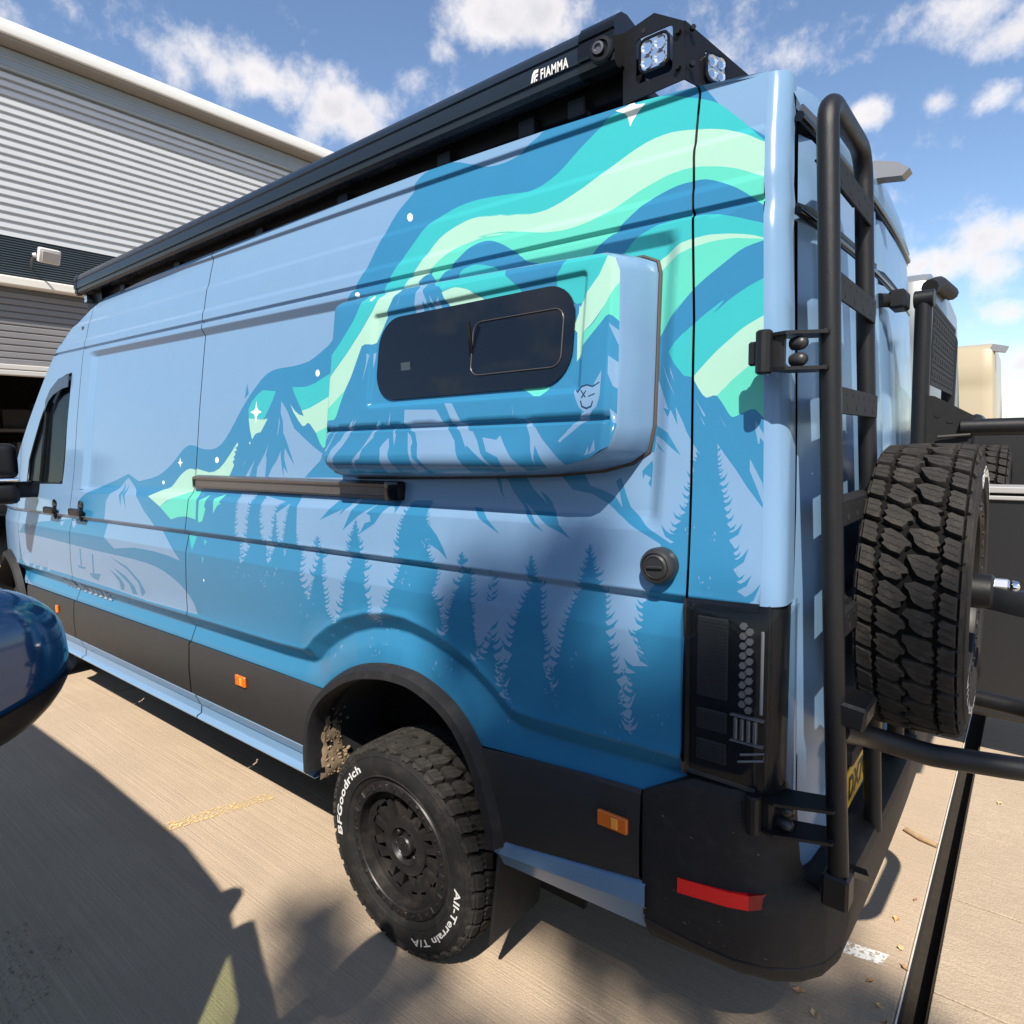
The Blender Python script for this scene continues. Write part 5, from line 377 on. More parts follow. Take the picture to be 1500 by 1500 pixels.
('L','-756 1663 -755 1656 -751 1657 -747 1661 -750 1654 -758 1651 -755 1647 -753 1648 -750 1650 -752 1646 -756 1643 -754 1640 -753 1641 -751 1643 -752 1640 -755 1638 -753 1638 -749 1640 -743 1645 -747 1637 -756 1632 -753 1626 -751 1627 -748 1629 -750 1625 -754 1623 -752 1622 -748 1623 -744 1627 -747 1621 -754 1618 -751 1616 -748 1618 -743 1623 -746 1615 -754 1611 -751 1605 -749 1607 -746 1609 -748 1605 -752 1602 -750 1602 -746 1603 -741 1608 -745 1601 -752 1597 -749 1592 -746 1594 -742 1597 -745 1591 -751 1588 -748 1587 -743 1590 -737 1596 -741 1586 -751 1581 -747 1577 -742 1579 -736 1584 -741 1576 -750 1571 -746 1566 -742 1568 -737 1572 -741 1565 -749 1561 -745 1558 -739 1562 -732 1570 -737 1556 -749 1549 -743 1541 -738 1544 -732 1550 -736 1539 -747 1534 -743 1530 -739 1532 -735 1536 -738 1528 -745 1524 -741 1521 -735 1524 -728 1532 -733 1519 -745 1512 -740 1502 -736 1504 -733 1508 -735 1501 -742 1498 -739 1494 -735 1496 -731 1500 -734 1493 -741 1489 -737 1489 -731 1492 -723 1500 -728 1487 -741 1480 -735 1475 -729 1478 -722 1485 -727 1474 -739 1468 -734 1462 -731 1464 -727 1467 -730 1461 -736 1458 -733 1456 -729 1459 -725 1464 -728 1455 -736 1450 -731 1449 -722 1454 -712 1463 -719 1448 -736 1439 -728 1432 -722 1435 -716 1441 -721 1431 -731 1426 -723 1421 -718 1424 -713 1431 -716 1420 -726 1413 -719 1410 -714 1413 -708 1419 -712 1409 -721 1404 -713 1402 -708 1405 -703 1412 -707 1400 -716 1394 -708 1388 -704 1390 -700 1394 -703 1387 -710 1383 -705 1380 -700 1383 -695 1390 -699 1379 -708 1373 -701 1371 -693 1376 -683 1388 -690 1369 -707 1358 -697 1347 -690 1350 -681 1358 -687 1346 -701 1338 -694 1335 -687 1340 -678 1350 -684 1333 -699 1323 -692 1317 -686 1320 -679 1327 -684 1316 -695 1310 -690 1307 -684 1310 -676 1317 -682 1306 -694 1299 -688 1293 -683 1296 -677 1304 -681 1291 -692 1284 -685 1280 -675 1285 -664 1296 -673 1279 -691 1268 -680 1258 -672 1264 -662 1276 -670 1256 -685 1245 -677 1235 -672 1237 -667 1243 -671 1234 -679 1229 -675 1228 -670 1231 -665 1237 -669 1227 -678 1221 -673 1219 -667 1222 -660 1230 -665 1218 -677 1210 -671 1209 -663 1214 -653 1224 -660 1208 -676 1198 -670 1190 -659 1197 -647 1211 -656 1189 -678 1176 -675 1167 -664 1174 -652 1186 -662 1166 -682 1154 -673 1145 -667 1149 -660 1157 -665 1144 -677 1136 -665 1132 -654 1139 -641 1152 -652 1132 -673 1119 -656 1112 -648 1117 -639 1127 -646 1112 -661 1102 -647 1100 -637 1107 -626 1122 -635 1099 -654 1085 -643 1084 -655 1095 -644 1115 -669 1123 -681 1149 -666 1136 -653 1132 -644 1140 -656 1144 -663 1157 -655 1150 -648 1148 -631 1165 -653 1171 -664 1189 -650 1180 -639 1177 -622 1186 -638 1192 -648 1210 -636 1201 -628 1198 -619 1202 -632 1205 -640 1216 -631 1211 -624 1209 -618 1214 -628 1217 -633 1224 -627 1220 -622 1219 -614 1230 -629 1234 -637 1246 -627 1240 -619 1238 -610 1245 -626 1249 -634 1263 -624 1256 -616 1254 -608 1263 -619 1267 -625 1279 -618 1273 -612 1271 -605 1276 -615 1279 -620 1287 -614 1283 -609 1281 -604 1284 -611 1287 -615 1294 -610 1290 -607 1289 -599 1298 -612 1301 -619 1312 -610 1306 -603 1305 -595 1311 -606 1316 -612 1327 -605 1321 -599 1319 -592 1323 -600 1327 -605 1335 -599 1330 -595 1329 -587 1335 -598 1338 -604 1346 -597 1342 -591 1341 -580 1351 -593 1356 -600 1369 -592 1362 -585 1359 -579 1360 -585 1362 -589 1369 -585 1365 -581 1364 -570 1374 -584 1380 -593 1394 -583 1387 -575 1384 -568 1385 -576 1387 -581 1394 -576 1391 -571 1389 -563 1395 -573 1399 -579 1408 -572 1403 -567 1401 -559 1404 -569 1407 -575 1415 -568 1411 -563 1410 -551 1419 -565 1424 -572 1435 -563 1429 -556 1427 -547 1436 -559 1441 -566 1452 -558 1446 -552 1444 -547 1445 -554 1447 -558 1453 -553 1450 -550 1449 -545 1453 -553 1456 -558 1462 -553 1459 -548 1457 -543 1467 -556 1472 -563 1485 -555 1478 -548 1475 -545 1478 -551 1480 -554 1486 -550 1483 -547 1482 -545 1489 -554 1493 -559 1502 -553 1497 -548 1495 -546 1498 -552 1501 -556 1508 -552 1504 -548 1503 -547 1508 -553 1511 -557 1518 -553 1514 -549 1513 -548 1514 -552 1516 -554 1519 -552 1517 -549 1517 -548 1524 -555 1528 -559 1536 -555 1531 -551 1530 -549 1532 -553 1533 -556 1537 -553 1535 -551 1534 -549 1542 -558 1545 -563 1553 -557 1548 -552 1547 -550 1552 -557 1555 -562 1563 -557 1559 -553 1557 -550 1564 -564 1569 -571 1582 -562 1575 -555 1572 -553 1575 -561 1579 -565 1588 -560 1583 -556 1581 -554 1584 -560 1587 -564 1594 -560 1590 -556 1589 -554 1594 -563 1598 -568 1606 -562 1601 -558 1600 -556 1600 -561 1602 -563 1607 -560 1605 -558 1604 -557 1607 -562 1610 -565 1616 -562 1612 -559 1611 -556 1616 -567 1621 -573 1631 -566 1625 -561 1623 -558 1627 -566 1631 -571 1640 -566 1635 -561 1633 -559 1639 -569 1644 -574 1655 -568 1649 -563 1646 -561 1648 -566 1651 -569 1656 -566 1653 -563 1652 -561 1656 -568 1659 -573 1666 -568 1662 -564 1660 -564 1666'),
('L','-563 1666 -562 1662 -559 1664 -556 1667 -558 1661 -564 1658 -561 1657 -556 1659 -550 1665 -554 1655 -565 1650 -561 1646 -556 1648 -550 1653 -554 1644 -564 1640 -560 1636 -558 1637 -556 1640 -558 1635 -562 1633 -560 1631 -557 1633 -554 1637 -556 1630 -561 1627 -559 1622 -554 1624 -549 1629 -553 1621 -561 1617 -558 1611 -556 1612 -553 1614 -555 1610 -559 1608 -557 1608 -552 1610 -547 1615 -551 1606 -560 1601 -557 1599 -553 1601 -549 1605 -552 1597 -559 1593 -556 1592 -550 1595 -543 1602 -548 1590 -559 1584 -554 1578 -549 1582 -542 1590 -547 1576 -558 1569 -553 1564 -546 1568 -537 1577 -543 1562 -557 1554 -551 1544 -547 1546 -541 1552 -545 1542 -554 1537 -550 1533 -544 1536 -538 1543 -543 1532 -553 1526 -549 1522 -544 1525 -539 1532 -542 1521 -551 1515 -547 1511 -543 1513 -538 1520 -541 1509 -550 1504 -545 1498 -540 1501 -533 1508 -538 1497 -549 1491 -543 1486 -538 1489 -532 1497 -536 1484 -546 1477 -539 1469 -535 1472 -530 1478 -533 1468 -542 1463 -535 1459 -528 1462 -521 1469 -526 1457 -539 1450 -531 1447 -527 1449 -523 1455 -526 1446 -532 1441 -526 1437 -523 1439 -520 1443 -522 1436 -528 1433 -522 1431 -516 1435 -509 1443 -514 1430 -525 1423 -515 1422 -505 1426 -495 1436 -502 1420 -520 1410 -506 1404 -501 1407 -496 1413 -500 1402 -508 1396 -500 1389 -497 1391 -493 1395 -496 1388 -502 1384 -498 1382 -495 1384 -491 1388 -494 1381 -500 1377 -496 1378 -489 1382 -482 1391 -487 1376 -500 1368 -493 1363 -488 1366 -481 1374 -486 1362 -496 1355 -490 1348 -485 1352 -478 1359 -483 1347 -494 1340 -488 1333 -483 1336 -477 1344 -481 1332 -491 1325 -485 1318 -482 1320 -478 1325 -481 1317 -487 1312 -483 1313 -474 1319 -463 1332 -471 1312 -489 1300 -478 1292 -466 1299 -451 1314 -462 1290 -486 1276 -472 1264 -463 1270 -453 1282 -460 1263 -477 1251 -467 1244 -463 1247 -457 1253 -461 1243 -470 1237 -463 1236 -454 1242 -443 1254 -451 1234 -469 1222 -460 1214 -455 1217 -450 1224 -454 1213 -462 1207 -458 1205 -450 1211 -441 1223 -448 1204 -463 1192 -455 1188 -448 1193 -440 1204 -446 1186 -460 1176 -443 1174 -432 1182 -420 1198 -430 1172 -450 1157 -436 1142 -429 1147 -420 1158 -427 1142 -441 1131 -441 1122 -435 1126 -427 1134 -433 1121 -444 1113 -440 1108 -432 1113 -423 1123 -430 1107 -445 1096 -428 1099 -412 1111 -393 1137 -408 1096 -439 1071 -414 1058 -405 1064 -395 1075 -403 1058 -419 1046 -407 1043 -397 1051 -385 1065 -394 1043 -414 1028 -405 1026 -405 1026 -400 1028 -424 1034 -436 1059 -421 1047 -408 1044 -402 1051 -424 1056 -436 1075 -422 1066 -410 1064 -403 1087 -430 1094 -444 1121 -426 1108 -412 1104 -402 1119 -426 1125 -438 1146 -423 1136 -410 1133 -401 1139 -416 1144 -424 1158 -415 1151 -407 1149 -403 1158 -415 1162 -421 1174 -413 1168 -407 1166 -411 1170 -428 1175 -436 1191 -426 1183 -417 1181 -394 1187 -418 1195 -431 1219 -415 1207 -403 1203 -360 1211 -384 1219 -397 1245 -381 1232 -369 1227 -368 1228 -385 1232 -394 1246 -383 1239 -374 1237 -377 1243 -389 1247 -396 1259 -388 1252 -382 1250 -386 1255 -400 1260 -408 1274 -399 1267 -391 1264 -394 1274 -413 1278 -422 1294 -411 1286 -401 1284 -397 1286 -405 1288 -409 1295 -404 1292 -400 1291 -382 1303 -399 1309 -409 1326 -398 1318 -389 1315 -382 1321 -394 1325 -401 1336 -393 1330 -386 1328 -387 1335 -403 1341 -411 1357 -401 1349 -393 1346 -387 1351 -400 1356 -408 1368 -399 1362 -392 1359 -373 1374 -392 1382 -404 1402 -390 1391 -380 1387 -372 1385 -379 1388 -383 1394 -378 1391 -375 1390 -365 1393 -374 1397 -380 1405 -374 1401 -369 1399 -358 1401 -367 1404 -372 1412 -366 1407 -362 1406 -344 1407 -354 1411 -360 1423 -354 1417 -348 1414 -324 1421 -340 1428 -350 1444 -339 1435 -331 1432 -325 1432 -331 1434 -334 1440 -330 1437 -328 1436 -320 1453 -335 1461 -344 1478 -334 1469 -326 1465 -320 1472 -334 1477 -342 1491 -333 1483 -326 1481 -320 1489 -336 1494 -345 1508 -335 1501 -327 1498 -324 1498 -329 1500 -331 1505 -328 1503 -326 1502 -324 1506 -331 1508 -335 1515 -330 1511 -327 1510 -325 1513 -330 1516 -333 1521 -330 1518 -327 1517 -325 1527 -338 1534 -346 1549 -337 1541 -330 1537 -327 1539 -333 1542 -337 1549 -333 1545 -330 1544 -328 1544 -333 1546 -335 1549 -332 1547 -330 1547 -327 1554 -339 1558 -346 1570 -338 1564 -332 1561 -329 1572 -341 1578 -348 1591 -340 1584 -334 1581 -331 1591 -345 1597 -352 1613 -344 1604 -337 1601 -334 1604 -342 1608 -346 1617 -341 1612 -337 1610 -335 1616 -346 1622 -353 1634 -345 1627 -339 1624 -337 1632 -346 1637 -352 1649 -346 1642 -341 1639 -339 1642 -345 1645 -348 1652 -344 1648 -341 1647 -340 1648 -344 1649 -346 1653 -343 1651 -341 1650 -340 1654 -346 1657 -350 1663 -346 1659 -342 1658 -341 1659 -346 1662 -349 1667 -346 1664 -343 1663 -343 1670'),
('L','-1912 1642 -1273 1653 -970 1680 -537 1685 -384 1737 -345 1836 -309 1769 -289 1509 -318 1483 -355 1401 -391 1384 -516 1464 -546 1495 -579 1458 -685 1402 -735 1452 -770 1412 -882 1391 -966 1412 -997 1436 -1028 1406 -1082 1412 -1104 1581 -1347 1571 -1381 1442 -1472 1435 -1523 1499 -1587 1426 -1705 1392 -1741 1430 -1773 1412 -1876 1431'),
('M','-1740 1435 -1740 1426 -1742 1426 -1744 1427 -1742 1425 -1739 1425 -1741 1424 -1743 1425 -1745 1426 -1743 1424 -1739 1423 -1741 1422 -1745 1423 -1751 1425 -1746 1420 -1738 1419 -1742 1415 -1748 1416 -1756 1419 -1749 1413 -1737 1411 -1742 1406 -1746 1407 -1752 1410 -1747 1404 -1738 1402 -1743 1399 -1751 1400 -1761 1405 -1752 1396 -1737 1393 -1744 1388 -1752 1389 -1762 1394 -1753 1385 -1738 1382 -1744 1378 -1750 1379 -1756 1383 -1751 1376 -1741 1373 -1746 1369 -1751 1370 -1758 1373 -1752 1367 -1742 1365 -1747 1358 -1712 1361 -1718 1371 -1712 1374 -1709 1378 -1713 1375 -1716 1374 -1723 1380 -1712 1385 -1707 1393 -1714 1388 -1719 1386 -1726 1390 -1718 1394 -1714 1402 -1719 1397 -1724 1395 -1731 1400 -1719 1405 -1713 1415 -1721 1409 -1727 1406 -1730 1405 -1727 1407 -1726 1410 -1728 1408 -1729 1407 -1735 1413 -1725 1417 -1722 1426 -1727 1421 -1732 1419 -1737 1420 -1730 1423 -1727 1427 -1731 1424 -1735 1423 -1737 1423 -1733 1425 -1732 1427 -1734 1425 -1736 1425 -1740 1435'),
('M','-1524 1504 -1525 1493 -1528 1493 -1530 1495 -1528 1492 -1524 1490 -1526 1488 -1528 1488 -1530 1490 -1528 1487 -1524 1486 -1526 1484 -1528 1484 -1531 1486 -1528 1483 -1524 1481 -1527 1479 -1530 1480 -1535 1483 -1531 1478 -1524 1476 -1527 1472 -1529 1473 -1532 1474 -1530 1471 -1525 1470 -1528 1469 -1532 1470 -1537 1473 -1532 1468 -1525 1466 -1528 1463 -1533 1464 -1538 1467 -1533 1461 -1525 1459 -1529 1456 -1535 1457 -1541 1461 -1535 1454 -1525 1452 -1531 1450 -1540 1452 -1550 1458 -1541 1447 -1525 1443 -1532 1434 -1538 1436 -1546 1439 -1539 1432 -1528 1429 -1534 1424 -1539 1425 -1546 1428 -1540 1422 -1529 1420 -1535 1418 -1541 1420 -1549 1425 -1542 1416 -1530 1412 -1536 1405 -1540 1406 -1546 1409 -1541 1404 -1533 1402 -1539 1403 -1550 1406 -1564 1415 -1551 1399 -1530 1392 -1540 1377 -1472 1383 -1482 1394 -1467 1400 -1461 1411 -1470 1404 -1478 1401 -1491 1411 -1474 1419 -1467 1433 -1477 1424 -1486 1420 -1492 1421 -1485 1424 -1482 1430 -1486 1426 -1490 1425 -1497 1429 -1488 1434 -1484 1443 -1490 1438 -1494 1435 -1500 1437 -1491 1442 -1488 1449 -1493 1445 -1498 1443 -1506 1448 -1494 1453 -1489 1462 -1496 1457 -1503 1454 -1508 1456 -1500 1459 -1497 1464 -1502 1461 -1506 1460 -1512 1463 -1501 1468 -1497 1478 -1503 1472 -1509 1470 -1514 1471 -1508 1475 -1505 1480 -1509 1477 -1512 1475 -1515 1475 -1511 1477 -1509 1481 -1511 1479 -1513 1478 -1517 1480 -1511 1482 -1509 1486 -1512 1484 -1515 1483 -1521 1488 -1513 1492 -1509 1499 -1514 1495 -1519 1493 -1522 1493 -1517 1495 -1515 1499 -1518 1496 -1520 1496 -1524 1504'),
('M','-997 1436 -999 1426 -1000 1426 -1001 1427 -1000 1426 -999 1425 -1000 1424 -1002 1425 -1004 1426 -1002 1424 -999 1423 -1001 1421 -1002 1421 -1004 1422 -1002 1420 -1000 1419 -1002 1419 -1005 1420 -1009 1423 -1006 1417 -999 1415 -1003 1411 -1005 1412 -1008 1414 -1005 1410 -1002 1409 -1005 1407 -1007 1408 -1011 1410 -1008 1406 -1003 1404 -1007 1396 -979 1399 -986 1405 -978 1409 -975 1417 -979 1412 -983 1410 -987 1410 -982 1413 -980 1418 -983 1415 -986 1414 -990 1415 -985 1419 -983 1424 -986 1421 -989 1419 -991 1420 -988 1422 -987 1425 -989 1423 -991 1422 -993 1423 -990 1424 -989 1427 -990 1425 -992 1425 -993 1425 -992 1426 -991 1427 -992 1426 -993 1426 -997 1436'),
('M','-734 1452 -735 1443 -737 1444 -739 1445 -737 1443 -734 1441 -735 1440 -736 1440 -738 1442 -736 1439 -734 1439 -736 1438 -738 1438 -740 1440 -738 1437 -734 1436 -736 1434 -738 1435 -740 1436 -738 1433 -735 1432 -736 1430 -737 1430 -739 1431 -738 1429 -736 1429 -737 1428 -739 1429 -741 1431 -739 1427 -735 1426 -738 1423 -739 1423 -742 1425 -740 1422 -736 1421 -738 1419 -739 1419 -741 1420 -739 1418 -737 1417 -739 1417 -742 1418 -747 1422 -743 1415 -736 1413 -740 1407 -743 1408 -746 1410 -743 1406 -738 1405 -741 1403 -745 1405 -749 1408 -745 1402 -738 1399 -743 1395 -746 1396 -751 1400 -747 1393 -740 1390 -743 1384 -710 1388 -715 1394 -709 1398 -707 1405 -710 1401 -713 1399 -717 1400 -712 1403 -711 1408 -713 1405 -716 1403 -720 1407 -714 1411 -711 1417 -715 1413 -719 1411 -721 1411 -718 1413 -717 1415 -719 1414 -720 1413 -724 1416 -717 1420 -714 1427 -719 1423 -722 1421 -725 1422 -721 1424 -719 1428 -722 1426 -724 1424 -725 1425 -723 1426 -723 1428 -724 1427 -725 1426 -726 1427 -724 1428 -723 1430 -724 1429 -726 1428 -729 1432 -725 1435 -723 1440 -726 1437 -728 1436 -730 1436 -728 1438 -727 1440 -728 1438 -729 1438 -731 1439 -728 1441 -726 1444 -728 1442 -730 1441 -732 1443 -728 1445 -726 1449 -729 1446 -731 1445 -734 1452'),
('M','-547 1499 -548 1489 -549 1490 -551 1491 -549 1488 -546 1487 -548 1486 -549 1487 -551 1488 -549 1485 -547 1484 -548 1483 -550 1483 -553 1485 -550 1482 -546 1480 -548 1478 -550 1479 -553 1481 -550 1477 -547 1476 -548 1473 -549 1473 -551 1474 -549 1472 -547 1472 -548 1471 -549 1471 -551 1473 -550 1470 -548 1470 -549 1470 -552 1471 -555 1474 -552 1468 -547 1466 -549 1463 -551 1464 -553 1466 -551 1462 -548 1461 -549 1458 -550 1458 -552 1459 -551 1457 -548 1456 -550 1456 -554 1457 -560 1461 -555 1454 -547 1452 -551 1449 -554 1450 -559 1454 -555 1447 -548 1444 -551 1441 -553 1442 -556 1444 -553 1440 -549 1438 -551 1435 -554 1436 -558 1439 -555 1434 -549 1432 -552 1431 -557 1433 -563 1437 -558 1428 -549 1425 -553 1418 -557 1419 -562 1422 -558 1417 -550 1415 -554 1411 -559 1413 -565 1416 -560 1409 -550 1406 -554 1403 -557 1404 -561 1407 -558 1401 -552 1399 -556 1397 -561 1399 -568 1403 -562 1394 -552 1391 -556 1380 -515 1385 -517 1390 -514 1392 -513 1396 -515 1394 -516 1393 -522 1399 -514 1404 -510 1413 -515 1407 -519 1405 -525 1410 -517 1415 -514 1423 -518 1418 -523 1416 -525 1415 -521 1418 -520 1422 -522 1419 -524 1418 -527 1420 -523 1422 -521 1426 -523 1424 -525 1422 -528 1424 -525 1426 -523 1430 -525 1427 -527 1427 -532 1432 -524 1437 -520 1447 -525 1441 -530 1439 -532 1438 -529 1440 -528 1444 -529 1442 -531 1441 -536 1446 -528 1452 -525 1462 -530 1456 -534 1453 -536 1452 -533 1454 -532 1457 -534 1455 -535 1454 -538 1457 -533 1460 -530 1466 -534 1462 -536 1461 -539 1462 -534 1466 -531 1471 -535 1468 -538 1466 -540 1467 -537 1469 -535 1472 -537 1470 -539 1469 -542 1472 -537 1475 -535 1480 -538 1477 -540 1476 -542 1476 -539 1478 -538 1482 -540 1480 -541 1479 -543 1479 -541 1481 -540 1483 -541 1481 -542 1481 -544 1483 -540 1485 -539 1489 -541 1487 -543 1486 -546 1488 -541 1490 -539 1495 -542 1492 -544 1491 -547 1499'),
('M','-1251 1579 -1250 1571 -1253 1573 -1257 1576 -1254 1570 -1247 1568 -1249 1566 -1255 1568 -1264 1573 -1257 1564 -1244 1561 -1248 1554 -1252 1556 -1258 1560 -1253 1553 -1244 1550 -1251 1546 -1258 1548 -1266 1554 -1259 1544 -1246 1539 -1259 1536 -1265 1538 -1272 1543 -1265 1534 -1255 1530 -1266 1525 -1269 1526 -1273 1528 -1270 1524 -1264 1522 -1269 1521 -1274 1523 -1280 1526 -1275 1520 -1266 1517 -1272 1513 -1275 1514 -1278 1516 -1275 1512 -1270 1511 -1274 1510 -1281 1513 -1289 1518 -1282 1508 -1269 1504 -1277 1496 -1283 1498 -1291 1503 -1284 1494 -1273 1490 -1280 1482 -1286 1484 -1294 1489 -1287 1480 -1276 1476 -1283 1473 -1288 1475 -1295 1480 -1289 1471 -1279 1467 -1286 1464 -1293 1465 -1302 1470 -1294 1461 -1280 1458 -1287 1451 -1294 1453 -1304 1459 -1295 1448 -1281 1444 -1286 1439 -1300 1443 -1318 1453 -1302 1434 -1275 1427 -1283 1411 -1291 1413 -1300 1418 -1292 1408 -1278 1405 -1287 1398 -1295 1400 -1305 1406 -1296 1394 -1281 1390 -1290 1381 -1304 1384 -1321 1393 -1306 1377 -1281 1371 -1289 1359 -1122 1376 -1135 1377 -1120 1386 -1114 1401 -1123 1392 -1130 1387 -1163 1395 -1142 1407 -1133 1429 -1146 1416 -1157 1410 -1166 1412 -1154 1419 -1149 1433 -1156 1425 -1163 1421 -1161 1423 -1150 1429 -1146 1440 -1152 1434 -1158 1430 -1150 1439 -1135 1446 -1128 1460 -1137 1451 -1145 1448 -1146 1448 -1138 1452 -1134 1459 -1139 1455 -1143 1453 -1146 1458 -1129 1466 -1122 1480 -1132 1471 -1141 1467 -1144 1468 -1139 1471 -1137 1477 -1140 1474 -1143 1472 -1145 1474 -1139 1478 -1136 1484 -1140 1480 -1143 1478 -1149 1482 -1138 1488 -1134 1499 -1140 1492 -1146 1489 -1153 1494 -1144 1499 -1141 1508 -1146 1502 -1151 1500 -1159 1504 -1148 1509 -1144 1518 -1150 1513 -1155 1510 -1162 1512 -1153 1517 -1149 1526 -1154 1520 -1159 1518 -1168 1525 -1157 1531 -1152 1542 -1159 1535 -1165 1532 -1171 1535 -1162 1539 -1158 1546 -1163 1542 -1168 1540 -1171 1539 -1167 1541 -1166 1544 -1168 1542 -1170 1541 -1173 1544 -1169 1546 -1167 1551 -1169 1548 -1172 1547 -1173 1548 -1170 1550 -1168 1553 -1170 1551 -1172 1550 -1174 1553 -1170 1556 -1168 1560 -1170 1557 -1173 1556 -1174 1559 -1169 1562 -1166 1566 -1170 1563 -1173 1562 -1173 1566 -1164 1571 -1160 1579 -1166 1574 -1171 1572 -1168 1582'),
('M','-1158 1511 -1111 1476 -1078 1439 -1055 1406 -1096 1431 -1140 1447'),
('M','-1646 1571 -1542 1575 -1591 1539 -1735 1488 -1684 1531'),
('M','-1563 1555 -1623 1509 -1598 1542 -1518 1572'),
('M','-1524 1572 -1409 1572 -1461 1541 -1510 1517 -1591 1460 -1554 1533'),
('M','-1412 1572 -1317 1576 -1317 1552 -1322 1533 -1333 1551 -1350 1555 -1368 1553 -1392 1527 -1420 1493 -1494 1454 -1471 1493 -1441 1500 -1447 1520 -1468 1526'),
('M','-910 1664 -890 1664 -876 1615 -865 1596 -885 1618'),
('M','-869 1664 -795 1666 -761 1628 -729 1605 -711 1589 -739 1626 -716 1615 -700 1601 -683 1578 -671 1562 -647 1535 -605 1501 -638 1516 -685 1532 -716 1548 -755 1569 -788 1591 -770 1571 -737 1544 -699 1515 -732 1529 -772 1556 -798 1585 -833 1617'),
('M','-984 1570 -949 1567 -903 1534 -855 1498 -902 1519 -946 1541'),
('M','-686 1683 -601 1684 -574 1644 -537 1635 -495 1618 -472 1590 -484 1629 -498 1659 -483 1668 -465 1625 -449 1594 -428 1578 -393 1551 -355 1532 -317 1512 -302 1500 -342 1508 -391 1531 -441 1553 -481 1575 -515 1600 -566 1623 -630 1632'),
('M','-424 1686 -398 1712 -389 1681 -382 1670 -374 1617 -389 1636 -405 1655 -398 1669 -416 1678 -421 1665'),
('M','-390 1709 -375 1692 -367 1672 -383 1686'),
('L','-395 1915 -374 1877 -351 1836 -371 1843 -353 1820 -324 1796 -333 1843 -310 1802 -300 1780 -281 1750 -262 1729 -276 1734 -263 1706 -284 1717 -272 1672 -263 1581 -396 1574 -395 1715 -389 1774'),
('M','-391 1800 -350 1781 -312 1725 -336 1742 -361 1762 -391 1775'),
('M','-391 1760 -351 1729 -378 1743'),
('M','-472 1627 -449 1594 -428 1578 -394 1551 -355 1532 -318 1513 -302 1500 -341 1508 -392 1532 -442 1554 -480 1575 -516 1602 -497 1615 -471 1590'),
('L','-139 1803 -117 1768 -116 1753 -127 1764 -127 1739 -137 1778'),
('L','-284 1860 -256 1818 -260 1816'),
('L','-270 1819 -256 1797 -259 1797'),
('L','-226 1823 -205 1789 -207 1790'),
('L','-383 1951 -359 1912 -335 1868 -365 1915'),
('L','-356 1944 -339 1903 -352 1925'),
('L','-223 1752 -205 1728 -176 1692 -148 1653 -113 1612 -105 1610 -87 1383 -127 1377 -197 1414'),
('M','-146 1751 -114 1750 -105 1610 -113 1611 -140 1644'),
('L','-146 1717 -115 1663 -107 1609 -122 1642 -145 1691'),
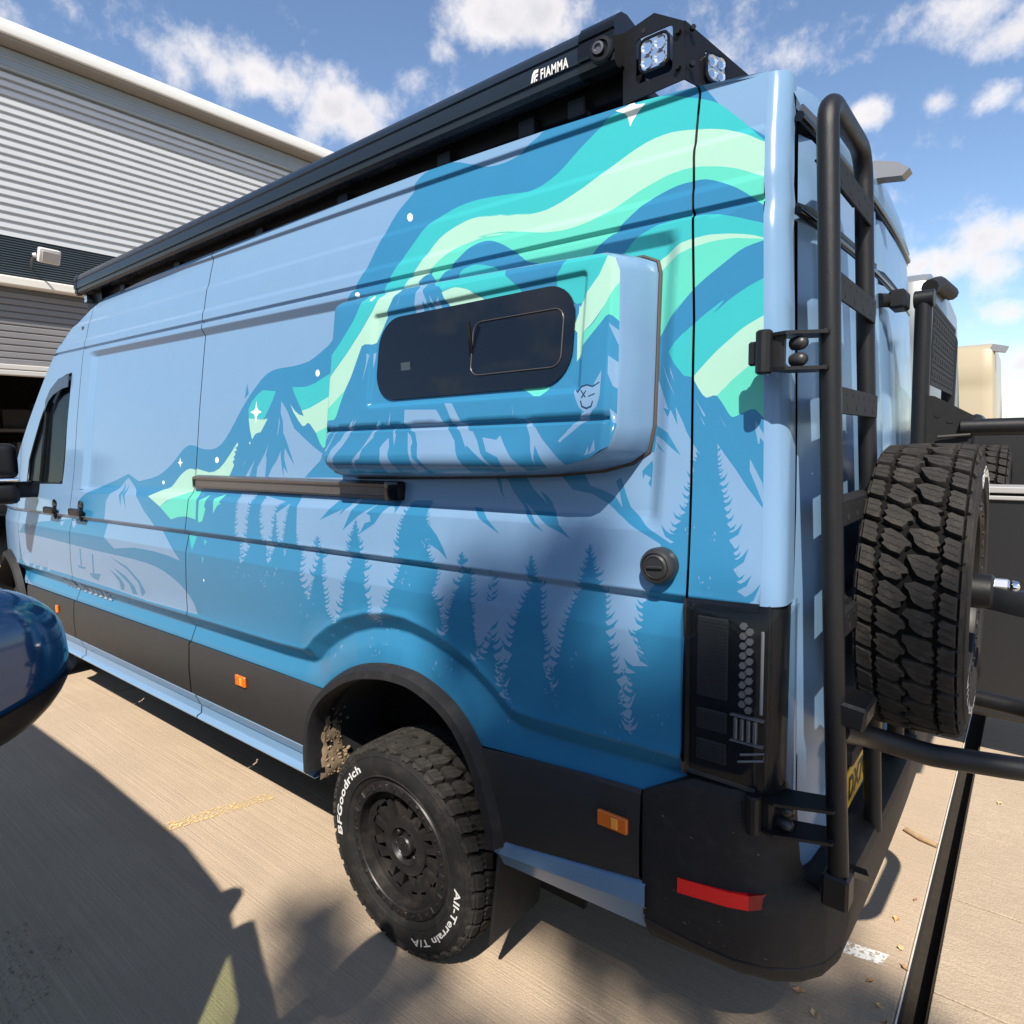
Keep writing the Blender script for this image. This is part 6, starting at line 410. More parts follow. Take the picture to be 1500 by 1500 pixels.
('M','-235 1768 -239 1764 -241 1765 -243 1767 -241 1764 -238 1762 -242 1762 -245 1763 -248 1766 -245 1761 -240 1758 -246 1759 -250 1761 -255 1765 -250 1757 -243 1754 -251 1753 -254 1754 -257 1757 -254 1752 -249 1749 -256 1750 -262 1753 -269 1761 -263 1748 -251 1741 -265 1735 -269 1737 -273 1741 -270 1734 -263 1731 -269 1729 -273 1731 -277 1736 -273 1728 -267 1724 -273 1719 -276 1720 -280 1724 -277 1717 -271 1714 -274 1711 -277 1713 -281 1716 -278 1710 -272 1706 -276 1703 -282 1706 -289 1713 -283 1701 -272 1695 -277 1686 -279 1687 -282 1690 -280 1685 -276 1683 -278 1682 -282 1683 -286 1687 -282 1680 -276 1677 -281 1677 -287 1681 -295 1690 -288 1674 -276 1667 -283 1658 -287 1660 -292 1664 -288 1656 -280 1653 -284 1650 -287 1651 -291 1655 -288 1648 -282 1645 -286 1645 -293 1648 -301 1656 -294 1642 -281 1636 -288 1628 -295 1631 -303 1638 -296 1625 -283 1619 -289 1611 -293 1613 -297 1617 -293 1610 -287 1607 -291 1603 -294 1605 -297 1608 -294 1602 -289 1600 -294 1600 -300 1603 -308 1611 -301 1596 -289 1590 -300 1583 -303 1585 -307 1588 -303 1582 -298 1579 -305 1579 -313 1582 -322 1591 -314 1575 -299 1569 -313 1559 -319 1561 -326 1568 -320 1556 -308 1551 -317 1543 -322 1546 -328 1551 -323 1541 -313 1537 -323 1537 -335 1543 -351 1558 -337 1530 -313 1518 -331 1509 -342 1515 -357 1529 -344 1503 -322 1492 -332 1482 -340 1485 -351 1493 -342 1478 -326 1471 -332 1460 -344 1465 -359 1477 -346 1454 -323 1445 -330 1433 -335 1435 -343 1442 -336 1429 -325 1425 -330 1422 -341 1425 -355 1436 -343 1416 -322 1409 -334 1395 -339 1397 -345 1403 -340 1393 -330 1389 -340 1385 -350 1388 -361 1395 -351 1381 -333 1375 -353 1369 -367 1375 -385 1391 -370 1360 -343 1348 -363 1337 -119 1379 -141 1387 -114 1407 -102 1444 -119 1422 -133 1412 -153 1422 -132 1436 -123 1461 -136 1446 -147 1439 -155 1443 -143 1450 -138 1463 -145 1455 -151 1452 -165 1469 -143 1487 -134 1519 -147 1500 -158 1491 -165 1492 -155 1498 -150 1510 -157 1503 -162 1500 -168 1505 -158 1513 -155 1527 -160 1518 -165 1515 -180 1533 -160 1547 -152 1573 -164 1558 -174 1551 -183 1551 -171 1558 -166 1571 -173 1564 -179 1560 -188 1570 -177 1578 -173 1593 -179 1584 -185 1580 -193 1588 -183 1595 -180 1608 -185 1600 -190 1597 -198 1605 -185 1613 -179 1629 -187 1620 -194 1616 -201 1620 -190 1626 -186 1636 -192 1630 -197 1628 -203 1632 -195 1637 -191 1649 -196 1642 -200 1639 -208 1645 -195 1652 -190 1666 -197 1658 -204 1654 -213 1660 -200 1669 -195 1686 -202 1676 -209 1672 -213 1673 -208 1676 -205 1684 -209 1679 -212 1678 -216 1682 -208 1686 -205 1695 -210 1690 -214 1688 -216 1689 -211 1692 -209 1697 -212 1694 -215 1693 -218 1696 -211 1700 -208 1709 -212 1704 -216 1702 -220 1706 -213 1710 -210 1719 -214 1714 -218 1712 -222 1717 -216 1721 -213 1729 -217 1725 -220 1723 -227 1729 -216 1736 -211 1748 -218 1741 -224 1738 -227 1739 -224 1741 -222 1746 -224 1744 -226 1742 -229 1744 -225 1746 -223 1751 -226 1749 -228 1747 -231 1750 -227 1752 -225 1757 -227 1754 -229 1753 -234 1757 -226 1761 -223 1769 -228 1764 -232 1762 -235 1768'),
('M','-365 1401 -323 1441 -274 1441 -261 1245 -283 1283 -320 1261 -366 1275 -380 1312 -351 1339 -320 1324 -327 1334 -353 1364'),
('L','-2344 1214 -2349 1208 -2348 1203 -2344 1208'),
('L','-2293 1254 -2307 1254 -2320 1251 -2306 1251'),
('L','-2325 1232 -2321 1226 -2311 1223 -2316 1228'),
('L','-2263 1225 -2262 1218 -2253 1214 -2256 1220'),
('L','-2294 1250 -2306 1249 -2318 1247 -2306 1248'),
('L','-2231 1227 -2224 1223 -2212 1222 -2220 1226'),
('L','-2135 1218 -2125 1213 -2112 1211 -2122 1216'),
('L','-2094 1210 -2104 1206 -2109 1200 -2101 1204'),
('L','-2096 1197 -2105 1194 -2108 1189 -2100 1192'),
('L','-2079 1253 -2073 1244 -2062 1238 -2069 1246'),
('L','-2143 1246 -2134 1241 -2122 1237 -2132 1242'),
('L','-2010 1283 -2015 1279 -2012 1275 -2008 1279'),
('L','-2081 1245 -2093 1242 -2104 1237 -2092 1240'),
('L','-2088 1202 -2094 1196 -2095 1189 -2090 1195'),
('L','-2073 1263 -2084 1257 -2088 1248 -2078 1255'),
('L','-1840 1163 -1844 1153 -1841 1143 -1839 1153'),
('L','-1836 1132 -1841 1129 -1842 1124 -1837 1128'),
('L','-1802 1124 -1800 1118 -1792 1116 -1795 1121'),
('L','-1771 1121 -1780 1119 -1787 1116 -1779 1118'),
('L','-1758 1174 -1760 1168 -1755 1163 -1755 1169'),
('L','-1761 1165 -1765 1165 -1769 1163 -1765 1164'),
('L','-1805 1116 -1807 1111 -1802 1108 -1801 1113'),
('L','-2003 1273 -2010 1274 -2015 1271 -2009 1271'),
('L','-2026 1264 -2026 1254 -2017 1246 -2019 1256'),
('L','-2013 1280 -2014 1273 -2007 1269 -2007 1275'),
('L','-1973 1227 -1971 1222 -1962 1219 -1966 1224'),
('L','-1988 1234 -1994 1234 -1999 1232 -1993 1232'),
('L','-2019 1247 -2027 1247 -2034 1244 -2026 1244'),
('L','-1637 1018 -1634 1016 -1629 1017 -1632 1018'),
('L','-1667 1065 -1665 1059 -1656 1056 -1660 1062'),
('L','-1623 1031 -1632 1022 -1635 1012 -1627 1021'),
('L','-1659 992 -1662 982 -1656 974 -1655 984'),
('L','-1620 1031 -1626 1021 -1624 1011 -1620 1022'),
('L','-1579 1108 -1585 1105 -1586 1100 -1581 1104'),
('L','-1609 1068 -1605 1067 -1600 1068 -1605 1069'),
('L','-1440 1061 -1438 1057 -1432 1056 -1435 1060'),
('L','-1438 1092 -1446 1087 -1449 1081 -1442 1086'),
('L','-1385 1060 -1387 1050 -1385 1041 -1383 1051'),
('L','-1394 1038 -1402 1036 -1409 1033 -1401 1035'),
('L','-1414 1052 -1407 1051 -1399 1054 -1407 1054'),
('L','-1415 1033 -1421 1032 -1428 1029 -1421 1030'),
('L','-1365 1083 -1370 1082 -1375 1080 -1370 1081'),
('L','-1352 1093 -1358 1090 -1363 1086 -1357 1089'),
('L','-1281 1114 -1286 1113 -1290 1110 -1285 1111'),
('L','-1310 1134 -1316 1134 -1322 1131 -1316 1131'),
('L','-1373 1109 -1369 1108 -1365 1110 -1369 1110'),
('L','-1378 1130 -1376 1125 -1368 1124 -1372 1128'),
('L','-1357 1137 -1354 1132 -1349 1129 -1352 1133'),
('L','-1348 1083 -1356 1082 -1364 1078 -1356 1080'),
('L','-1056 1150 -1059 1146 -1059 1141 -1056 1146'),
('L','-1049 1144 -1054 1140 -1058 1135 -1053 1139'),
('L','-1061 1156 -1067 1151 -1070 1145 -1064 1151'),
('L','-1084 1150 -1086 1145 -1082 1142 -1081 1146'),
('L','-1033 1151 -1036 1146 -1035 1143 -1033 1147'),
('L','-1252 1341 -1257 1341 -1262 1339 -1257 1339'),
('L','-1232 1311 -1233 1304 -1227 1299 -1228 1305'),
('L','-1262 1344 -1259 1343 -1254 1344 -1258 1345'),
('L','-1285 1313 -1280 1311 -1273 1312 -1279 1313'),
('L','-1257 1323 -1266 1320 -1271 1314 -1263 1318'),
('L','-1270 1313 -1268 1306 -1261 1301 -1264 1308'),
('L','-1163 1446 -1164 1439 -1160 1432 -1160 1439'),
('L','-1157 1465 -1159 1458 -1156 1452 -1156 1458'),
('L','-1152 1462 -1156 1460 -1158 1457 -1154 1459'),
('L','-1173 1451 -1171 1446 -1166 1442 -1169 1447'),
('L','-1138 1464 -1144 1462 -1147 1458 -1141 1461'),
('L','-1182 1451 -1175 1451 -1169 1452 -1176 1453'),
('L','-1032 1050 -1037 1048 -1040 1046 -1036 1047'),
('L','-1060 1086 -1065 1081 -1065 1075 -1061 1080'),
('L','-1081 1060 -1077 1057 -1071 1056 -1076 1059'),
('L','-1117 1071 -1122 1062 -1119 1054 -1116 1063'),
('L','-1125 1049 -1125 1044 -1121 1040 -1122 1045'),
('L','-1101 1030 -1098 1026 -1092 1024 -1096 1028'),
('L','-1053 1057 -1058 1054 -1057 1050 -1053 1053'),
('L','-899 1065 -903 1065 -908 1063 -903 1063'),
('L','-930 1085 -933 1080 -932 1075 -930 1080'),
('L','-927 1086 -932 1085 -935 1081 -931 1083'),
('L','-911 1091 -914 1086 -913 1082 -911 1086'),
('L','-929 1065 -926 1060 -920 1057 -924 1061'),
('L','-837 944 -836 936 -831 932 -832 939'),
('L','-798 968 -805 965 -810 961 -804 964'),
('L','-801 1021 -805 1020 -807 1016 -803 1018'),
('L','-813 950 -814 943 -810 937 -810 944'),
('L','-786 1006 -790 1001 -791 996 -787 1001'),
('L','-797 1022 -795 1016 -790 1011 -793 1017'),
('L','-815 985 -813 984 -810 985 -812 986'),
('L','-844 980 -839 979 -833 980 -838 981'),
('L','-677 1084 -675 1081 -669 1081 -673 1083'),
('L','-632 1060 -630 1055 -626 1052 -629 1056'),
('L','-633 1049 -637 1045 -637 1041 -634 1045'),
('L','-664 1075 -670 1074 -675 1070 -670 1072'),
('L','-650 1057 -646 1054 -641 1053 -645 1055'),
('L','-642 1075 -638 1073 -633 1074 -637 1075'),
('L','-474 999 -471 997 -466 997 -470 998'),
('L','-440 1044 -439 1037 -435 1033 -436 1039'),
('L','-442 1010 -440 1005 -436 1003 -438 1007'),
('L','-481 1016 -482 1011 -480 1006 -479 1012'),
('L','-467 1031 -465 1025 -462 1019 -464 1026'),
('L','-344 1090 -348 1089 -352 1086 -348 1087'),
('L','-323 1081 -323 1074 -320 1069 -320 1075'),
('L','-379 1063 -378 1061 -375 1061 -377 1062'),
('L','-308 1104 -308 1101 -306 1098 -306 1102'),
('L','-332 1098 -335 1095 -333 1091 -332 1095'),
('L','-583 1167 -586 1164 -584 1161 -582 1164'),
('L','-566 1204 -569 1198 -570 1193 -568 1198'),
('L','-576 1208 -574 1201 -569 1197 -571 1203'),
('L','-585 1199 -583 1198 -581 1198 -582 1199'),
('L','-590 1189 -587 1184 -582 1181 -585 1186'),
('L','-230 1435 -234 1433 -236 1429 -232 1431'),
('L','-205 1447 -206 1446 -207 1444 -206 1445'),
('L','-242 1434 -240 1431 -236 1429 -238 1432'),
('L','-245 1446 -244 1441 -241 1438 -242 1442'),
('L','-217 1426 -219 1422 -219 1418 -217 1422'),
('L','-217 1449 -218 1444 -215 1439 -215 1444'),
('L','-217 1529 -221 1530 -224 1529 -221 1529'),
('L','-216 1552 -216 1546 -212 1541 -213 1547'),
('L','-215 1542 -219 1542 -221 1540 -218 1541'),
('L','-216 1534 -215 1530 -212 1527 -213 1531'),
('L','-286 1554 -288 1550 -286 1546 -285 1550'),
('L','-265 1562 -266 1557 -264 1552 -264 1557'),
('L','-284 1555 -280 1555 -276 1555 -280 1556'),
('L','-281 1544 -280 1541 -278 1539 -279 1542')]
LIVERY_POD=[
('T','-1584 2055 -1577 2064 -1515 2118 -1456 2180 -1408 2259 -1404 2285 -1313 2275 -1318 2258 -1359 2203 -1408 2147 -1473 2081 -1576 1993 -1607 1986'),
('P','-1606 1976 -1576 1990 -1473 2079 -1408 2144 -1359 2200 -1318 2258 -1314 2279 -1237 2271 -1243 2259 -1262 2228 -1289 2184 -1317 2135 -1340 2096 -1353 2090 -1384 2094 -1402 2090 -1413 2066 -1447 1992 -1475 1949 -1543 1905 -1595 1871'),
('A','-1595 1871 -1543 1905 -1475 1949 -1497 1904 -1516 1861 -1527 1852 -1554 1851 -1573 1847 -1580 1833 -1591 1829'),
('W','-1366 2241 -1366 2238 -1368 2235 -1371 2233 -1375 2234 -1379 2236 -1381 2240 -1383 2244 -1382 2248 -1380 2251 -1377 2252 -1373 2251 -1370 2249 -1367 2245'),
('L','-1169 2272 -1129 2265 -1134 2237 -1109 2196 -1094 2161 -1124 2198 -1129 2160 -1164 2156 -1160 2195 -1158 2233'),
('L','-1099 2213 -1072 2178 -1057 2200 -1049 2155 -1062 2169 -1073 2158'),
('L','-1374 2064 -1359 2056 -1369 2022 -1387 1970 -1373 2031'),
('L','-1349 2060 -1339 2063 -1347 2011'),
('L','-1225 2243 -1244 2191 -1240 2207'),
('L','-1404 1850 -1416 1823 -1431 1824'),
('T','-1116 2263 -832 2259 -801 2218 -755 2179 -748 2156 -859 2151 -881 2169 -903 2184 -953 2207 -1008 2217 -1041 2213 -1060 2231 -1084 2237'),
('P','-1044 2210 -1034 2212 -1021 2214 -1008 2216 -999 2216 -990 2216 -980 2214 -968 2211 -955 2207 -941 2202 -929 2196 -916 2188 -903 2180 -887 2170 -871 2159 -860 2152 -1001 2150 -1020 2171'),
('T','-598 2247 -462 2223 -483 2200 -499 2167 -524 2138 -551 2108 -569 2108 -632 2159 -634 2179 -615 2205'),
('P','-473 2222 -439 2212 -448 2142 -477 2091 -509 2052 -546 2020 -572 2047 -551 2108 -524 2138 -499 2167'),
('A','-445 2148 -436 2043 -444 2049 -456 2062 -464 2066 -473 2062 -485 2049 -537 1995 -543 1989 -546 2020 -505 2052 -477 2091'),
('P','-559 2103 -542 2077 -535 1995 -538 1982 -555 1962 -560 2045'),
('A','-730 1908 -632 1904 -636 1898 -654 1881 -674 1882'),
('L','-463 2045 -442 2026 -436 1978 -445 1999'),
('L','-459 1967 -439 1949 -427 1878 -448 1894 -458 1925'),
('L','-451 1840 -434 1823 -429 1801 -445 1807'),
('L','-701 1825 -672 1798 -639 1769 -675 1770'),
('L','-474 1933 -475 1871 -503 1819 -583 1761 -588 1765 -523 1827 -487 1875 -493 1902'),
('L','-1418 1853 -1430 1827 -1435 1799 -1469 1762 -1512 1727 -1540 1673 -1585 1673 -1547 1720 -1526 1752 -1482 1783 -1456 1814'),
('L','-1282 1847 -1296 1826 -1313 1787 -1363 1750 -1374 1721 -1397 1713 -1433 1675 -1441 1674 -1414 1713 -1363 1754 -1315 1810'),
('L','-1236 1785 -1230 1759 -1234 1733 -1212 1674 -1280 1673 -1270 1733 -1274 1753 -1260 1769'),
('L','-1151 1801 -1136 1790 -1125 1770 -1130 1755 -1121 1723 -1086 1688 -1089 1676 -1124 1675 -1129 1713 -1142 1748'),
('L','-1171 1870 -1033 1864 -1005 1832 -972 1798 -949 1771 -938 1735 -905 1679 -1058 1676 -1098 1723 -1103 1764 -1118 1799 -1151 1812 -1170 1832'),
('L','-1000 1881 -970 1879 -956 1860 -937 1833 -903 1808 -881 1784 -860 1760 -853 1728 -900 1767 -903 1751 -931 1797 -961 1819'),
('L','-1236 1870 -1237 1821 -1244 1825'),
('L','-1220 1821 -1204 1794 -1207 1759 -1217 1791'),
('L','-1504 1833 -1513 1808 -1555 1745 -1564 1745 -1524 1798'),
('L','-1553 1824 -1549 1806 -1580 1756 -1584 1763'),
('L','-915 1799 -882 1797 -861 1769 -844 1734 -799 1686 -829 1708 -887 1749 -912 1764'),
('L','-844 1779 -792 1771 -780 1783 -762 1756 -738 1725 -696 1687 -771 1683 -781 1723 -824 1740'),
('L','-701 1825 -663 1801 -641 1773 -602 1738 -564 1704 -622 1693 -644 1731 -660 1755 -660 1703 -672 1742 -681 1793'),
('L','-497 1750 -493 1733 -506 1728'),
('L','-482 1767 -476 1740 -493 1730'),
('L','-748 1867 -733 1808 -741 1845'),
('L','-909 1876 -898 1843 -903 1858'),
('L','-558 1795 -561 1782 -581 1760 -586 1764'),
('L','-553 1893 -539 1885 -528 1897 -512 1900 -496 1895 -478 1905 -475 1884 -477 1864 -483 1845 -500 1834 -520 1836 -534 1849 -544 1868'),
('N','-529 1889 -514 1871 -517 1869 -531 1887'),
('N','-516 1887 -513 1886 -525 1868 -529 1870'),
('N','-508 1873 -489 1879 -488 1876 -507 1870'),
('N','-553 1893 -539 1886 -529 1899 -512 1902 -496 1897 -478 1906 -477 1903 -496 1893 -512 1898 -527 1895 -538 1881'),
('N','-527 1863 -523 1850 -510 1845 -499 1849 -495 1861 -492 1860 -496 1845 -510 1840 -525 1846 -531 1862')]
# ------------------------------------------------------------------ the van: side surface
# x runs from the rear end (0) to the nose (-6.9), y into the picture (0 = near side), z up
ZK = np.array([.3, .44, .6, .85, 1.0, 1.2, 1.38, 1.65, 1.95, 2.3, 2.5, 2.68, 2.8]); YK = np.array([.0, -.005, -.02, -.018, -.024, -.018, 0, .045, .08, .13, .165, .21, .26])
_zz = np.linspace(.3, 2.8, 251); _yy = np.interp(_zz, ZK, YK); _k = np.hanning(23); _k /= _k.sum(); _yy = np.convolve(np.pad(_yy, 11, mode='edge'), _k, 'valid')
def Y0(z): return np.interp(z, _zz, _yy)
RZ = np.array([.3, .83, .90, .97, 1.0, 1.28, 1.355, 1.364, 1.384, 1.40, 1.53, 1.56, 1.575, 2.285, 2.318, 2.338, 2.344, 2.35, 2.356, 2.395, 2.41, 2.51, 2.525, 2.655, 2.668, 2.8])
RY = np.array([0, 0, 0, 0, 0, -.005, .008, .010, -.013, -.011, -.009, .012, .015, .017, -.008, -.008, .003, .003, -.008, -.008, -.003, -.003, .002, .002, -.013, -.013])
_rz = np.linspace(.3, 2.8, 2501); _ry = np.interp(_rz, RZ, RY); _k2 = np.hanning(7); _k2 /= _k2.sum(); _ry = np.convolve(np.pad(_ry, 3, mode='edge'), _k2, 'valid')
_sd = np.linspace(-.2, .1, 301); _sv = np.interp(_sd, [-.16, -.095, -.034, .028, .036, .05], [0, .008, .036, -.006, -.004, 0]); _k3 = np.hanning(15); _k3 /= _k3.sum(); _sv = np.convolve(np.pad(_sv, 7, mode='edge'), _k3, 'valid')
SWX = np.array([-6.9, -4.2, -2.0, -1.83, -1.79, -1.74, -1.66, -1.56, -1.45, -1.34, -1.25, -1.15, -1.05, -.96, -.87, -.81, -.77, -.66, -.28, .1])
SWZ = np.array([.925, .93, .945, .952, .968, 1.015, 1.068, 1.118, 1.152, 1.168, 1.168, 1.15, 1.12, 1.083, 1.025, .975, .964, .964, .98, .99])
def swage(x, z):
    """signed distance above the pressed lower line that climbs over the wheel arch"""
    best = np.full(x.shape, 9.); sg = np.ones(x.shape)
    for i in range(len(SWX)-1):
        ax, az, bx, bz = SWX[i], SWZ[i], SWX[i+1], SWZ[i+1]; dx, dz = bx-ax, bz-az; t = np.clip(((x-ax)*dx+(z-az)*dz)/(dx*dx+dz*dz), 0, 1)
        ex, ez = x-(ax+t*dx), z-(az+t*dz); d = np.hypot(ex, ez); u = d < best; best = np.where(u, d, best); sg = np.where(u, np.where(dx*ez-dz*ex >= 0, 1, -1), sg)
    return best*sg
def sst(a, b, v): t = np.clip((v-a)/(b-a), 0, 1); return t*t*(3-2*t)
def relief(x, z):
    s = np.interp(z, [1.6, 2.3], [.007, -.024]); zt = z-s*(x+2)
    r = np.interp(zt, _rz, _ry)
    rec = sst(-4.20, -4.15, x)*(1-sst(-.40, -.345, x))              # window recess only between the pillars
    r = np.where((zt > 1.53) & (zt < 2.33), -.009+(r+.009)*rec, r)
    d = swage(x, z)
    r = r+np.interp(d, _sd, _sv)
    return r
def Yb(x, z):
    x = np.asarray(x, float); z = np.asarray(z, float)
    tap = np.where(x < -5.35, .17*((-5.35-x)/1.0)**2, 0)
    return Y0(z)+relief(x, z)+tap
def Xedge(z): return np.interp(z, [.4, 1.0, 1.436, 1.826, 2.055, 2.449, 2.588, 2.75], [-.085, -.092, -.101, -.122, -.137, -.165, -.172, -.20])
def poly_in(px, py, poly):
    p = np.asarray(poly, float); inside = np.zeros(px.shape, bool); j = len(p)-1
    x0, y0, x1, y1 = p[:, 0].min(), p[:, 1].min(), p[:, 0].max(), p[:, 1].max(); cand = (px >= x0) & (px <= x1) & (py >= y0) & (py <= y1)
    idx = np.nonzero(cand)[0]
    if not len(idx): return inside
    qx, qy = px[idx], py[idx]; ins = np.zeros(len(idx), bool)
    for i in range(len(p)):
        xi, yi, xj, yj = p[i, 0], p[i, 1], p[j, 0], p[j, 1]
        if yi != yj:
            c = ((yi > qy) != (yj > qy)) & (qx < (xj-xi)*(qy-yi)/(yj-yi)+xi); ins ^= c
        j = i
    inside[idx] = ins; return inside
def ribbon(pts, w):
    P = [Vector(q) for q in pts]; a = []; b = []
    for i, p in enumerate(P):
        d = (P[min(i+1, len(P)-1)]-P[max(0, i-1)]).normalized(); n = Vector((-d.y, d.x))*w/2; a.append(p+n); b.append(p-n)
    return [tuple(q) for q in a]+[tuple(q) for q in b[::-1]]
def parse(l): return [(c, [(int(a)/1000, int(b)/1000) for a, b in zip(s.split()[0::2], s.split()[1::2])]) for c, s in l]
def sheet(polys, outline, holes, cuts, lines, mats_order, base='L'):
    """constrained triangulation of the flat (x,z) sheet: returns points, triangles, colour index"""
    V = []; E = []
    def addp(pts, closed=True):
        n = len(V); V.extend(Vector(q) for q in pts); E.extend((n+i, n+i+1) for i in range(len(pts)-1))
        if closed: E.append((n+len(pts)-1, n))
    addp(outline)
    for h in holes: addp(h)
    for h in cuts: addp(h)
    for l in lines: addp(l, False)
    for c, p in polys: addp(p)
    v, e, f, *_ = delaunay_2d_cdt(V, E, [], 0, 2e-4)
    P = np.array([q[:] for q in v]); F = np.array([t for t in f if len(t) == 3]); C = P[F].mean(1); cx, cy = C[:, 0], C[:, 1]
    keep = poly_in(cx, cy, outline)
    for h in holes+cuts: keep &= ~poly_in(cx, cy, h)
    F = F[keep]; cx = cx[keep]; cy = cy[keep]
    a = P[F[:, 0]]; b = P[F[:, 1]]; c = P[F[:, 2]]; ar = (b[:, 0]-a[:, 0])*(c[:, 1]-a[:, 1])-(b[:, 1]-a[:, 1])*(c[:, 0]-a[:, 0])
    F[ar < 0] = F[ar < 0][:, ::-1]; ok = np.abs(ar) > 1e-9; F = F[ok]; cx = cx[ok]; cy = cy[ok]
    mi = np.full(len(F), mats_order.index(base))
    for col, p in polys: mi[poly_in(cx, cy, p)] = mats_order.index(col)
    return P, F, mi, cx, cy
def emit(name, P, F, mi, mats, parent, yfun, sel=None, off=0):
    if sel is not None: F = F[sel]; mi = mi[sel]
    if not len(F): return None
    u, inv = np.unique(F, return_inverse=True); F = inv.reshape(F.shape); p = P[u]; x, z = p[:, 0], p[:, 1]; h = .002
    y = yfun(x, z)+off; gx = (yfun(x+h, z)-yfun(x-h, z))/(2*h); gz = (yfun(x, z+h)-yfun(x, z-h))/(2*h)
    n = np.stack([gx, -np.ones_like(gx), gz], 1); n /= np.linalg.norm(n, axis=1)[:, None]
    mb = MB(); mb.v = [tuple(q) for q in np.stack([x, y, z], 1).tolist()]; mb.f = [tuple(t) for t in F.tolist()]; mb.m = mi.tolist()
    return mb.build(name, mats, parent, smooth=180, normals=n.tolist())

van = empty('camper_van', (-3.4, 1.0, 0)); van_inv = Matrix.Translation((3.4, -1.0, 0))
tag(van, 'light blue camper van wrapped with mountains, pines and aurora, ladder and spare wheel behind', 'van')
def P_(o):            # parts are modelled in world space; keep them there under the van
    o.parent = van; o.matrix_parent_inverse = van_inv; return o
# outline of the painted side above the cladding
XA = -1.30; WB = 4.49; RT = .372
ARCH = [(-1.823, .595), (-1.807, .683), (-1.765, .776), (-1.694, .855), (-1.581, .933), (-1.477, .981), (-1.364, 1.009), (-1.259, 1.018), (-1.161, 1.009), (-1.041, .964), (-.958, .896), (-.893, .795), (-.841, .64), (-.835, .56)]
def arch_pts(dx=0, shrink=0, lo=.5):
    c = Vector((-1.325, .50)); q = []
    pts = [(-1.826, .50)]+ARCH
    for i in range(len(pts)-1):
        a, b, c2, d = (Vector(pts[max(0, i-1)]), Vector(pts[i]), Vector(pts[i+1]), Vector(pts[min(len(pts)-1, i+2)]))
        for t in (0, .25, .5, .75): q.append(.5*((2*b)+(c2-a)*t+(2*a-5*b+4*c2-d)*t*t+(3*b-a-3*c2+d)*t**3))
    q.append(Vector(pts[-1])); r = []
    for p in q:
        d = p-c; r.append((c.x+d.x*(1-shrink/.5)+dx, c.y+d.y*(1-shrink/.52)))
    return r
arch_poly = arch_pts(0, .012)+[(-.83, .3), (-1.83, .3)]
arch_poly_f = arch_pts(-WB+.02, .012)+[(-.83-WB, .3), (-1.83-WB, .3)]
front_edge = [(-4.15, 2.70), (-4.36, 2.655), (-4.62, 2.571), (-4.81, 2.47), (-4.97, 2.328), (-5.10, 2.198), (-5.26, 2.028), (-5.42, 1.851), (-5.60, 1.66), (-5.72, 1.55), (-6.05, 1.40), (-6.40, 1.22), (-6.55, .98), (-6.58, .80)]
top_edge = [(float(Xedge(2.60)), 2.610), (-.33, 2.626), (-.544, 2.650), (-.815, 2.668), (-1.34, 2.69), (-2.0, 2.70), (-2.83, 2.707), (-3.5, 2.707)]
rear_edge = [(float(Xedge(z)), z) for z in (.87, 1.1, 1.3, 1.436, 1.6, 1.826, 2.055, 2.25, 2.449, 2.56)]
outline = [(-6.58, .80), (-5.3, .815), (-4.35, .822), (-2.93, .834), (-2.07, .84), (-1.73, .843), (-.962, .845), (-.561, .872), (-.38, .883), (-.30, .885)]+rear_edge+top_edge+front_edge[:-1]
GW = .0065
seam_slide = [(-2.80, .80), (-2.80, .95), (-2.79, 1.2), (-2.797, 1.55), (-2.797, 2.34), (-2.80, 2.72)]
seam_b = [(-4.33, .80), (-4.35, 1.05), (-4.345, 1.36), (-4.345, 1.6), (-4.335, 2.35), (-4.33, 2.50), (-4.32, 2.74)]
seam_c = [(-.268, 1.39), (-.285, 1.75), (-.30, 2.05), (-.322, 2.30), (-.335, 2.45), (-.34, 2.66)]
seam_f = [(-5.32, .80), (-5.36, 1.0), (-5.40, 1.2), (-5.42, 1.45), (-5.44, 1.60), (-5.44, 1.9)]
win = [(-4.498, 2.262), (-4.60, 2.258), (-4.70, 2.243), (-4.79, 2.213), (-4.86, 2.175), (-4.93, 2.115), (-5.05, 1.978), (-5.17, 1.815), (-5.24, 1.71), (-5.25, 1.556), (-4.95, 1.548), (-4.532, 1.556), (-4.515, 1.90)]
lamp_hole = [(-.272, .90), (-.272, 1.392), (.1, 1.405), (.1, .90)]
lines = []
def zline(zt, x0=-6.5, x1=-.1, step=.09):
    pts = []; x = x0
    while x < x1+step*.5:
        xx = min(x, x1); z = zt
        for _ in range(4): z = zt+np.interp(z, [1.6, 2.3], [.007, -.024])*(xx+2)
        pts.append((xx, float(z))); x += step
    lines.append(pts)
for zt in (1.08, 1.15, 1.22, 1.276, 1.284, 1.32, 1.351, 1.357, 1.361, 1.366, 1.374, 1.380, 1.384, 1.389, 1.40, 1.465, 1.526, 1.533, 1.545, 1.556, 1.563, 1.572, 1.579, 1.64, 1.71, 1.78, 1.85, 1.92, 1.99, 2.06, 2.13, 2.20, 2.25, 2.281, 2.288, 2.30, 2.314, 2.321, 2.334, 2.340, 2.343, 2.347, 2.351, 2.355, 2.360, 2.391, 2.398, 2.407, 2.414, 2.46, 2.506, 2.513, 2.522, 2.529, 2.57, 2.61, 2.651, 2.657, 2.664, 2.672, 2.69): zline(zt)
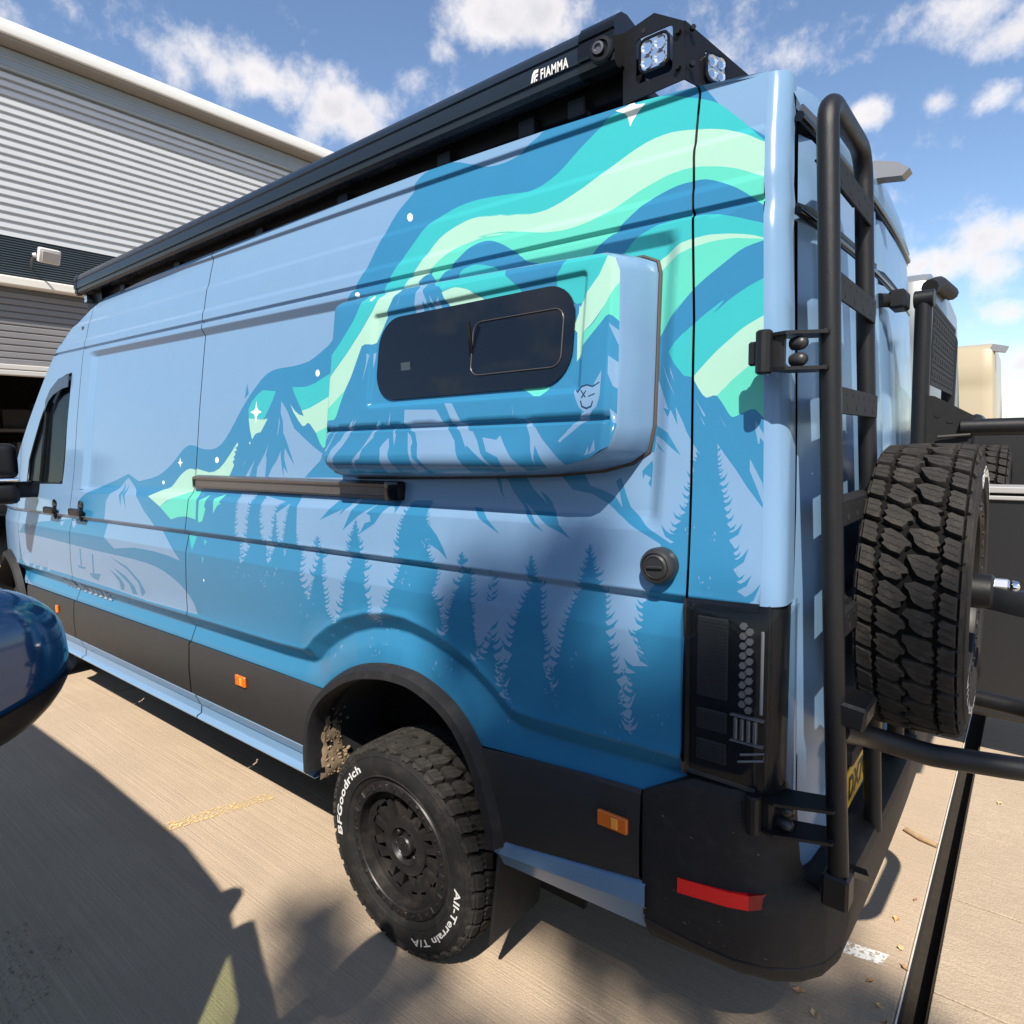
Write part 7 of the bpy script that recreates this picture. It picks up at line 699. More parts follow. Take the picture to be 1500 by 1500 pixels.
for d in (-.095, -.075, -.055, -.041, -.034, -.027, -.01, .008, .021, .027, .033, .04, .05):
    pts = []
    for i in range(len(SWX)-1):
        for t in (0, .25, .5, .75):
            x = SWX[i]+(SWX[i+1]-SWX[i])*t; z = SWZ[i]+(SWZ[i+1]-SWZ[i])*t; tx, tz = SWX[min(i+1, len(SWX)-1)]-SWX[max(i, 0)], SWZ[min(i+1, len(SWX)-1)]-SWZ[i]; l = sqrt(tx*tx+tz*tz); pts.append((x-tz/l*d, z+tx/l*d))
    lines.append(pts)
for x in (-.40, -.385, -.37, -.355, -.345, -4.2, -4.185, -4.165, -4.15): lines.append([(x, 1.53), (x, 1.7), (x, 1.9), (x, 2.1), (x, 2.34)])
for x in (-4.6, -4.9, -5.2, -5.5, -5.8, -6.1, -6.35): lines.append([(x, .82), (x, 1.2), (x, 1.6), (x, 2.2)])
polys = parse(LIVERY_BODY)
cuts = [ribbon(s, GW) for s in (seam_slide, seam_b, seam_c, seam_f)]
PP, FF, MI, CX, CY = sheet(polys, outline, [arch_poly, arch_poly_f, win, lamp_hole], cuts, lines, 'LMTAPWN')
xs = np.interp(CY, [q[1] for q in seam_slide], [q[0] for q in seam_slide]); xb = np.interp(CY, [q[1] for q in seam_b], [q[0] for q in seam_b]); xc = np.interp(CY, [q[1] for q in seam_c], [q[0] for q in seam_c]); xf = np.interp(CY, [q[1] for q in seam_f], [q[0] for q in seam_f])
corner = (CX > xc) & (CY > 1.39); quarter = (CX > xs) & ~corner; slid = (CX <= xs) & (CX > xb); cabd = (CX <= xb) & (CX > xf); fend = CX <= xf
panels = {}
for nm, sel in (('rear_corner_panel', corner), ('side_panel', quarter), ('sliding_door', slid), ('front_door', cabd), ('front_wing', fend)):
    panels[nm] = P_(emit(nm, PP, FF, MI, vin, None, Yb, sel))
def Sp(parent, o):     # sub-part of a part that already sits under the van
    o.parent = parent; return o
# dark inner skin behind the gaps and glass openings
def ystrip(name, x0, x1, z0, z1, off, m):
    xs_ = np.linspace(x0, x1, 24); zs_ = np.linspace(z0, z1, 24); mb = MB()
    X, Z = np.meshgrid(xs_, zs_); Y = Yb(X, Z)+off
    mb.add(np.stack([X, Y, Z], -1).reshape(-1, 3).tolist(), [(j*24+i, j*24+i+1, (j+1)*24+i+1, (j+1)*24+i) for j in range(23) for i in range(23)])
    return mb.build(name, m, None, smooth=60)
P_(ystrip('inner_skin', -4.46, -.215, 1.45, 2.60, .035, dark)); P_(ystrip('inner_skin', -4.46, -1.95, .50, 1.45, .045, dark)); P_(ystrip('inner_skin', -.70, -.20, .60, 1.45, .06, dark)); P_(ystrip('inner_skin', -5.30, -4.46, .50, 1.45, .045, dark))
# ------------------------------------------------------------------ roof, far side, nose (one shell)
def shell():
    mb = MB(); XS = [-.20, -.33, -.6, -1.0, -2.0, -3.0, -3.6, -4.15]; ZT = [2.605, 2.624, 2.652, 2.674, 2.699, 2.706, 2.706, 2.699]; n = 13
    rows = []
    for x, zt in zip(XS, ZT):
        y0 = float(Yb(x, zt)); row = []
        for k in range(n):
            t = k/(n-1); y = y0+(2.04-2*y0)*t; row.append((x, y, zt+.085*(1-(2*t-1)**4)-(.03 if x > -.25 else 0)*(1-(2*t-1)**4)))
        rows.append(row)
    for (x, zt, drop) in ((-4.36, 2.655, .02), (-4.62, 2.571, .02), (-4.81, 2.47, .01), (-4.97, 2.328, 0), (-5.10, 2.198, 0), (-5.26, 2.028, 0), (-5.42, 1.851, 0), (-5.60, 1.66, 0), (-5.72, 1.55, 0), (-6.05, 1.40, 0), (-6.40, 1.22, 0), (-6.55, .98, 0), (-6.58, .50, 0)):
        y0 = float(Yb(x, zt)); f = min(1, (-4.15-x)/.9)
        rows.append([(x-.16*f*(1-(2*k/(n-1)-1)**2), y0+(2.04-2*y0)*k/(n-1), zt+(.085-.06*f)*(1-(2*k/(n-1)-1)**4)) for k in range(n)])
    vs = [q for r in rows for q in r]
    mb.add(vs, [(i*n+k, i*n+k+1, (i+1)*n+k+1, (i+1)*n+k) for i in range(len(rows)-1) for k in range(n-1)], 0)
    mb.m = [(1 if 10 <= (i//(n-1)) <= 14 and 0 < i % (n-1) < n-2 else 0) for i in range(len(mb.f))]
    return mb
P_(shell().build('roof_and_nose', [paint, glass('screen_glass', (.62, .70, .70), .35)], None, smooth=50))
# far side, mirrored plain
mb = MB(); zz = [.5, .7, .85, 1.0, 1.2, 1.38, 1.55, 1.65, 1.95, 2.3, 2.5, 2.60, 2.69]; xx = [-.14, -1, -2, -3, -4.1, -4.5, -4.8, -5.1, -5.5]
def topz(x): return float(np.interp(x, [-5.6, -5.42, -5.1, -4.81, -4.36, -4.15, -.8, -.14], [1.66, 1.85, 2.2, 2.47, 2.655, 2.70, 2.668, 2.6]))
vs = []
for x in xx+[-5.9, -6.3, -6.55]:
    for z in zz: z2 = min(z, topz(x) if x > -5.6 else np.interp(x, [-6.6, -6.4, -6.05, -5.6], [.9, 1.22, 1.4, 1.66])); vs.append((x, 2.04-float(Yb(x, z2)), z2))
n = len(zz); mb.add(vs, [(i*n+k, i*n+k+1, (i+1)*n+k+1, (i+1)*n+k) for i in range(len(xx)+2) for k in range(n-1) if not (i in (5, 6) and k in (6, 7, 8))])
P_(mb.build('far_side', paint, None, smooth=40))
MB().box((-3.3, 1.02, .50), (6.2, 1.62, .16), .03).build('underbody', dark, None, smooth=0).parent = van; bpy.data.objects['underbody'].matrix_parent_inverse = van_inv
# ------------------------------------------------------------------ rear corner and doors
RC = .045
def Xr(y, z):
    return Xedge(z)+RC+.035*(1-((np.asarray(y)-1.02)/.95)**2)
def rear_skin(ys, z0, z1, nz, groove=True):
    mb = MB(); zs_ = np.linspace(z0, z1, nz); pts = []
    for z in zs_:
        for y in ys:
            x = float(Xr(y, z))
            if groove and abs(z-2.285) < .012: x -= .014
            pts.append((x, y, float(z)))
    n = len(ys); mb.add(pts, [(i*n+k, i*n+k+1, (i+1)*n+k+1, (i+1)*n+k) for i in range(nz-1) for k in range(n-1)]); return mb
# rounded pillar
mb = MB(); zs_ = np.concatenate([np.linspace(1.396, 2.54, 30), [2.57, 2.59, 2.605]]); na = 9; vs = []
for z in zs_:
    xe = float(Xedge(z)); ye = float(Y0(z)+relief(np.array([xe]), np.array([z]))[0])
    for k in range(na):
        a = (pi/2)*k/(na-1); vs.append((xe+RC*sin(a), ye+RC*(1-cos(a)), float(z)-(.0)))
    yd = .085+max(0, ye)*.9; vs.append((xe+RC, yd, float(z)))
na += 1
mb.add(vs, [(i*na+k, i*na+k+1, (i+1)*na+k+1, (i+1)*na+k) for i in range(len(zs_)-1) for k in range(na-1)])
pil = P_(mb.build('rear_pillar', paint, None, smooth=40))
mb = MB(); vs = []
for z in (.80, .88, 1.0, 1.1, 1.2, 1.3, 1.40):
    xe = float(Xedge(z))+RC; vs += [(xe-.03, .078, z), (xe+.004, .080, z), (xe+.006, .092, z), (xe+.002, .104, z), (xe-.02, .106, z)]
mb.add(vs, [(i*5+k, i*5+k+1, (i+1)*5+k+1, (i+1)*5+k) for i in range(6) for k in range(4)]); P_(mb.build('rear_pillar', paint, None, smooth=40))
def door(name, y0f, y1f):
    zs_ = [.735, .75, .77, .8, .9, 1.0, 1.03, 1.06, 1.2, 1.4, 1.6, 1.8, 2.0, 2.15, 2.262, 2.27, 2.30, 2.308, 2.40, 2.47]; mb = MB(); n = 15; vs = []
    for z in zs_:
        a, b = y0f(z), y1f(z)
        for k in range(n):
            y = a+(b-a)*k/(n-1); x = float(Xr(y, z))+.004
            if .71 < z < 1.04: x += .012
            if 2.265 < z < 2.305: x -= .016
            e = min(k, n-1-k)
            if e == 0: x -= .012
            vs.append((x, y, z))
    mb.add(vs, [(i*n+k, i*n+k+1, (i+1)*n+k+1, (i+1)*n+k) for i in range(len(zs_)-1) for k in range(n-1)])
    return P_(mb.build(name, paint, None, smooth=28))
def yl(z): return .10+max(0, float(Y0(z)))*.9
d1 = door('rear_door', yl, lambda z: 1.017); d2 = door('rear_door', lambda z: 1.023, lambda z: 2.04-yl(z))
mb = MB(); vs = [(float(Xr(y, z))-.02, y+(.0 if .5 < y < 1.5 else (.09*max(0, z-1.4) if y < 1 else -.09*max(0, z-1.4))), z) for z in (.66, 1.0, 1.4, 1.8, 2.2, 2.47) for y in (.10, .6, 1.02, 1.44, 1.94)]; mb.add(vs, [(i*5+k, i*5+k+1, (i+1)*5+k+1, (i+1)*5+k) for i in range(5) for k in range(4)]); P_(mb.build('door_seal', dark, None, smooth=0))
# roof cap over the doors with a black rain channel
mb = MB(); vs = []; ys_ = np.linspace(.225, 1.815, 15); n = 15
for z, dx, in ((2.475, .006), (2.50, -.012), (2.525, .010), (2.56, .006), (2.60, -.01), (2.64, -.06), (2.665, -.14)):
    for k, y in enumerate(ys_):
        t = (y-1.02)/.82; cr = (1-abs(t)**3)*.055*max(0, (z-2.50)/.14); vs.append((float(Xr(y, z))+dx, float(y), z+cr-.045*(abs(t)**6)*(z > 2.53)))
mb.add(vs, [(i*n+k, i*n+k+1, (i+1)*n+k+1, (i+1)*n+k) for i in range(6) for k in range(n-1)])
P_(mb.build('roof_rear_cap', paint, None, smooth=40))
P_(MB().tube([(float(Xr(y, 2.5))+.002, float(y), 2.50) for y in np.linspace(.222, 1.82, 18)], .0115, 8).build('rain_channel', gloss, None, smooth=60))
P_(MB().tube([(float(Xr(y, 2.285))-.004, float(y), 2.285) for y in np.linspace(.205, 1.84, 18)], .010, 8).build('door_trim_strip', gloss, None, smooth=60))
# number plate
pm = mat('yellow_plate', (.62, .40, .02), rough=.4)
pl = P_(MB().box((float(Xr(.62, .82))+.026, .62, .835), (.006, .50, .108), .003).build('number_plate', pm, None, smooth=0))
vs, fs = text_polys('DX70 OEC', .088, bold=.0016)
mb = MB().add([(float(Xr(.62, .82))+.0305, .385+v.x*1.02, .806+v.y) for v in vs], fs); o = mb.build('plate_lettering', mat('plate_ink', (.01, .01, .01), rough=.5), None, smooth=0); P_(o)
P_(MB().box((float(Xr(.62, .9))+.03, .62, .955), (.05, .62, .05), .02, seg=2).build('plate_light_bar', plastic, None, smooth=40))
# rear camera fin on the roof edge
mb = MB(); fin = [(-.02, .02), (.02, .06), (.10, .035), (.145, .0), (.12, -.022), (.05, -.012), (.0, -.008)]
mb.prism(fin, lambda u, v, d: (float(Xr(1.0, 2.55))+u*.8-.02, 1.0+d, 2.585+v*.8), -.03, .03); P_(mb.build('reversing_camera', mat('camera_grey', (.22, .22, .23), rough=.35, metal=.3), None, smooth=20))
# ------------------------------------------------------------------ cladding, sills
def strip(name, x0, x1, ztop, zbot, m, push, parent=None, nx=14, prof=None, xe0=None, xe1=None):
    """profiled strip that follows the side"""
    xs_ = np.linspace(x0, x1, nx); prof = prof or [(0, .006), (.0, push*.6), (.04, push), (.5, push*1.15), (.96, push), (1, push*.6), (1, -.01)]
    vs = []
    for s_ in np.linspace(0, 1, nx):
        for (t, d) in prof:
            x = x0+(x1-x0)*s_
            for _ in range(3):
                z = ztop(x)+(zbot(x)-ztop(x))*t; xa = x0 if not callable(xe0) else xe0(z); xb_ = x1 if not callable(xe1) else xe1(z); x = xa+(xb_-xa)*s_
            vs.append((float(x), float(Yb(x, z) if z > .62 else Y0(z)+(.17*((-5.35-x))**2 if x < -5.35 else 0))-d, z))
    n = len(prof); mb = MB().add(vs, [(i*n+k, i*n+k+1, (i+1)*n+k+1, (i+1)*n+k) for i in range(nx-1) for k in range(n-1)])
    return P_(mb.build(name, m, None, smooth=30))
ct = lambda x: float(np.interp(x, [-5.4, -4.35, -2.93, -2.07, -1.73, -.96, -.56, -.378], [.812, .822, .835, .841, .844, .842, .876, .886]))
cb = lambda x: float(np.interp(x, [-5.4, -1.88, -.845, -.376], [.578, .578, .574, .650]))
c1 = strip('side_cladding', -5.28, -4.355, ct, cb, clad_m, .012); c2 = strip('side_cladding', -4.345, -2.805, ct, cb, clad_m, .012)
c3 = strip('side_cladding', -2.795, -1.79, ct, cb, clad_m, .012, xe1=lambda z: float(np.interp(z, [.5, .595, .683, .776, .855], [-1.815, -1.812, -1.797, -1.756, -1.684]))); c4 = strip('side_cladding', -.93, -.378, ct, cb, clad_m, .012, nx=8, xe0=lambda z: float(np.interp(z, [.56, .64, .795, .896], [-.845, -.851, -.902, -.968])))
sk = [(0, .004), (.02, .010), (.42, -.006), (.46, -.012), (.80, -.004), (.86, .016), (.93, .022), (1, .018), (1, -.02)]
sb = lambda x: float(np.interp(x, [-5.4, -1.75], [.452, .462]))
for a, b in ((-5.15, -4.28), (-4.27, -2.765), (-2.755, -1.80)): strip('sill_skirt', a, b, cb, sb, paint, 0, prof=sk)
strip('rear_skirt', -.868, -.362, lambda x: cb(x)-.003, lambda x: float(np.interp(x, [-.868, -.362], [.472, .497])), paint, 0, prof=[(0, .002), (.05, .012), (.42, .014), (.45, .008), (1, -.02), (1, -.04)], nx=8)
# amber side markers
for (x, z, w, h, yy) in ((-4.635, .731, .034, .050, .0), (-2.305, .751, .080, .046, 0), (-.452, .783, .088, .042, 0)):
    y = float(Yb(x, z))-.014; mk = P_(MB().box((x, y-.004, z), (w, .012, h), .003).build('side_marker', amber, None, smooth=0))
    Sp(mk, MB().box((x+w*.1, y-.0108, z), (w*.22, .003, h*.7), .001).build('marker_reflector', mat('amber_core', (.85, .33, .05), rough=.2), None, smooth=0)); mk.children[0].matrix_parent_inverse = Matrix()
# wheel arch flares
def flare(dx):
    A = arch_pts(dx, 0); c = Vector((-1.325+dx, .50)); prof = [(.010, .004), (.0, .020), (-.008, .040), (-.034, .046), (-.040, .038), (-.044, .0), (-.044, -.06)]
    vs = []; n = len(prof)
    for p in A:
        d = (Vector(p)-c).normalized()
        for (r, h) in prof:
            q = Vector(p)+d*r; vs.append((q.x, -.020+(.17*(-5.35-q.x)**2 if q.x < -5.35 else 0)-h, q.y))
    mb = MB().add(vs, [(i*n+k, i*n+k+1, (i+1)*n+k+1, (i+1)*n+k) for i in range(len(A)-1) for k in range(n-1)])
    # inner liner
    vs = []
    for p in A:
        q = Vector(p)+(c-Vector(p)).normalized()*.044
        for d in (0.03, .16, .32): vs.append((q.x, d-.02, q.y))
    mb2 = MB().add(vs, [(i*3+k, i*3+k+1, (i+1)*3+k+1, (i+1)*3+k) for i in range(len(A)-1) for k in range(2)])
    P_(mb.build('wheel_arch_flare', plastic, None, smooth=35)); P_(mb2.build('wheel_arch_liner', mat('liner', (.012, .012, .013), rough=.85, noise=.4, nscale=20), None, smooth=50))
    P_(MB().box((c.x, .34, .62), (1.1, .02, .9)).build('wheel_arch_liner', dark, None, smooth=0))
flare(0); flare(-WB+.02)
# mud caked at the front of the rear arch
for j in range(90):
    zc = .46+random.random()**2.4*.36; xm = float(np.interp(zc, [.45, .595, .683, .776, .82], [-1.775, -1.772, -1.757, -1.716, -1.69]))-.004; s = random.uniform(.003, .010)*(1.3 if zc < .56 else .75)
    if j == 0: mbm = MB()
    mbm.box((xm, .03+random.uniform(-.015, .10), zc), (s, s*1.4, s*1.5), s*.3, Euler((random.random()*3, random.random()*3, random.random()*3)).to_matrix())
mp_ = MB(); nu, nv = 9, 13; rm = random.Random(3); gv = []
for j in range(nv):
    for i in range(nu):
        t = j/(nv-1); z = .452+.30*t; y = -.005+.15*(i/(nu-1))*(1-.55*t); edge = min(i, nu-1-i, j, nv-1-j); xa = float(np.interp(z, [.45, .595, .683, .776], [-1.775, -1.772, -1.757, -1.716]))
        gv.append((xa-.012+(.0 if edge == 0 else rm.uniform(.004, .020)*(1-.6*t)), y+rm.uniform(-.006, .006), z+rm.uniform(-.008, .008)))
mbm.add(gv, [(j*nu+i, j*nu+i+1, (j+1)*nu+i+1, (j+1)*nu+i) for j in range(nv-1) for i in range(nu-1) if rm.random() > .02+.35*j/nv])
P_(mbm.build('mud_splatter', mud, None, smooth=80, kind='stuff'))
# mud flap
mb = MB(); mb.box((-.885, .115, .36), (.014, .26, .34), .006, Euler((0, radians(8), 0)).to_matrix()); P_(mb.build('mud_flap', plastic, None, smooth=30))
# ------------------------------------------------------------------ tail lamp
lamp = P_(MB().box((-.172, .045, 1.185), (.19, .10, .43), .004).build('tail_lamp', satin, None, smooth=0))
def lp(mb, name, m, sm=30, kind=None): o = mb.build(name, m, None, smooth=sm, kind=kind); o.parent = lamp; return o
yS = -.012
fr = MB()
for (a, b) in (((-.266, .965), (-.266, 1.392)), ((-.266, 1.385), (-.100, 1.392)), ((-.266, .972), (-.10, .968))):
    fr.tube([(a[0], yS+.004, a[1]), (b[0], yS+.006, b[1])], .010, 6)
lp(fr, 'lamp_frame', gloss)
perf = mat('lamp_mesh_panel', (.012, .013, .015), rough=.35)
for (z0, z1) in ((1.225, 1.345), (1.135, 1.195), (1.035, 1.105)):
    pass
for (z0, z1) in ((1.165, 1.355), (1.085, 1.135), (1.01, 1.06)):
    mb = MB().box((-.205, yS+.004, (z0+z1)/2), (.072, .006, z1-z0), .002); nx_ = 9; nz_ = max(3, int((z1-z0)/.0085))
    for i in range(nx_):
        for j in range(nz_): mb.box((-.236+i*.0078+(j % 2)*.0039, yS, z0+.006+j*.0083), (.0036, .003, .0036))
    lp(mb, 'mesh_panel', mat('lamp_mesh', (.028, .029, .032), rough=.45))
led = mat('led_reflector', (.24, .24, .25), rough=.3, metal=.3)
for j in range(9):
    for s in (0, 1):
        z = 1.34-j*.0225-s*.011+.006; mb = MB().cyl((-.134+s*.014, yS+.010, z), (-.134+s*.014, yS-.001, z), .0083, 6); lp(mb, 'led', led, 20)
lp(MB().box((-.092, yS+.004, 1.245), (.007, .006, .19), .002), 'light_guide', mat('light_guide', (.30, .31, .32), rough=.2))
cl = mat('clear_prism', (.20, .21, .22), rough=.12, spec=.8, metal=.3)
for j in range(4): lp(MB().box((-.147+j*.0145, yS+.002, 1.107), (.0085, .012, .052), .002), 'reversing_lens', cl)
for z in (1.078, 1.138): lp(MB().box((-.122, yS+.002, z), (.075, .014, .004), .001), 'lens_ledge', cl)
lp(MB().tube([(-.14, yS, 1.03), (-.085, yS+.005, 1.045), (-.083, yS+.005, 1.062), (-.135, yS, 1.048)], .003, 6), 'lens_ledge', cl)
lens = glass('clear_lens', (.86, .88, .9), .22)
mb = MB(); path = [(-.272, -.030), (-.125, -.030), (-.085, -.022), (-.058, .005), (-.046, .05), (-.045, .085)]; vs = []
for z in (.965, .985, 1.20, 1.36, 1.392):
    for (x, y) in path: vs.append((x+(.0 if z < 1.38 else -.0), y+(.012 if z in (.965, 1.392) else 0), z))
n = len(path); mb.add(vs, [(i*n+k, i*n+k+1, (i+1)*n+k+1, (i+1)*n+k) for i in range(4) for k in range(n-1)]); lp(mb, 'lamp_lens', lens, 60)
mb = MB(); vs = []
for z in (.962, 1.394):
    for (x, y) in ((-.105, -.006), (-.078, .004), (-.063, .025), (-.058, .09)): vs.append((x, y, z))
mb.add(vs, [(k, k+1, 5+k, 4+k) for k in range(3)]); lp(mb, 'lamp_back', satin, 60)
for z, x in ((1.372, -.252), (1.306, -.250), (1.297, -.258)): lp(MB().cyl((x, yS, z), (x, yS-.008, z), .0035, 8), 'screw', steel)
# ------------------------------------------------------------------ rear bumper
def bump_outer(t):      # plan outline of the bumper from the side seam round to the back
    pass
plan = [(-.374, -.030), (-.24, -.034), (-.14, -.030), (-.085, -.012), (-.05, .03), (-.02, .10)]
prof_c = [(.962, .012, .05), (.955, .0, .0), (.83, -.006, 0), (.74, -.006, 0)]
# corner: upper block
mb = MB(); rows = []
up = [(-.374, -.022), (-.24, -.030), (-.15, -.028), (-.10, -.014), (-.066, .014), (-.052, .05), (-.05, .085)]
lo = [(-.372, -.026), (-.24, -.036), (-.14, -.032), (-.070, -.012), (-.008, .03), (.035, .09), (.058, .17)]
bo = [(-.358, .0), (-.235, .012), (-.14, .02), (-.065, .045), (-.015, .08), (.020, .13), (.04, .20)]
def ring(P, z, dz=None): return [(P[k][0], P[k][1], z if dz is None else z+dz[k]) for k in range(len(P))]
def blend(A, B, t): return [(a[0]*(1-t)+b[0]*t, a[1]*(1-t)+b[1]*t) for a, b in zip(A, B)]
tz = [-.075, 0, .003, .006, .008, .008, .008]
def inset(P, d): return [(x-(d if k > 2 else 0), y+(d if k < 5 else 0)) for k, (x, y) in enumerate(P)]
rows = [ring(inset(up, .05), .962, tz), ring(inset(up, .006), .962, tz), ring(up, .95, tz), ring(blend(up, lo, .12), .90, [-.05]+[0]*6), ring(blend(up, lo, .2), .775), ring(blend(up, lo, .28), .748), ring(blend(up, lo, .80), .728), ring(lo, .705), ring(lo, .64), ring(blend(lo, bo, .15), .555), ring(blend(lo, bo, .32), .551), ring(blend(lo, bo, .22), .545), ring(blend(lo, bo, .5), .515), ring(bo, .488), ring(inset(bo, .06), .48)]
n = 7; mb.add([q for r in rows for q in r], [(i*n+k, i*n+k+1, (i+1)*n+k+1, (i+1)*n+k) for i in range(len(rows)-1) for k in range(n-1)])
bump = P_(mb.build('rear_bumper', plastic, None, smooth=32)); bump['label'] = 'scuffed black plastic rear bumper'
def bp_(mb, name, m, sm=30): o = mb.build(name, m, None, smooth=sm); o.parent = bump; return o
# scuffs and dried splashes low on the corner
rs = random.Random(8); sm_ = MB()
def bgrid(i, k):
    i0 = min(int(i), len(rows)-2); k0 = min(int(k), 5); a, b = i-i0, k-k0; g_ = lambda r, c: Vector(rows[r][c])
    return (g_(i0, k0)*(1-b)+g_(i0, k0+1)*b)*(1-a)+(g_(i0+1, k0)*(1-b)+g_(i0+1, k0+1)*b)*a
for _ in range(46):
    i = rs.choice([rs.uniform(7.2, 8.8), rs.uniform(8.2, 9), rs.uniform(11.2, 12.6), rs.uniform(3, 5)]); k = rs.uniform(.2, 3.6); di = rs.uniform(.012, .05); dk = rs.uniform(.02, .16)*rs.random(); sk_ = rs.uniform(-.05, .05)
    q = [bgrid(i, k), bgrid(i+di, k+dk*.3), bgrid(i+di+sk_*0, k+dk), bgrid(i+di*.4, k+dk*.8)]; sm_.add([(p+Vector((.0008*(k > 2.6), -.0012, 0)))[:] for p in q], [(0, 1, 2, 3)])
bp_(sm_, 'scuff_marks', mat('scuff', (.13, .11, .09), rough=.9), 0)['kind'] = 'stuff'
# step across the back
mb = MB(); ys_ = list(np.linspace(.085, 1.955, 20)); vs = []; prof = [(-.10, .73), (-.06, .745), (.042, .745), (.060, .736), (.066, .715), (.060, .62), (.045, .52), (-.06, .48)]
for y in ys_:
    bow = .022*(1-((y-1.02)/.935)**2)-(.04*max(0, (.17-y)/.085)+.04*max(0, (y-1.87)/.085))
    for (x, z) in prof: vs.append((x+bow, y, z+(.0 if z > .5 else .0)))
n = len(prof); mb.add(vs, [(i*n+k, i*n+k+1, (i+1)*n+k+1, (i+1)*n+k) for i in range(len(ys_)-1) for k in range(n-1)]); bp_(mb, 'bumper_step', plastic, 30)
mb = MB(); far = [[(x, 2.04-y, z) for (x, y, z) in r] for r in rows]; n = 7
mb.add([q for r in far for q in r], [(i*n+k, i*n+k+1, (i+1)*n+k+1, (i+1)*n+k) for i in range(len(far)-1) for k in range(n-1)]); bp_(mb, 'bumper_corner', plastic, 32)
mb = MB(); L0 = blend(up, lo, .26); n = 5
refl = [(-.272, -.037), (-.15, -.0385), (-.102, -.031)]; refl2 = [(-.102, -.031), (-.075, -.012), (-.055, .018)]
for R_, m_, nm in ((refl, redlens, 'red_reflector'), (refl2, mat('red_lens_side', (.20, .006, .008), rough=.2), 'red_reflector')):
    vs = [];
    for k, (x, y) in enumerate(R_):
        f = (x+.272)/.18; z1 = .706+.026*f; z0 = .666+.028*f
        for (zz_, dy) in ((z0, .02), (z0+.001, 0), (z1-.001, 0), (z1, .02)): vs.append((x-(dy if R_ is refl2 else 0)*.6, y+dy*(1 if R_ is refl else .7), zz_))
    bp_(MB().add(vs, [(i*4+k, i*4+k+1, (i+1)*4+k+1, (i+1)*4+k) for i in range(2) for k in range(3)]+[(0, 1, 2, 3)]), nm, m_, 20)
# ------------------------------------------------------------------ window pod
def Ypod(x, z):
    x = np.asarray(x, float); z = np.asarray(z, float); y = Y0(z)-.13
    y = y-.006*(1-sst(1.72, 1.80, z))
    y = y-.0+np.where((z > 1.806) & (z < 1.824), .016*(1-np.abs((z-1.815)/.009)), 0)
    y = y+.05*(1-sst(1.66, 1.74, z))**2
    e = np.minimum(np.minimum(x+1.590, -.436-x), np.minimum(2.262+(-.026)*(x+1.5)-z, z-1.655)); y = y+.022*(1-sst(0, .028, e))
    # shallow frame round the window
    wx = np.maximum(np.abs(x+.945)-.395, 0); wz = np.maximum(np.abs(z-2.035)-.135, 0); d = np.hypot(wx, wz)
    return y+.013*(1-sst(.002, .020, d))
po = [(-1.588, 1.70), (-1.58, 1.672), (-1.55, 1.664), (-1.165, 1.672), (-.87, 1.680), (-.68, 1.688), (-.57, 1.702), (-.49, 1.722), (-.447, 1.75), (-.436, 1.80), (-.440, 1.95), (-.449, 2.17), (-.458, 2.20), (-.50, 2.220), (-.767, 2.236), (-1.143, 2.252), (-1.42, 2.258), (-1.55, 2.258), (-1.585, 2.24), (-1.592, 2.20)]
pl_ = []
for d in (.002, .008, .014, .020): pl_.append([( -.945+sx*.395+d*cos(a), 2.035+sz*.135+d*sin(a)) for (sx, sz, a0) in ((1, 1, 0), (-1, 1, pi/2), (-1, -1, pi), (1, -1, 1.5*pi)) for a in [a0+pi/2*t/6 for t in range(7)]]); pl_[-1].append(pl_[-1][0])
for z in (1.70, 1.72, 1.74, 1.77, 1.788, 1.804, 1.806, 1.811, 1.815, 1.819, 1.824, 1.84, 1.87, 2.2): pl_.append([(x, z) for x in np.linspace(-1.57, -.45, 16)])
for d in (.007, .014, .021, .028):
    pl_.append([(-1.590+d, 1.69), (-1.590+d, 2.23)]); pl_.append([(-.436-d-.005, 1.76), (-.449-d, 2.17)]); pl_.append([(x, 2.262-.026*(x+1.5)-d) for x in np.linspace(-1.56, -.47, 10)])
pod_polys = parse(LIVERY_POD)
def rrect(cx, cz, hx, hz, r, n=7, skew=0):
    q = []
    for (sx, sz, a0) in ((1, 1, 0), (-1, 1, pi/2), (-1, -1, pi), (1, -1, 1.5*pi)):
        for t in range(n): a = a0+pi/2*t/(n-1); q.append((cx+sx*(hx-r)+r*cos(a), cz+sz*(hz-r)+r*sin(a)+skew*(cx+sx*(hx-r)-cx)))
    return q
podwin = rrect(-.945, 2.035, .372, .124, .085)
Pp, Fp, Mp, _cx, _cy = sheet(pod_polys, po, [podwin], [], pl_, 'LMTAPWN', base='M')
pod = P_(emit('window_pod', Pp, Fp, Mp, vin, None, Ypod)); pod['label'] = 'bulging side pod with dark sliding window and aurora artwork'
def pd(mb, name, m, sm=35): o = mb.build(name, m, None, smooth=sm); o.parent = pod; return o
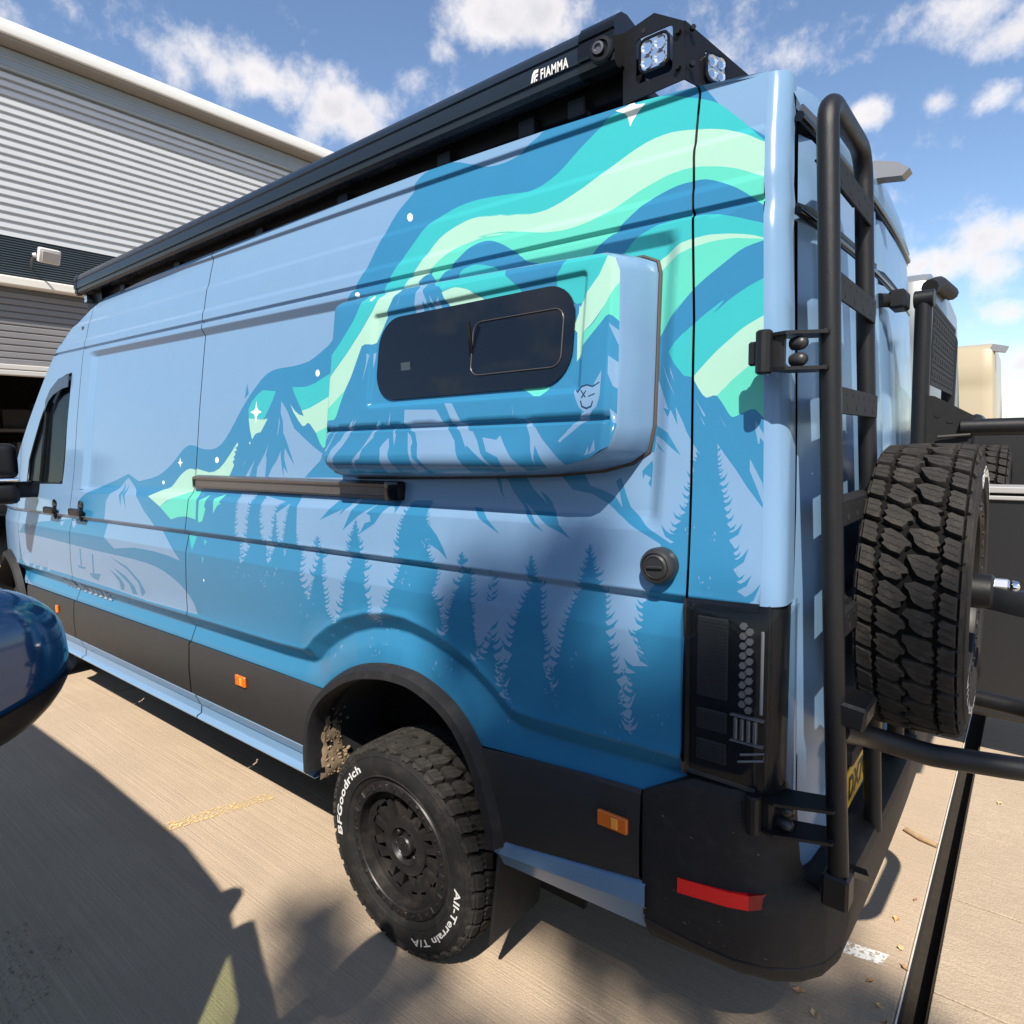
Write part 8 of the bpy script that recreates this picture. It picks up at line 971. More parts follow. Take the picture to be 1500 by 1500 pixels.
# pod side walls back to the body
inn = [(x+(.012 if x < -1.4 else 0), z) for x, z in po]; mb = MB(); vs = []; n = 4
def pod_in(x, z):
    x2 = x+(.04 if x > -.6 else 0)*(1 if True else 0); z2 = z+(.012 if z > 2.15 else 0)-(.016 if z < 1.76 else 0)
    return x2, float(Yb(x2, z2))+.012, z2
dense = []
for i in range(len(po)):
    a, b = po[i], po[(i+1) % len(po)]; k_ = max(1, int(math.dist(a, b)/.08))
    for t in range(k_): dense.append((a[0]+(b[0]-a[0])*t/k_, a[1]+(b[1]-a[1])*t/k_))
for (x, z) in dense:
    a = Vector((x, float(Ypod(x, z)), z)); b = Vector(pod_in(x, z)); o_ = Vector((x+.945, 0, z-1.96)); o_ = Vector((max(-1, min(1, o_.x/.5)), 0, max(-1, min(1, o_.z/.28)))).normalized()
    vs += [a[:], (a*.93+b*.07+o_*.004)[:], (a*.5+b*.5+o_*.004)[:], b[:]]
N_ = len(dense); mb.add(vs, [(i*n+k, i*n+k+1, ((i+1) % N_)*n+k+1, ((i+1) % N_)*n+k) for i in range(N_) for k in range(n-1)]); pd(mb, 'pod_wall', paint, 50)
mb = MB(); pts = [Vector(pod_in(x, z))+Vector((0, -.012, 0)) for (x, z) in dense]; sel = [q for q in pts]; mb.tube([q[:] for q in sel]+[sel[0][:]], .0065, 6, cap=False); pd(mb, 'pod_gasket', mat('gasket', (.045, .035, .03), rough=.7), 60)
# pod glazing
def flat(poly, name, m, d, parent=None, thick=.004):
    mb = MB().prism(poly, lambda u, v, w: (u, float(Y0(v))-.13+d+w, v), 0, thick); return pd(mb, name, m, 25)
flat(rrect(-.945, 2.035, .378, .130, .09, 9), 'pod_window', glassdark, .007)
op = rrect(-.755, 2.028, .155, .075, .03); MB_ = MB()
fr = [(q[0], q[1]) for q in op]; mb = MB(); mb.tube([(x, float(Y0(z))-.13+.006, z) for x, z in fr]+[(fr[0][0], float(Y0(fr[0][1]))-.13+.006, fr[0][1])], .0022, 6, cap=False); pd(mb, 'vent_frame', mat('vent_trim', (.05, .045, .045), rough=.3), 60)
mb = MB().box((-.912, float(Y0(2.03))-.13+.004, 2.028), (.012, .006, .152), .001, Euler((.14, 0, 0)).to_matrix()); pd(mb, 'vent_frame', gloss, 0)
mb = MB().box((-1.185, float(Y0(2.0))-.13+.0065, 2.00), (.042, .001, .034)); pd(mb, 'window_sticker', mat('sticker', (.03, .04, .05), rough=.3), 0)
# ------------------------------------------------------------------ sliding door rail, filler cap, handles, cab glass, mirror
ry = float(Yb(-2.0, 1.61))
mb = MB(); pr = [(1.580, .0), (1.580, .026), (1.588, .030), (1.590, .022), (1.618, .022), (1.620, .028), (1.630, .030), (1.634, .024), (1.640, .0)]
vs = []
for x in (-2.765, -1.375):
    for (z, d) in pr: vs.append((x, float(Yb(x, 1.60))-d+.004, z+.006*(x+2)*0))
n = len(pr); mb.add(vs, [(k, k+1, n+k+1, n+k) for k in range(n-1)]); rail = P_(mb.build('door_rail', alu, None, smooth=20))
o = MB().box((-1.338, float(Yb(-1.34, 1.608))-.016, 1.608), (.072, .040, .066), .010, seg=2).build('rail_end_cap', gloss, None, smooth=40); o.parent = rail
o = MB().box((-2.768, float(Yb(-2.77, 1.608))-.010, 1.606), (.02, .028, .05), .004).build('rail_end_cap', dark, None, smooth=0); o.parent = rail
cx, cz = -.338, 1.462; cy = float(Yb(cx, cz)); capm = mat('filler_black', (.02, .02, .021), rough=.38)
cap = P_(MB().lathe([(.044, 0), (.045, .022), (.042, .034), (.037, .040), (.034, .041), (.032, .036), (.031, .036)], (cx, cy, cz), (0, -1, 0), 40).build('filler_cap', capm, None, smooth=30))
o = MB().lathe([(.031, 0), (.031, .010), (.026, .013), (.025, .011), (.023, .011)], (cx, cy-.030, cz), (0, -1, 0), 32).build('cap_key_ring', capm, None, smooth=25); o.parent = cap
o = MB().box((cx, cy-.044, cz), (.040, .007, .007), .002, Euler((0, radians(-4), 0)).to_matrix()).build('cap_bar', capm, None, smooth=0); o.parent = cap
def handle(x, z, par):
    y = float(Yb(x, z)); h = P_(MB().box((x, y-.026, z), (.19, .032, .046), .016, seg=2).build('door_handle', satin, None, smooth=40))
    for (dz, r) in ((.058, .036), (-.042, .034)):
        o = MB().lathe([(r, 0), (r, .004), (r-.01, .006)], (x, y+.004, z+dz*.6), (0, -1, 0), 20).build('handle_recess', dark if dz < 0 else gloss, None, smooth=40); o.parent = h
handle(-4.62, 1.385, None); handle(-4.16, 1.395, None)
# cab side window
def cabglass(poly, name, m, d):
    P = [Vector(q) for q in poly]; c = sum(P, Vector((0, 0)))/len(P); mb = MB().prism([(q.x, q.y) for q in P], lambda u, v, w: (u, float(Yb(u, v))+d+w, v), 0, .004); return P_(mb.build(name, m, None, smooth=25))
cg = cabglass(win, 'cab_window', glass('cab_glass', (.60, .68, .68), .30), .016)
mb = MB(); fr = [(x, float(Yb(x, z))+.008, z) for x, z in win]; mb.tube(fr+[fr[0]], .010, 6, cap=False); o = mb.build('window_seal', satin, None, smooth=60); o.parent = cg
o = MB().tube([(-4.955, float(Yb(-4.955, 1.56))+.004, 1.56), (-4.93, float(Yb(-4.93, 2.10))+.004, 2.10)], .014, 6).build('quarter_bar', satin, None, smooth=60); o.parent = cg
defl = [(-4.51, 2.255), (-4.70, 2.24), (-4.85, 2.18), (-4.925, 2.11), (-4.93, 2.03), (-4.87, 2.10), (-4.78, 2.14), (-4.62, 2.17), (-4.51, 2.175)]
o = MB().prism(defl, lambda u, v, w: (u, float(Yb(u, v))-.014+w, v), 0, .004).build('wind_deflector', mat('smoked_acrylic', (.012, .014, .02), rough=.08, spec=.7), None, smooth=0); o.parent = cg
# cab: seat, far window, bulkhead
P_(MB().box((-4.86, .42, 1.55), (.14, .46, .72), .06, Euler((0, radians(-12), 0)).to_matrix(), seg=3).build('cab_seat', mat('seat_cloth', (.02, .022, .025), rough=.9), None, smooth=50))
P_(MB().box((-4.95, .42, 1.95), (.09, .24, .18), .04, seg=3).build('headrest', mat('seat_cloth', (.02, .022, .025), rough=.9), None, smooth=50))
P_(MB().box((-4.42, 1.02, 1.7), (.03, 1.7, 1.7)).build('bulkhead', mat('cab_trim', (.03, .03, .032), rough=.8), None, smooth=0))
P_(MB().tube([(-4.72, .40, 1.80), (-4.66, .34, 1.82), (-4.60, .30, 1.825), (-4.56, .27, 1.84)], .012, 8).build('yellow_strap', mat('yellow_webbing', (.75, .50, .02), rough=.7), None, smooth=60))
P_(MB().box((-4.9, 1.02, 1.02), (1.0, 1.5, .1)).build('cab_floor', dark, None, smooth=0))
# door mirror
mir = P_(MB().box((-4.99, -.205, 1.705), (.15, .225, .235), .06, Euler((0, 0, radians(-14))).to_matrix(), seg=4).build('door_mirror', satin, None, smooth=60))
o = MB().box((-4.985, -.207, 1.580), (.155, .232, .026), .010, Euler((0, 0, radians(-14))).to_matrix(), seg=2).build('mirror_indicator', chrome, None, smooth=40); o.parent = mir
o = MB().box((-4.99, -.205, 1.492), (.145, .22, .145), .05, Euler((0, 0, radians(-14))).to_matrix(), seg=3).build('mirror_lower_shell', satin, None, smooth=60); o.parent = mir
o = MB().box((-5.02, -.06, 1.51), (.11, .20, .11), .03, seg=3).build('mirror_arm', satin, None, smooth=60); o.parent = mir
# lettering along the sill
vs, fs = text_polys('THE BUBBLE', .085, spacing=1.25, bold=.003)
mb = MB().add([(-4.56+v.x*1.32, float(Yb(-4.56+v.x*1.32, .892+v.y*.8))-.007, .892+v.y*.8) for v in vs], fs); P_(mb.build('side_lettering', mat('lettering_blue', (.24, .31, .39), rough=.4), None, smooth=0, kind='stuff'))
vs, fs = text_polys('4MOTION', .05, bold=.002)
mb = MB().add([(-5.86+v.x*1.0, float(Yb(-5.86+v.x, 1.43+v.y))-.0015, 1.43+v.y) for v in vs], fs); P_(mb.build('side_lettering', mat('lettering_grey', (.16, .19, .24), rough=.4), None, smooth=0, kind='stuff'))
# ------------------------------------------------------------------ tyre and wheel (local axis +Z = outer face, origin at hub)
HW = .124; RTREAD = RT
SW = [(.236, .098), (.242, .110), (.262, .121), (.290, .127), (.315, .1255), (.336, .119), (.350, .110), (.357, .100)]
def sw_z(r): return float(np.interp(r, [q[0] for q in SW], [q[1] for q in SW]))
def tyre_carcass():
    mb = MB()
    for s in (1, -1): mb.lathe([(r, s*z) for r, z in SW[:-1]], (0, 0, 0), (0, 0, 1), 96, cap=False)
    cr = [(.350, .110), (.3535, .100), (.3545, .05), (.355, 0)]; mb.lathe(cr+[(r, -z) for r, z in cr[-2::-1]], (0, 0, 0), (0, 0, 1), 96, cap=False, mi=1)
    for s in (1, -1):       # moulded rim-guard and rings
        for (r, h) in ((.262, .0025), (.330, .002)):
            mb.lathe([(r-.004, s*(sw_z(r-.004)-.001)), (r-.002, s*(sw_z(r)+h)), (r+.002, s*(sw_z(r)+h)), (r+.004, s*(sw_z(r+.004)-.001))], (0, 0, 0), (0, 0, 1), 96, cap=False)
    return mb
NP = 38
def wrap(u, v, d):
    """u in pitches, v across (-1..1 crown, beyond = shoulder), d = height above groove floor"""
    a = 2*pi*(u+.62*max(-1, min(1, v)))/NP; av = abs(v)
    if av <= 1: r = .3565-.004*av**2.5; z = .106*v; rr = r+d
    else: t = av-1; rr = .3530-.060*t+d*.80; z = (1 if v > 0 else -1)*(.106+.05*t+d*.45)
    return (rr*cos(a), rr*sin(a), z)
def split(poly, cutx, w):
    """cut a polygon (u,v) by wavy sipes at given v values -> pieces; here simple straight bands"""
    return [poly]
# one pitch of tread, (u, v)
CA = [(.10, -.585), (.01, -.40), (.08, -.16), (.17, -.05), (.26, .035), (.38, .035), (.50, -.07), (.70, -.10), (.84, -.20), (.86, -.42), (.76, -.59), (.56, -.53), (.42, -.60), (.26, -.53)]
CB = [(u+.5, -v) for u, v in CA[::-1]]
SHL = [(.02, -1.0), (.0, -.745), (.14, -.665), (.30, -.71), (.46, -.655), (.66, -.70), (.78, -.66), (.83, -.75), (.81, -1.0)]
SHR = [(u+.5, -v) for u, v in SHL[::-1]]
def sipes(poly, n):
    us = [q[0] for q in poly]; u0, u1 = min(us), max(us); out = []
    for k in range(1, n+1):
        uc = u0+(u1-u0)*k/(n+1); vs_ = []
        m = len(poly)
        for i in range(m):
            a, b = poly[i], poly[(i+1) % m]
            if (a[0]-uc)*(b[0]-uc) < 0: vs_.append(a[1]+(b[1]-a[1])*(uc-a[0])/(b[0]-a[0]))
        if len(vs_) >= 2: out.append((uc, min(vs_), max(vs_)))
    return out
def tread():
    mb = MB(); mb2 = MB(); D = .0160
    def blk(poly, j, d=D, dr=.0):
        c = (sum(q[0] for q in poly)/len(poly), sum(q[1] for q in poly)/len(poly)); n = len(poly)
        P0 = [wrap(u+j, v, -.004) for u, v in poly]; P1 = [wrap(c[0]+(u-c[0])*.96+j, c[1]+(v-c[1])*.97, d*.90) for u, v in poly]; P2 = [wrap(c[0]+(u-c[0])*.92+j, c[1]+(v-c[1])*.945, d) for u, v in poly]
        tri = tessellate_polygon([[Vector((u, v, 0)) for u, v in poly]])
        mb.add(P0+P1+P2, [(i, (i+1) % n, n+(i+1) % n, n+i) for i in range(n)]+[(n+i, n+(i+1) % n, 2*n+(i+1) % n, 2*n+i) for i in range(n)]+[tuple(2*n+k for k in t) for t in tri])
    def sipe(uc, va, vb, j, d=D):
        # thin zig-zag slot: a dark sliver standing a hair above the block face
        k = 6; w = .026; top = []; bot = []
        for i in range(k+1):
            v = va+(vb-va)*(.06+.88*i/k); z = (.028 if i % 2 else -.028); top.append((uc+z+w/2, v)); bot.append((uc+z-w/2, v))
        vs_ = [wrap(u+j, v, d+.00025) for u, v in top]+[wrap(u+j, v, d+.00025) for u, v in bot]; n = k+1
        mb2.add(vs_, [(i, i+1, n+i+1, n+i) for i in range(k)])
    for j in range(NP):
        jr = random.Random(j % 4)
        for poly, ns in ((CA, 2), (CB, 2)):
            poly = [(u+jr.uniform(-.035, .035), v+jr.uniform(-.03, .03)) for u, v in poly]
            blk(poly, j)
            for (uc, a, b) in sipes(poly, ns): sipe(uc, a, b, j)
        lng = j % 2
        for S_, sg in ((SHL, -1), (SHR, 1)):
            blk(S_, j)
            for (uc, a, b) in sipes(S_, 2): sipe(uc, a*.98, b*.98, j)
            u0 = min(q[0] for q in S_); e = .16 if lng else .10
            lug = [(u0+.02, sg*1.005), (u0+.74, sg*1.005), (u0+.70, sg*(1.0+e)), (u0+.52, sg*(1.0+e+.06)), (u0+.40, sg*(1.0+e)), (u0+.24, sg*(1.0+e+.03)), (u0+.06, sg*(1.0+e*.8))]
            n = len(lug); P0 = [wrap(u+j, v, -.004) for u, v in lug]; P2 = [wrap(u+j, v, .0125-.004*(abs(v)-1)/.2) for u, v in lug]
            tri = tessellate_polygon([[Vector((u, v, 0)) for u, v in lug]]); mb.add(P0+P2, [(i, (i+1) % n, n+(i+1) % n, n+i) for i in range(n)]+[tuple(n+k for k in t) for t in tri])
    return mb, mb2
def arc_text(txt, size, r0, a0, bold=.001, spacing=1.05, xs=1.5):
    vs, fs = text_polys(txt, size, spacing, bold); o = []
    for v in vs:
        r = r0+v.y; a = a0-v.x*xs/(r0+size*.35); o.append((r*cos(a), r*sin(a), sw_z(r)+.0016))
    return MB().add(o, fs)
def rim():
    barrel = MB().lathe([(.238, .100), (.241, .108), (.236, .114), (.206, .116), (.203, .112), (.202, .09), (.196, .06), (.190, .02), (.192, -.08), (.215, -.10), (.236, -.10)], (0, 0, 0), (0, 0, 1), 72, cap=False)
    lugs = MB(); n = 36
    for k in range(n):
        a = 2*pi*k/n; M_ = Matrix.Rotation(a, 3, 'Z')
        if k % 2 == 0:
            lugs.box(M_ @ Vector((.222, 0, .116)), (.024, .015, .007), .002, M_)
        else:
            lugs.cyl(M_ @ Vector((.222, 0, .113)), M_ @ Vector((.222, 0, .1205)), .0062, 6)
    disc = MB(); zt, zb = .076, .046
    def ringp(r0, r1, z0, z1, m=64): disc.lathe([(r0, z0), (r0, z1), (r1, z1), (r1, z0), (r0, z0)], (0, 0, 0), (0, 0, 1), m, cap=False)
    ringp(.163, .200, zb-.004, zt-.002); ringp(.066, .104, zb, zt+.003)
    for k in range(8):
        for s in (-1, 1):
            a = 2*pi*k/8+s*.16; b = 2*pi*k/8+s*.245; w = .0115
            p0 = Vector((.100*cos(a), .100*sin(a), 0)); p1 = Vector((.170*cos(b), .170*sin(b), 0)); d = (p1-p0).normalized(); nn = Vector((-d.y, d.x, 0))
            q = [p0+nn*w*.8, p1+nn*w*1.2, p1-nn*w*1.2, p0-nn*w*.8]
            disc.prism([(v.x, v.y) for v in q], lambda u, v, z: (u, v, z), zb+.001, zt-.002)
    hub = MB().lathe([(.074, .066), (.072, .080), (.066, .082), (.058, .066), (.050, .056), (.036, .054), (.034, .060)], (0, 0, 0), (0, 0, 1), 48, cap=False)
    hub.lathe([(.036, .044), (.036, .080), (.032, .086), (.030, .086), (.028, .083), (.0, .083)], (0, 0, 0), (0, 0, 1), 36, cap=False)
    for k in (-1, 0, 1): hub.box((k*.012, 0, .084), (.007, .030-.006*abs(k), .004), .001)
    nuts = MB()
    for k in range(6):
        a = 2*pi*k/6+.3; nuts.cyl((.052*cos(a), .052*sin(a), .04), (.052*cos(a), .052*sin(a), .074), .010, 6, bev=.002)
    back = MB().lathe([(.19, .0), (.0, .0)], (0, 0, 0), (0, 0, 1), 48, cap=False)
    return barrel, lugs, disc, hub, nuts, back
_c = tyre_carcass(); _t, _s = tread(); _r = rim()
def ME(mb, name, m, sm): o = mb.build(name, m, None, smooth=sm); return o
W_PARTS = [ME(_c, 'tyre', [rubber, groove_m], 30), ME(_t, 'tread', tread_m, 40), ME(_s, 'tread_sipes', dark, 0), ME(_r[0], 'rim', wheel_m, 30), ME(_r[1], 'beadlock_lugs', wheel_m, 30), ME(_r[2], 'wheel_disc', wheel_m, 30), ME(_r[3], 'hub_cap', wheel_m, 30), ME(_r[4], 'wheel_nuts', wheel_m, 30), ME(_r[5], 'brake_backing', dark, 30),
           ME(arc_text('BFGoodrich', .039, .2890, pi*1.05, .0010, xs=1.72), 'tyre_lettering', white_l, 0), ME(arc_text('All-Terrain T/A', .034, .2895, radians(-1), .0007, xs=1.72), 'tyre_lettering', white_l, 0)]
for o in W_PARTS:
    if o.name.startswith(('tread', 'beadlock', 'wheel_nuts', 'tyre_lettering')): o['kind'] = 'stuff'
def place_wheel(name, M_, first=False, label=None, mats=None):
    e = empty(name); P_(e); e.matrix_world = M_
    bpy.context.view_layer.update()
    for p in W_PARTS:
        c = p if first else p.copy()
        if not first: COL.objects.link(c)
        c.parent = e; c.matrix_parent_inverse = Matrix()
    if label: e['label'] = label
    return e
def wm(loc, ex, ey, spin=0):
    R_ = Matrix((Vector(ex), Vector(ey), Vector(ex).cross(Vector(ey)))).transposed() @ Matrix.Rotation(spin, 3, 'Z'); M_ = R_.to_4x4(); M_.translation = Vector(loc); return M_
YW = -.056+.127
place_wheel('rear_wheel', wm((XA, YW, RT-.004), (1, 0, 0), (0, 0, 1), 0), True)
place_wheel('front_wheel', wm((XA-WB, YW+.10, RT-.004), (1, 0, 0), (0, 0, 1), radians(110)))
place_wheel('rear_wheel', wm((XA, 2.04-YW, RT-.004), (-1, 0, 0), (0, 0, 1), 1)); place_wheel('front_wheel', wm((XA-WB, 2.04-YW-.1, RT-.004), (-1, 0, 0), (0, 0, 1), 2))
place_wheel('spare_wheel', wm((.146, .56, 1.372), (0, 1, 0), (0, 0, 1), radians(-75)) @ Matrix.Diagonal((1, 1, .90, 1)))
P_(MB().cyl((XA, .2, RT), (XA, 1.84, RT), .05, 12).build('rear_axle', dark, None, smooth=40))
# ------------------------------------------------------------------ ladder
lad = P_(MB().tube([(.064, .05, .80), (.056, .05, .949), (.042, .05, 1.237), (.012, .05, 1.931), (-.010, .055, 2.446), (-.018, .44, 2.466), (.003, .45, 1.971), (.030, .45, 1.45), (.064, .45, .72)], .0215, 18, fil=.075).build('rear_ladder', blackmetal, None, smooth=50))
def lc(mb, name, m=None, sm=35): o = mb.build(name, m or blackmetal, None, smooth=sm); o.parent = lad; return o
for z, x in ((2.309, -.012), (2.073, .003), (1.838, .015), (1.60, .024), (1.36, .034)):
    mb = MB().box((x+.018, .25, z), (.005, .385, .056), .0015); mb.box((x-.004, .25, z+.026), (.040, .355, .004), .001)
    lc(mb, 'ladder_step', matte, 0)
    hb = MB()
    for k in range(6): hb.cyl((x+.0195, .10+k*.06, z+.014), (x+.0212, .10+k*.06, z+.014), .0035, 8)
    for k in range(4): hb.cyl((x+.0195, .115+k*.09, z-.010), (x+.0212, .115+k*.09, z-.010), .008, 10)
    lc(hb, 'step_holes', dark, 0)['kind'] = 'stuff'
def hinge(z, x0):
    y = -.004; mb = MB()
    mb.cyl((-.098, y-.022, z-.045), (-.098, y-.022, z+.045), .017, 12, bev=.004); mb.box((-.088, y+.004, z), (.05, .026, .078), .006); mb.box((-.118, y-.010, z), (.03, .016, .05), .004)
    for dz in (.036, -.036):
        mb.prism([(-.09, -.012), (-.055, -.022), (x0+.004, .022), (x0+.012, .062), (x0-.02, .085), (-.07, .055)], lambda u, v, d: (u, v+y, z+dz+d), -.0035, .0035)
    lc(mb, 'hinge_bracket', None, 25)
    for dz in (.016, -.017): lc(MB().lathe([(.013, 0), (.015, .012), (.014, .024), (.009, .032), (.0, .034)], (-.052, y+.018, z+dz), (.9, -.42, 0), 14), 'rubber_stop', mat('stop_rubber', (.02, .02, .021), rough=.4), 60)
    for dz in (.036, -.036): lc(MB().cyl((x0-.004, .030, z+dz-.006), (x0-.004, .030, z+dz+.006), .007, 10), 'hinge_bolt', None, 30)
hinge(1.940, .010); hinge(.925, .052)
# foot on the bumper
mb = MB().box((.062, .055, .775), (.055, .062, .075), .006); mb.prism([(.035, .075), (.090, .075), (.105, .165), (.095, .19), (.045, .19), (.035, .165)], lambda u, v, d: (u, v, .748+d+.62*max(0, .165-v)), -.006, .008); lc(mb, 'ladder_foot', None, 20)
mb = MB().box((.070, .09, 1.175), (.075, .11, .052), .006, Euler((0, radians(8), 0)).to_matrix()); lc(mb, 'loop_bracket', None, 25)
# ------------------------------------------------------------------ spare wheel carrier
car = P_(MB().tube([(.05, .06, 1.13), (.075, .20, 1.075), (.20, .27, 1.036), (.43, .34, 1.03), (.43, .86, .985), (.20, .90, .985), (.03, .90, .99)], .0255, 16, fil=.13).build('spare_wheel_carrier', blackmetal, None, smooth=50))
def cc(mb, name, m=None, sm=35): o = mb.build(name, m or blackmetal, None, smooth=sm); o.parent = car; return o
cc(MB().tube([(.045, .90, .70), (.05, .90, 1.70)], .024, 14), 'carrier_post'); cc(MB().tube([(.035, .14, 1.37), (.035, .90, 1.37)], .02, 12), 'carrier_crossbar')
cc(MB().cyl((.03, .56, 1.372), (.245, .56, 1.372), .03, 16), 'hub_mount'); cc(MB().cyl((.205, .56, 1.372), (.290, .56, 1.372), .044, 28, bev=.006), 'hub_mount')
mb = MB().box((.335, .56, 1.352), (.13, .05, .062), .012, Euler((0, radians(10), 0)).to_matrix(), seg=2); cc(mb, 'lock_plate', satin, 30)
cc(MB().cyl((.285, .555, 1.392), (.320, .555, 1.392), .018, 6, bev=.004), 'lock_nut', steel); cc(MB().lathe([(.012, 0), (.015, .006), (.013, .018), (0, .021)], (.320, .555, 1.392), (1, 0, 0), 16), 'lock_nut', chrome, 60)
# right-hand door frame
fr = P_(MB().tube([(.055, 1.13, .70), (.040, 1.13, 2.205)], .0255, 16).build('cargo_frame', blackmetal, None, smooth=50))
def fc(mb, name, m=None, sm=35): o = mb.build(name, m or blackmetal, None, smooth=sm); o.parent = fr; return o
fc(MB().cyl((.013, 1.13, 2.213), (.070, 1.128, 2.213), .0285, 20, bev=.002), 'post_cap'); fc(MB().tube([(.05, 1.88, .70), (.05, 1.88, 2.16), (.02, 1.88, 2.20)], .0255, 16, fil=.04), 'cargo_frame_post')
fc(MB().box((-.02, 1.06, 2.205), (.05, .10, .06), .008), 'arm_block'); fc(MB().cyl((-.07, 1.0, 2.205), (-.03, 1.05, 2.205), .022, 16), 'arm_stub'); fc(MB().box((-.085, .99, 2.205), (.012, .11, .15), .02, seg=2), 'arm_plate')
mb = MB().box((.066, 1.505, 2.07), (.004, .70, .27), .001); fc(mb, 'perforated_panel', matte, 0)
hb = MB()
for i in range(20):
    for j in range(13):
        big = j % 3 == 1
        if big and i % 2: continue
        hb.cyl((.0685, 1.18+i*.034, 1.955+j*.0195), (.0695, 1.18+i*.034, 1.955+j*.0195), .0095 if big else .0042, 8)
fc(hb, 'panel_holes', dark, 0)['kind'] = 'stuff'
fc(MB().prism([(.06, 1.70), (.06, 1.90), (.085, 1.895), (.19, 1.83), (.19, 1.75), (.175, 1.70)], lambda u, v, d: (u, 1.12+d, v), -.004, .004), 'gusset_plate', matte, 0)
fc(MB().tube([(.10, 1.10, 1.762), (.187, 1.106, 1.768)], .0055, 8), 'weld_bead', mat('weld', (.06, .055, .05), rough=.35, metal=.5), 50)
for (u, v) in ((.095, 1.835), (.13, 1.815)): fc(MB().cyl((u, 1.114, v), (u, 1.1155, v), .010, 12), 'gusset_hole', dark, 0)
fc(MB().tube([(.16, 1.12, 1.792), (.75, 1.12, 1.792)], .0255, 16), 'outrigger_tube'); fc(MB().tube([(.75, 1.12, 1.792), (.75, 1.86, 1.792), (.07, 1.86, 1.792)], .0255, 14, fil=.08), 'outrigger_tube')
# ------------------------------------------------------------------ awning
awm = mat('awning_anthracite', (.010, .0155, .024), rough=.26, spec=.4, noise=.08, nscale=12)
aw_prof = [(.20, 2.735), (.17, 2.775), (.13, 2.800), (.09, 2.806), (.062, 2.800), (.042, 2.786), (.030, 2.768), (.027, 2.752), (.031, 2.748), (.031, 2.744), (.026, 2.740), (.024, 2.712), (.026, 2.704), (.032, 2.701), (.032, 2.697), (.027, 2.693), (.030, 2.680), (.042, 2.670), (.060, 2.672), (.062, 2.680), (.10, 2.684), (.105, 2.692), (.15, 2.700), (.20, 2.706)]
aw_prof = [(.15+(y-.024)*1.05, 2.747+(z-2.670)*1.03) for y, z in aw_prof]
def aw(x0, x1, sc=1.0):
    vs = []; n = len(aw_prof)
    for x in (x0, x1): vs += [(x, .245+(y-.245)*sc, 2.82+(z-2.82)*sc) for y, z in aw_prof]
    tri = tessellate_polygon([[Vector((y, z, 0)) for y, z in aw_prof]])
    return MB().add(vs, [(k, (k+1) % n, n+(k+1) % n, n+k) for k in range(n)]+[t for t in tri]+[tuple(i+n for i in t) for t in tri])
awn = P_(aw(-4.41, -.655).build('roof_awning', awm, None, smooth=25)); awn['label'] = 'long black cassette awning along the roof edge'
def ac(mb, name, m=None, sm=30): o = mb.build(name, m or awm, None, smooth=sm); o.parent = awn; return o
ac(aw(-.665, -.555, 1.07), 'awning_end_cap', gloss, 30); ac(aw(-4.45, -4.41, 1.03), 'awning_end_cap', satin, 30)
ac(MB().lathe([(.034, 0), (.034, .012), (.030, .018), (.022, .019), (.020, .012), (.0, .012)], (-.59, .150, 2.783), (.15, -1, 0), 24), 'crank_socket', satin, 30); ac(MB().lathe([(.016, 0), (.016, .006), (.010, .007), (.009, .002), (0, .002)], (-.592, .132, 2.784), (.15, -1, 0), 20), 'crank_eye', mat('crank_metal', (.10, .10, .11), rough=.3, metal=.6), 30)
for x in (-3.9, -2.7, -1.5): ac(MB().box((x, .20, 2.756), (.08, .018, .012), .003), 'awning_bracket', plastic, 20)
vs, fs = text_polys('FIAMMA', .040, 1.12, .0011)
tw = max(v.x for v in vs); yf = .15-.0012
ac(MB().add([(-.793+v.x*.095/tw, yf, 2.7835+v.y*.92) for v in vs], fs), 'awning_lettering', white_l, 0)
lg = MB()
for poly in ([(0, 0), (.010, 0), (.016, .016), (.022, .024), (.038, .026), (.040, .036), (.018, .036), (.008, .026)], [(.014, 0), (.022, 0), (.026, .012), (.036, .014), (.038, .021), (.022, .021), (.018, .014)], [(.027, 0), (.033, 0), (.033, .006), (.027, .006)]):
    lg.prism(poly, lambda u, v, d: (-.826+u*.68, yf+d, 2.783+v*.85), -.0004, 0)
ac(lg, 'awning_emblem', white_l, 0)
# roof rack side plates with lamps
rack = P_(MB().box((-2.45, .262, 2.752), (3.86, .02, .085), .004).build('roof_rack', satin, None, smooth=0))
def rk(mb, name, m=None, sm=30): o = mb.build(name, m or satin, None, smooth=sm); o.parent = rack; return o
def plate_with_hole(outer, hole, fn, t):
    V = [Vector(q) for q in outer+hole]; n, m_ = len(outer), len(hole); E = [(i, (i+1) % n) for i in range(n)]+[(n+i, n+(i+1) % m_) for i in range(m_)]
    v, e, f, *_ = delaunay_2d_cdt(V, E, [], 0, 1e-5); P = np.array([q[:] for q in v]); F = np.array([q for q in f if len(q) == 3]); C = P[F].mean(1); k = poly_in(C[:, 0], C[:, 1], outer) & ~poly_in(C[:, 0], C[:, 1], hole); F = F[k]
    mb = MB(); mb.add([fn(u, w, 0) for u, w in P]+[fn(u, w, t) for u, w in P], [tuple(q) for q in F.tolist()]+[tuple(int(i)+len(P) for i in q[::-1]) for q in F.tolist()])
    for ring_ in (outer, hole):
        r = len(ring_); mb.add([fn(u, w, 0) for u, w in ring_]+[fn(u, w, t) for u, w in ring_], [(i, (i+1) % r, r+(i+1) % r, r+i) for i in range(r)])
    return mb
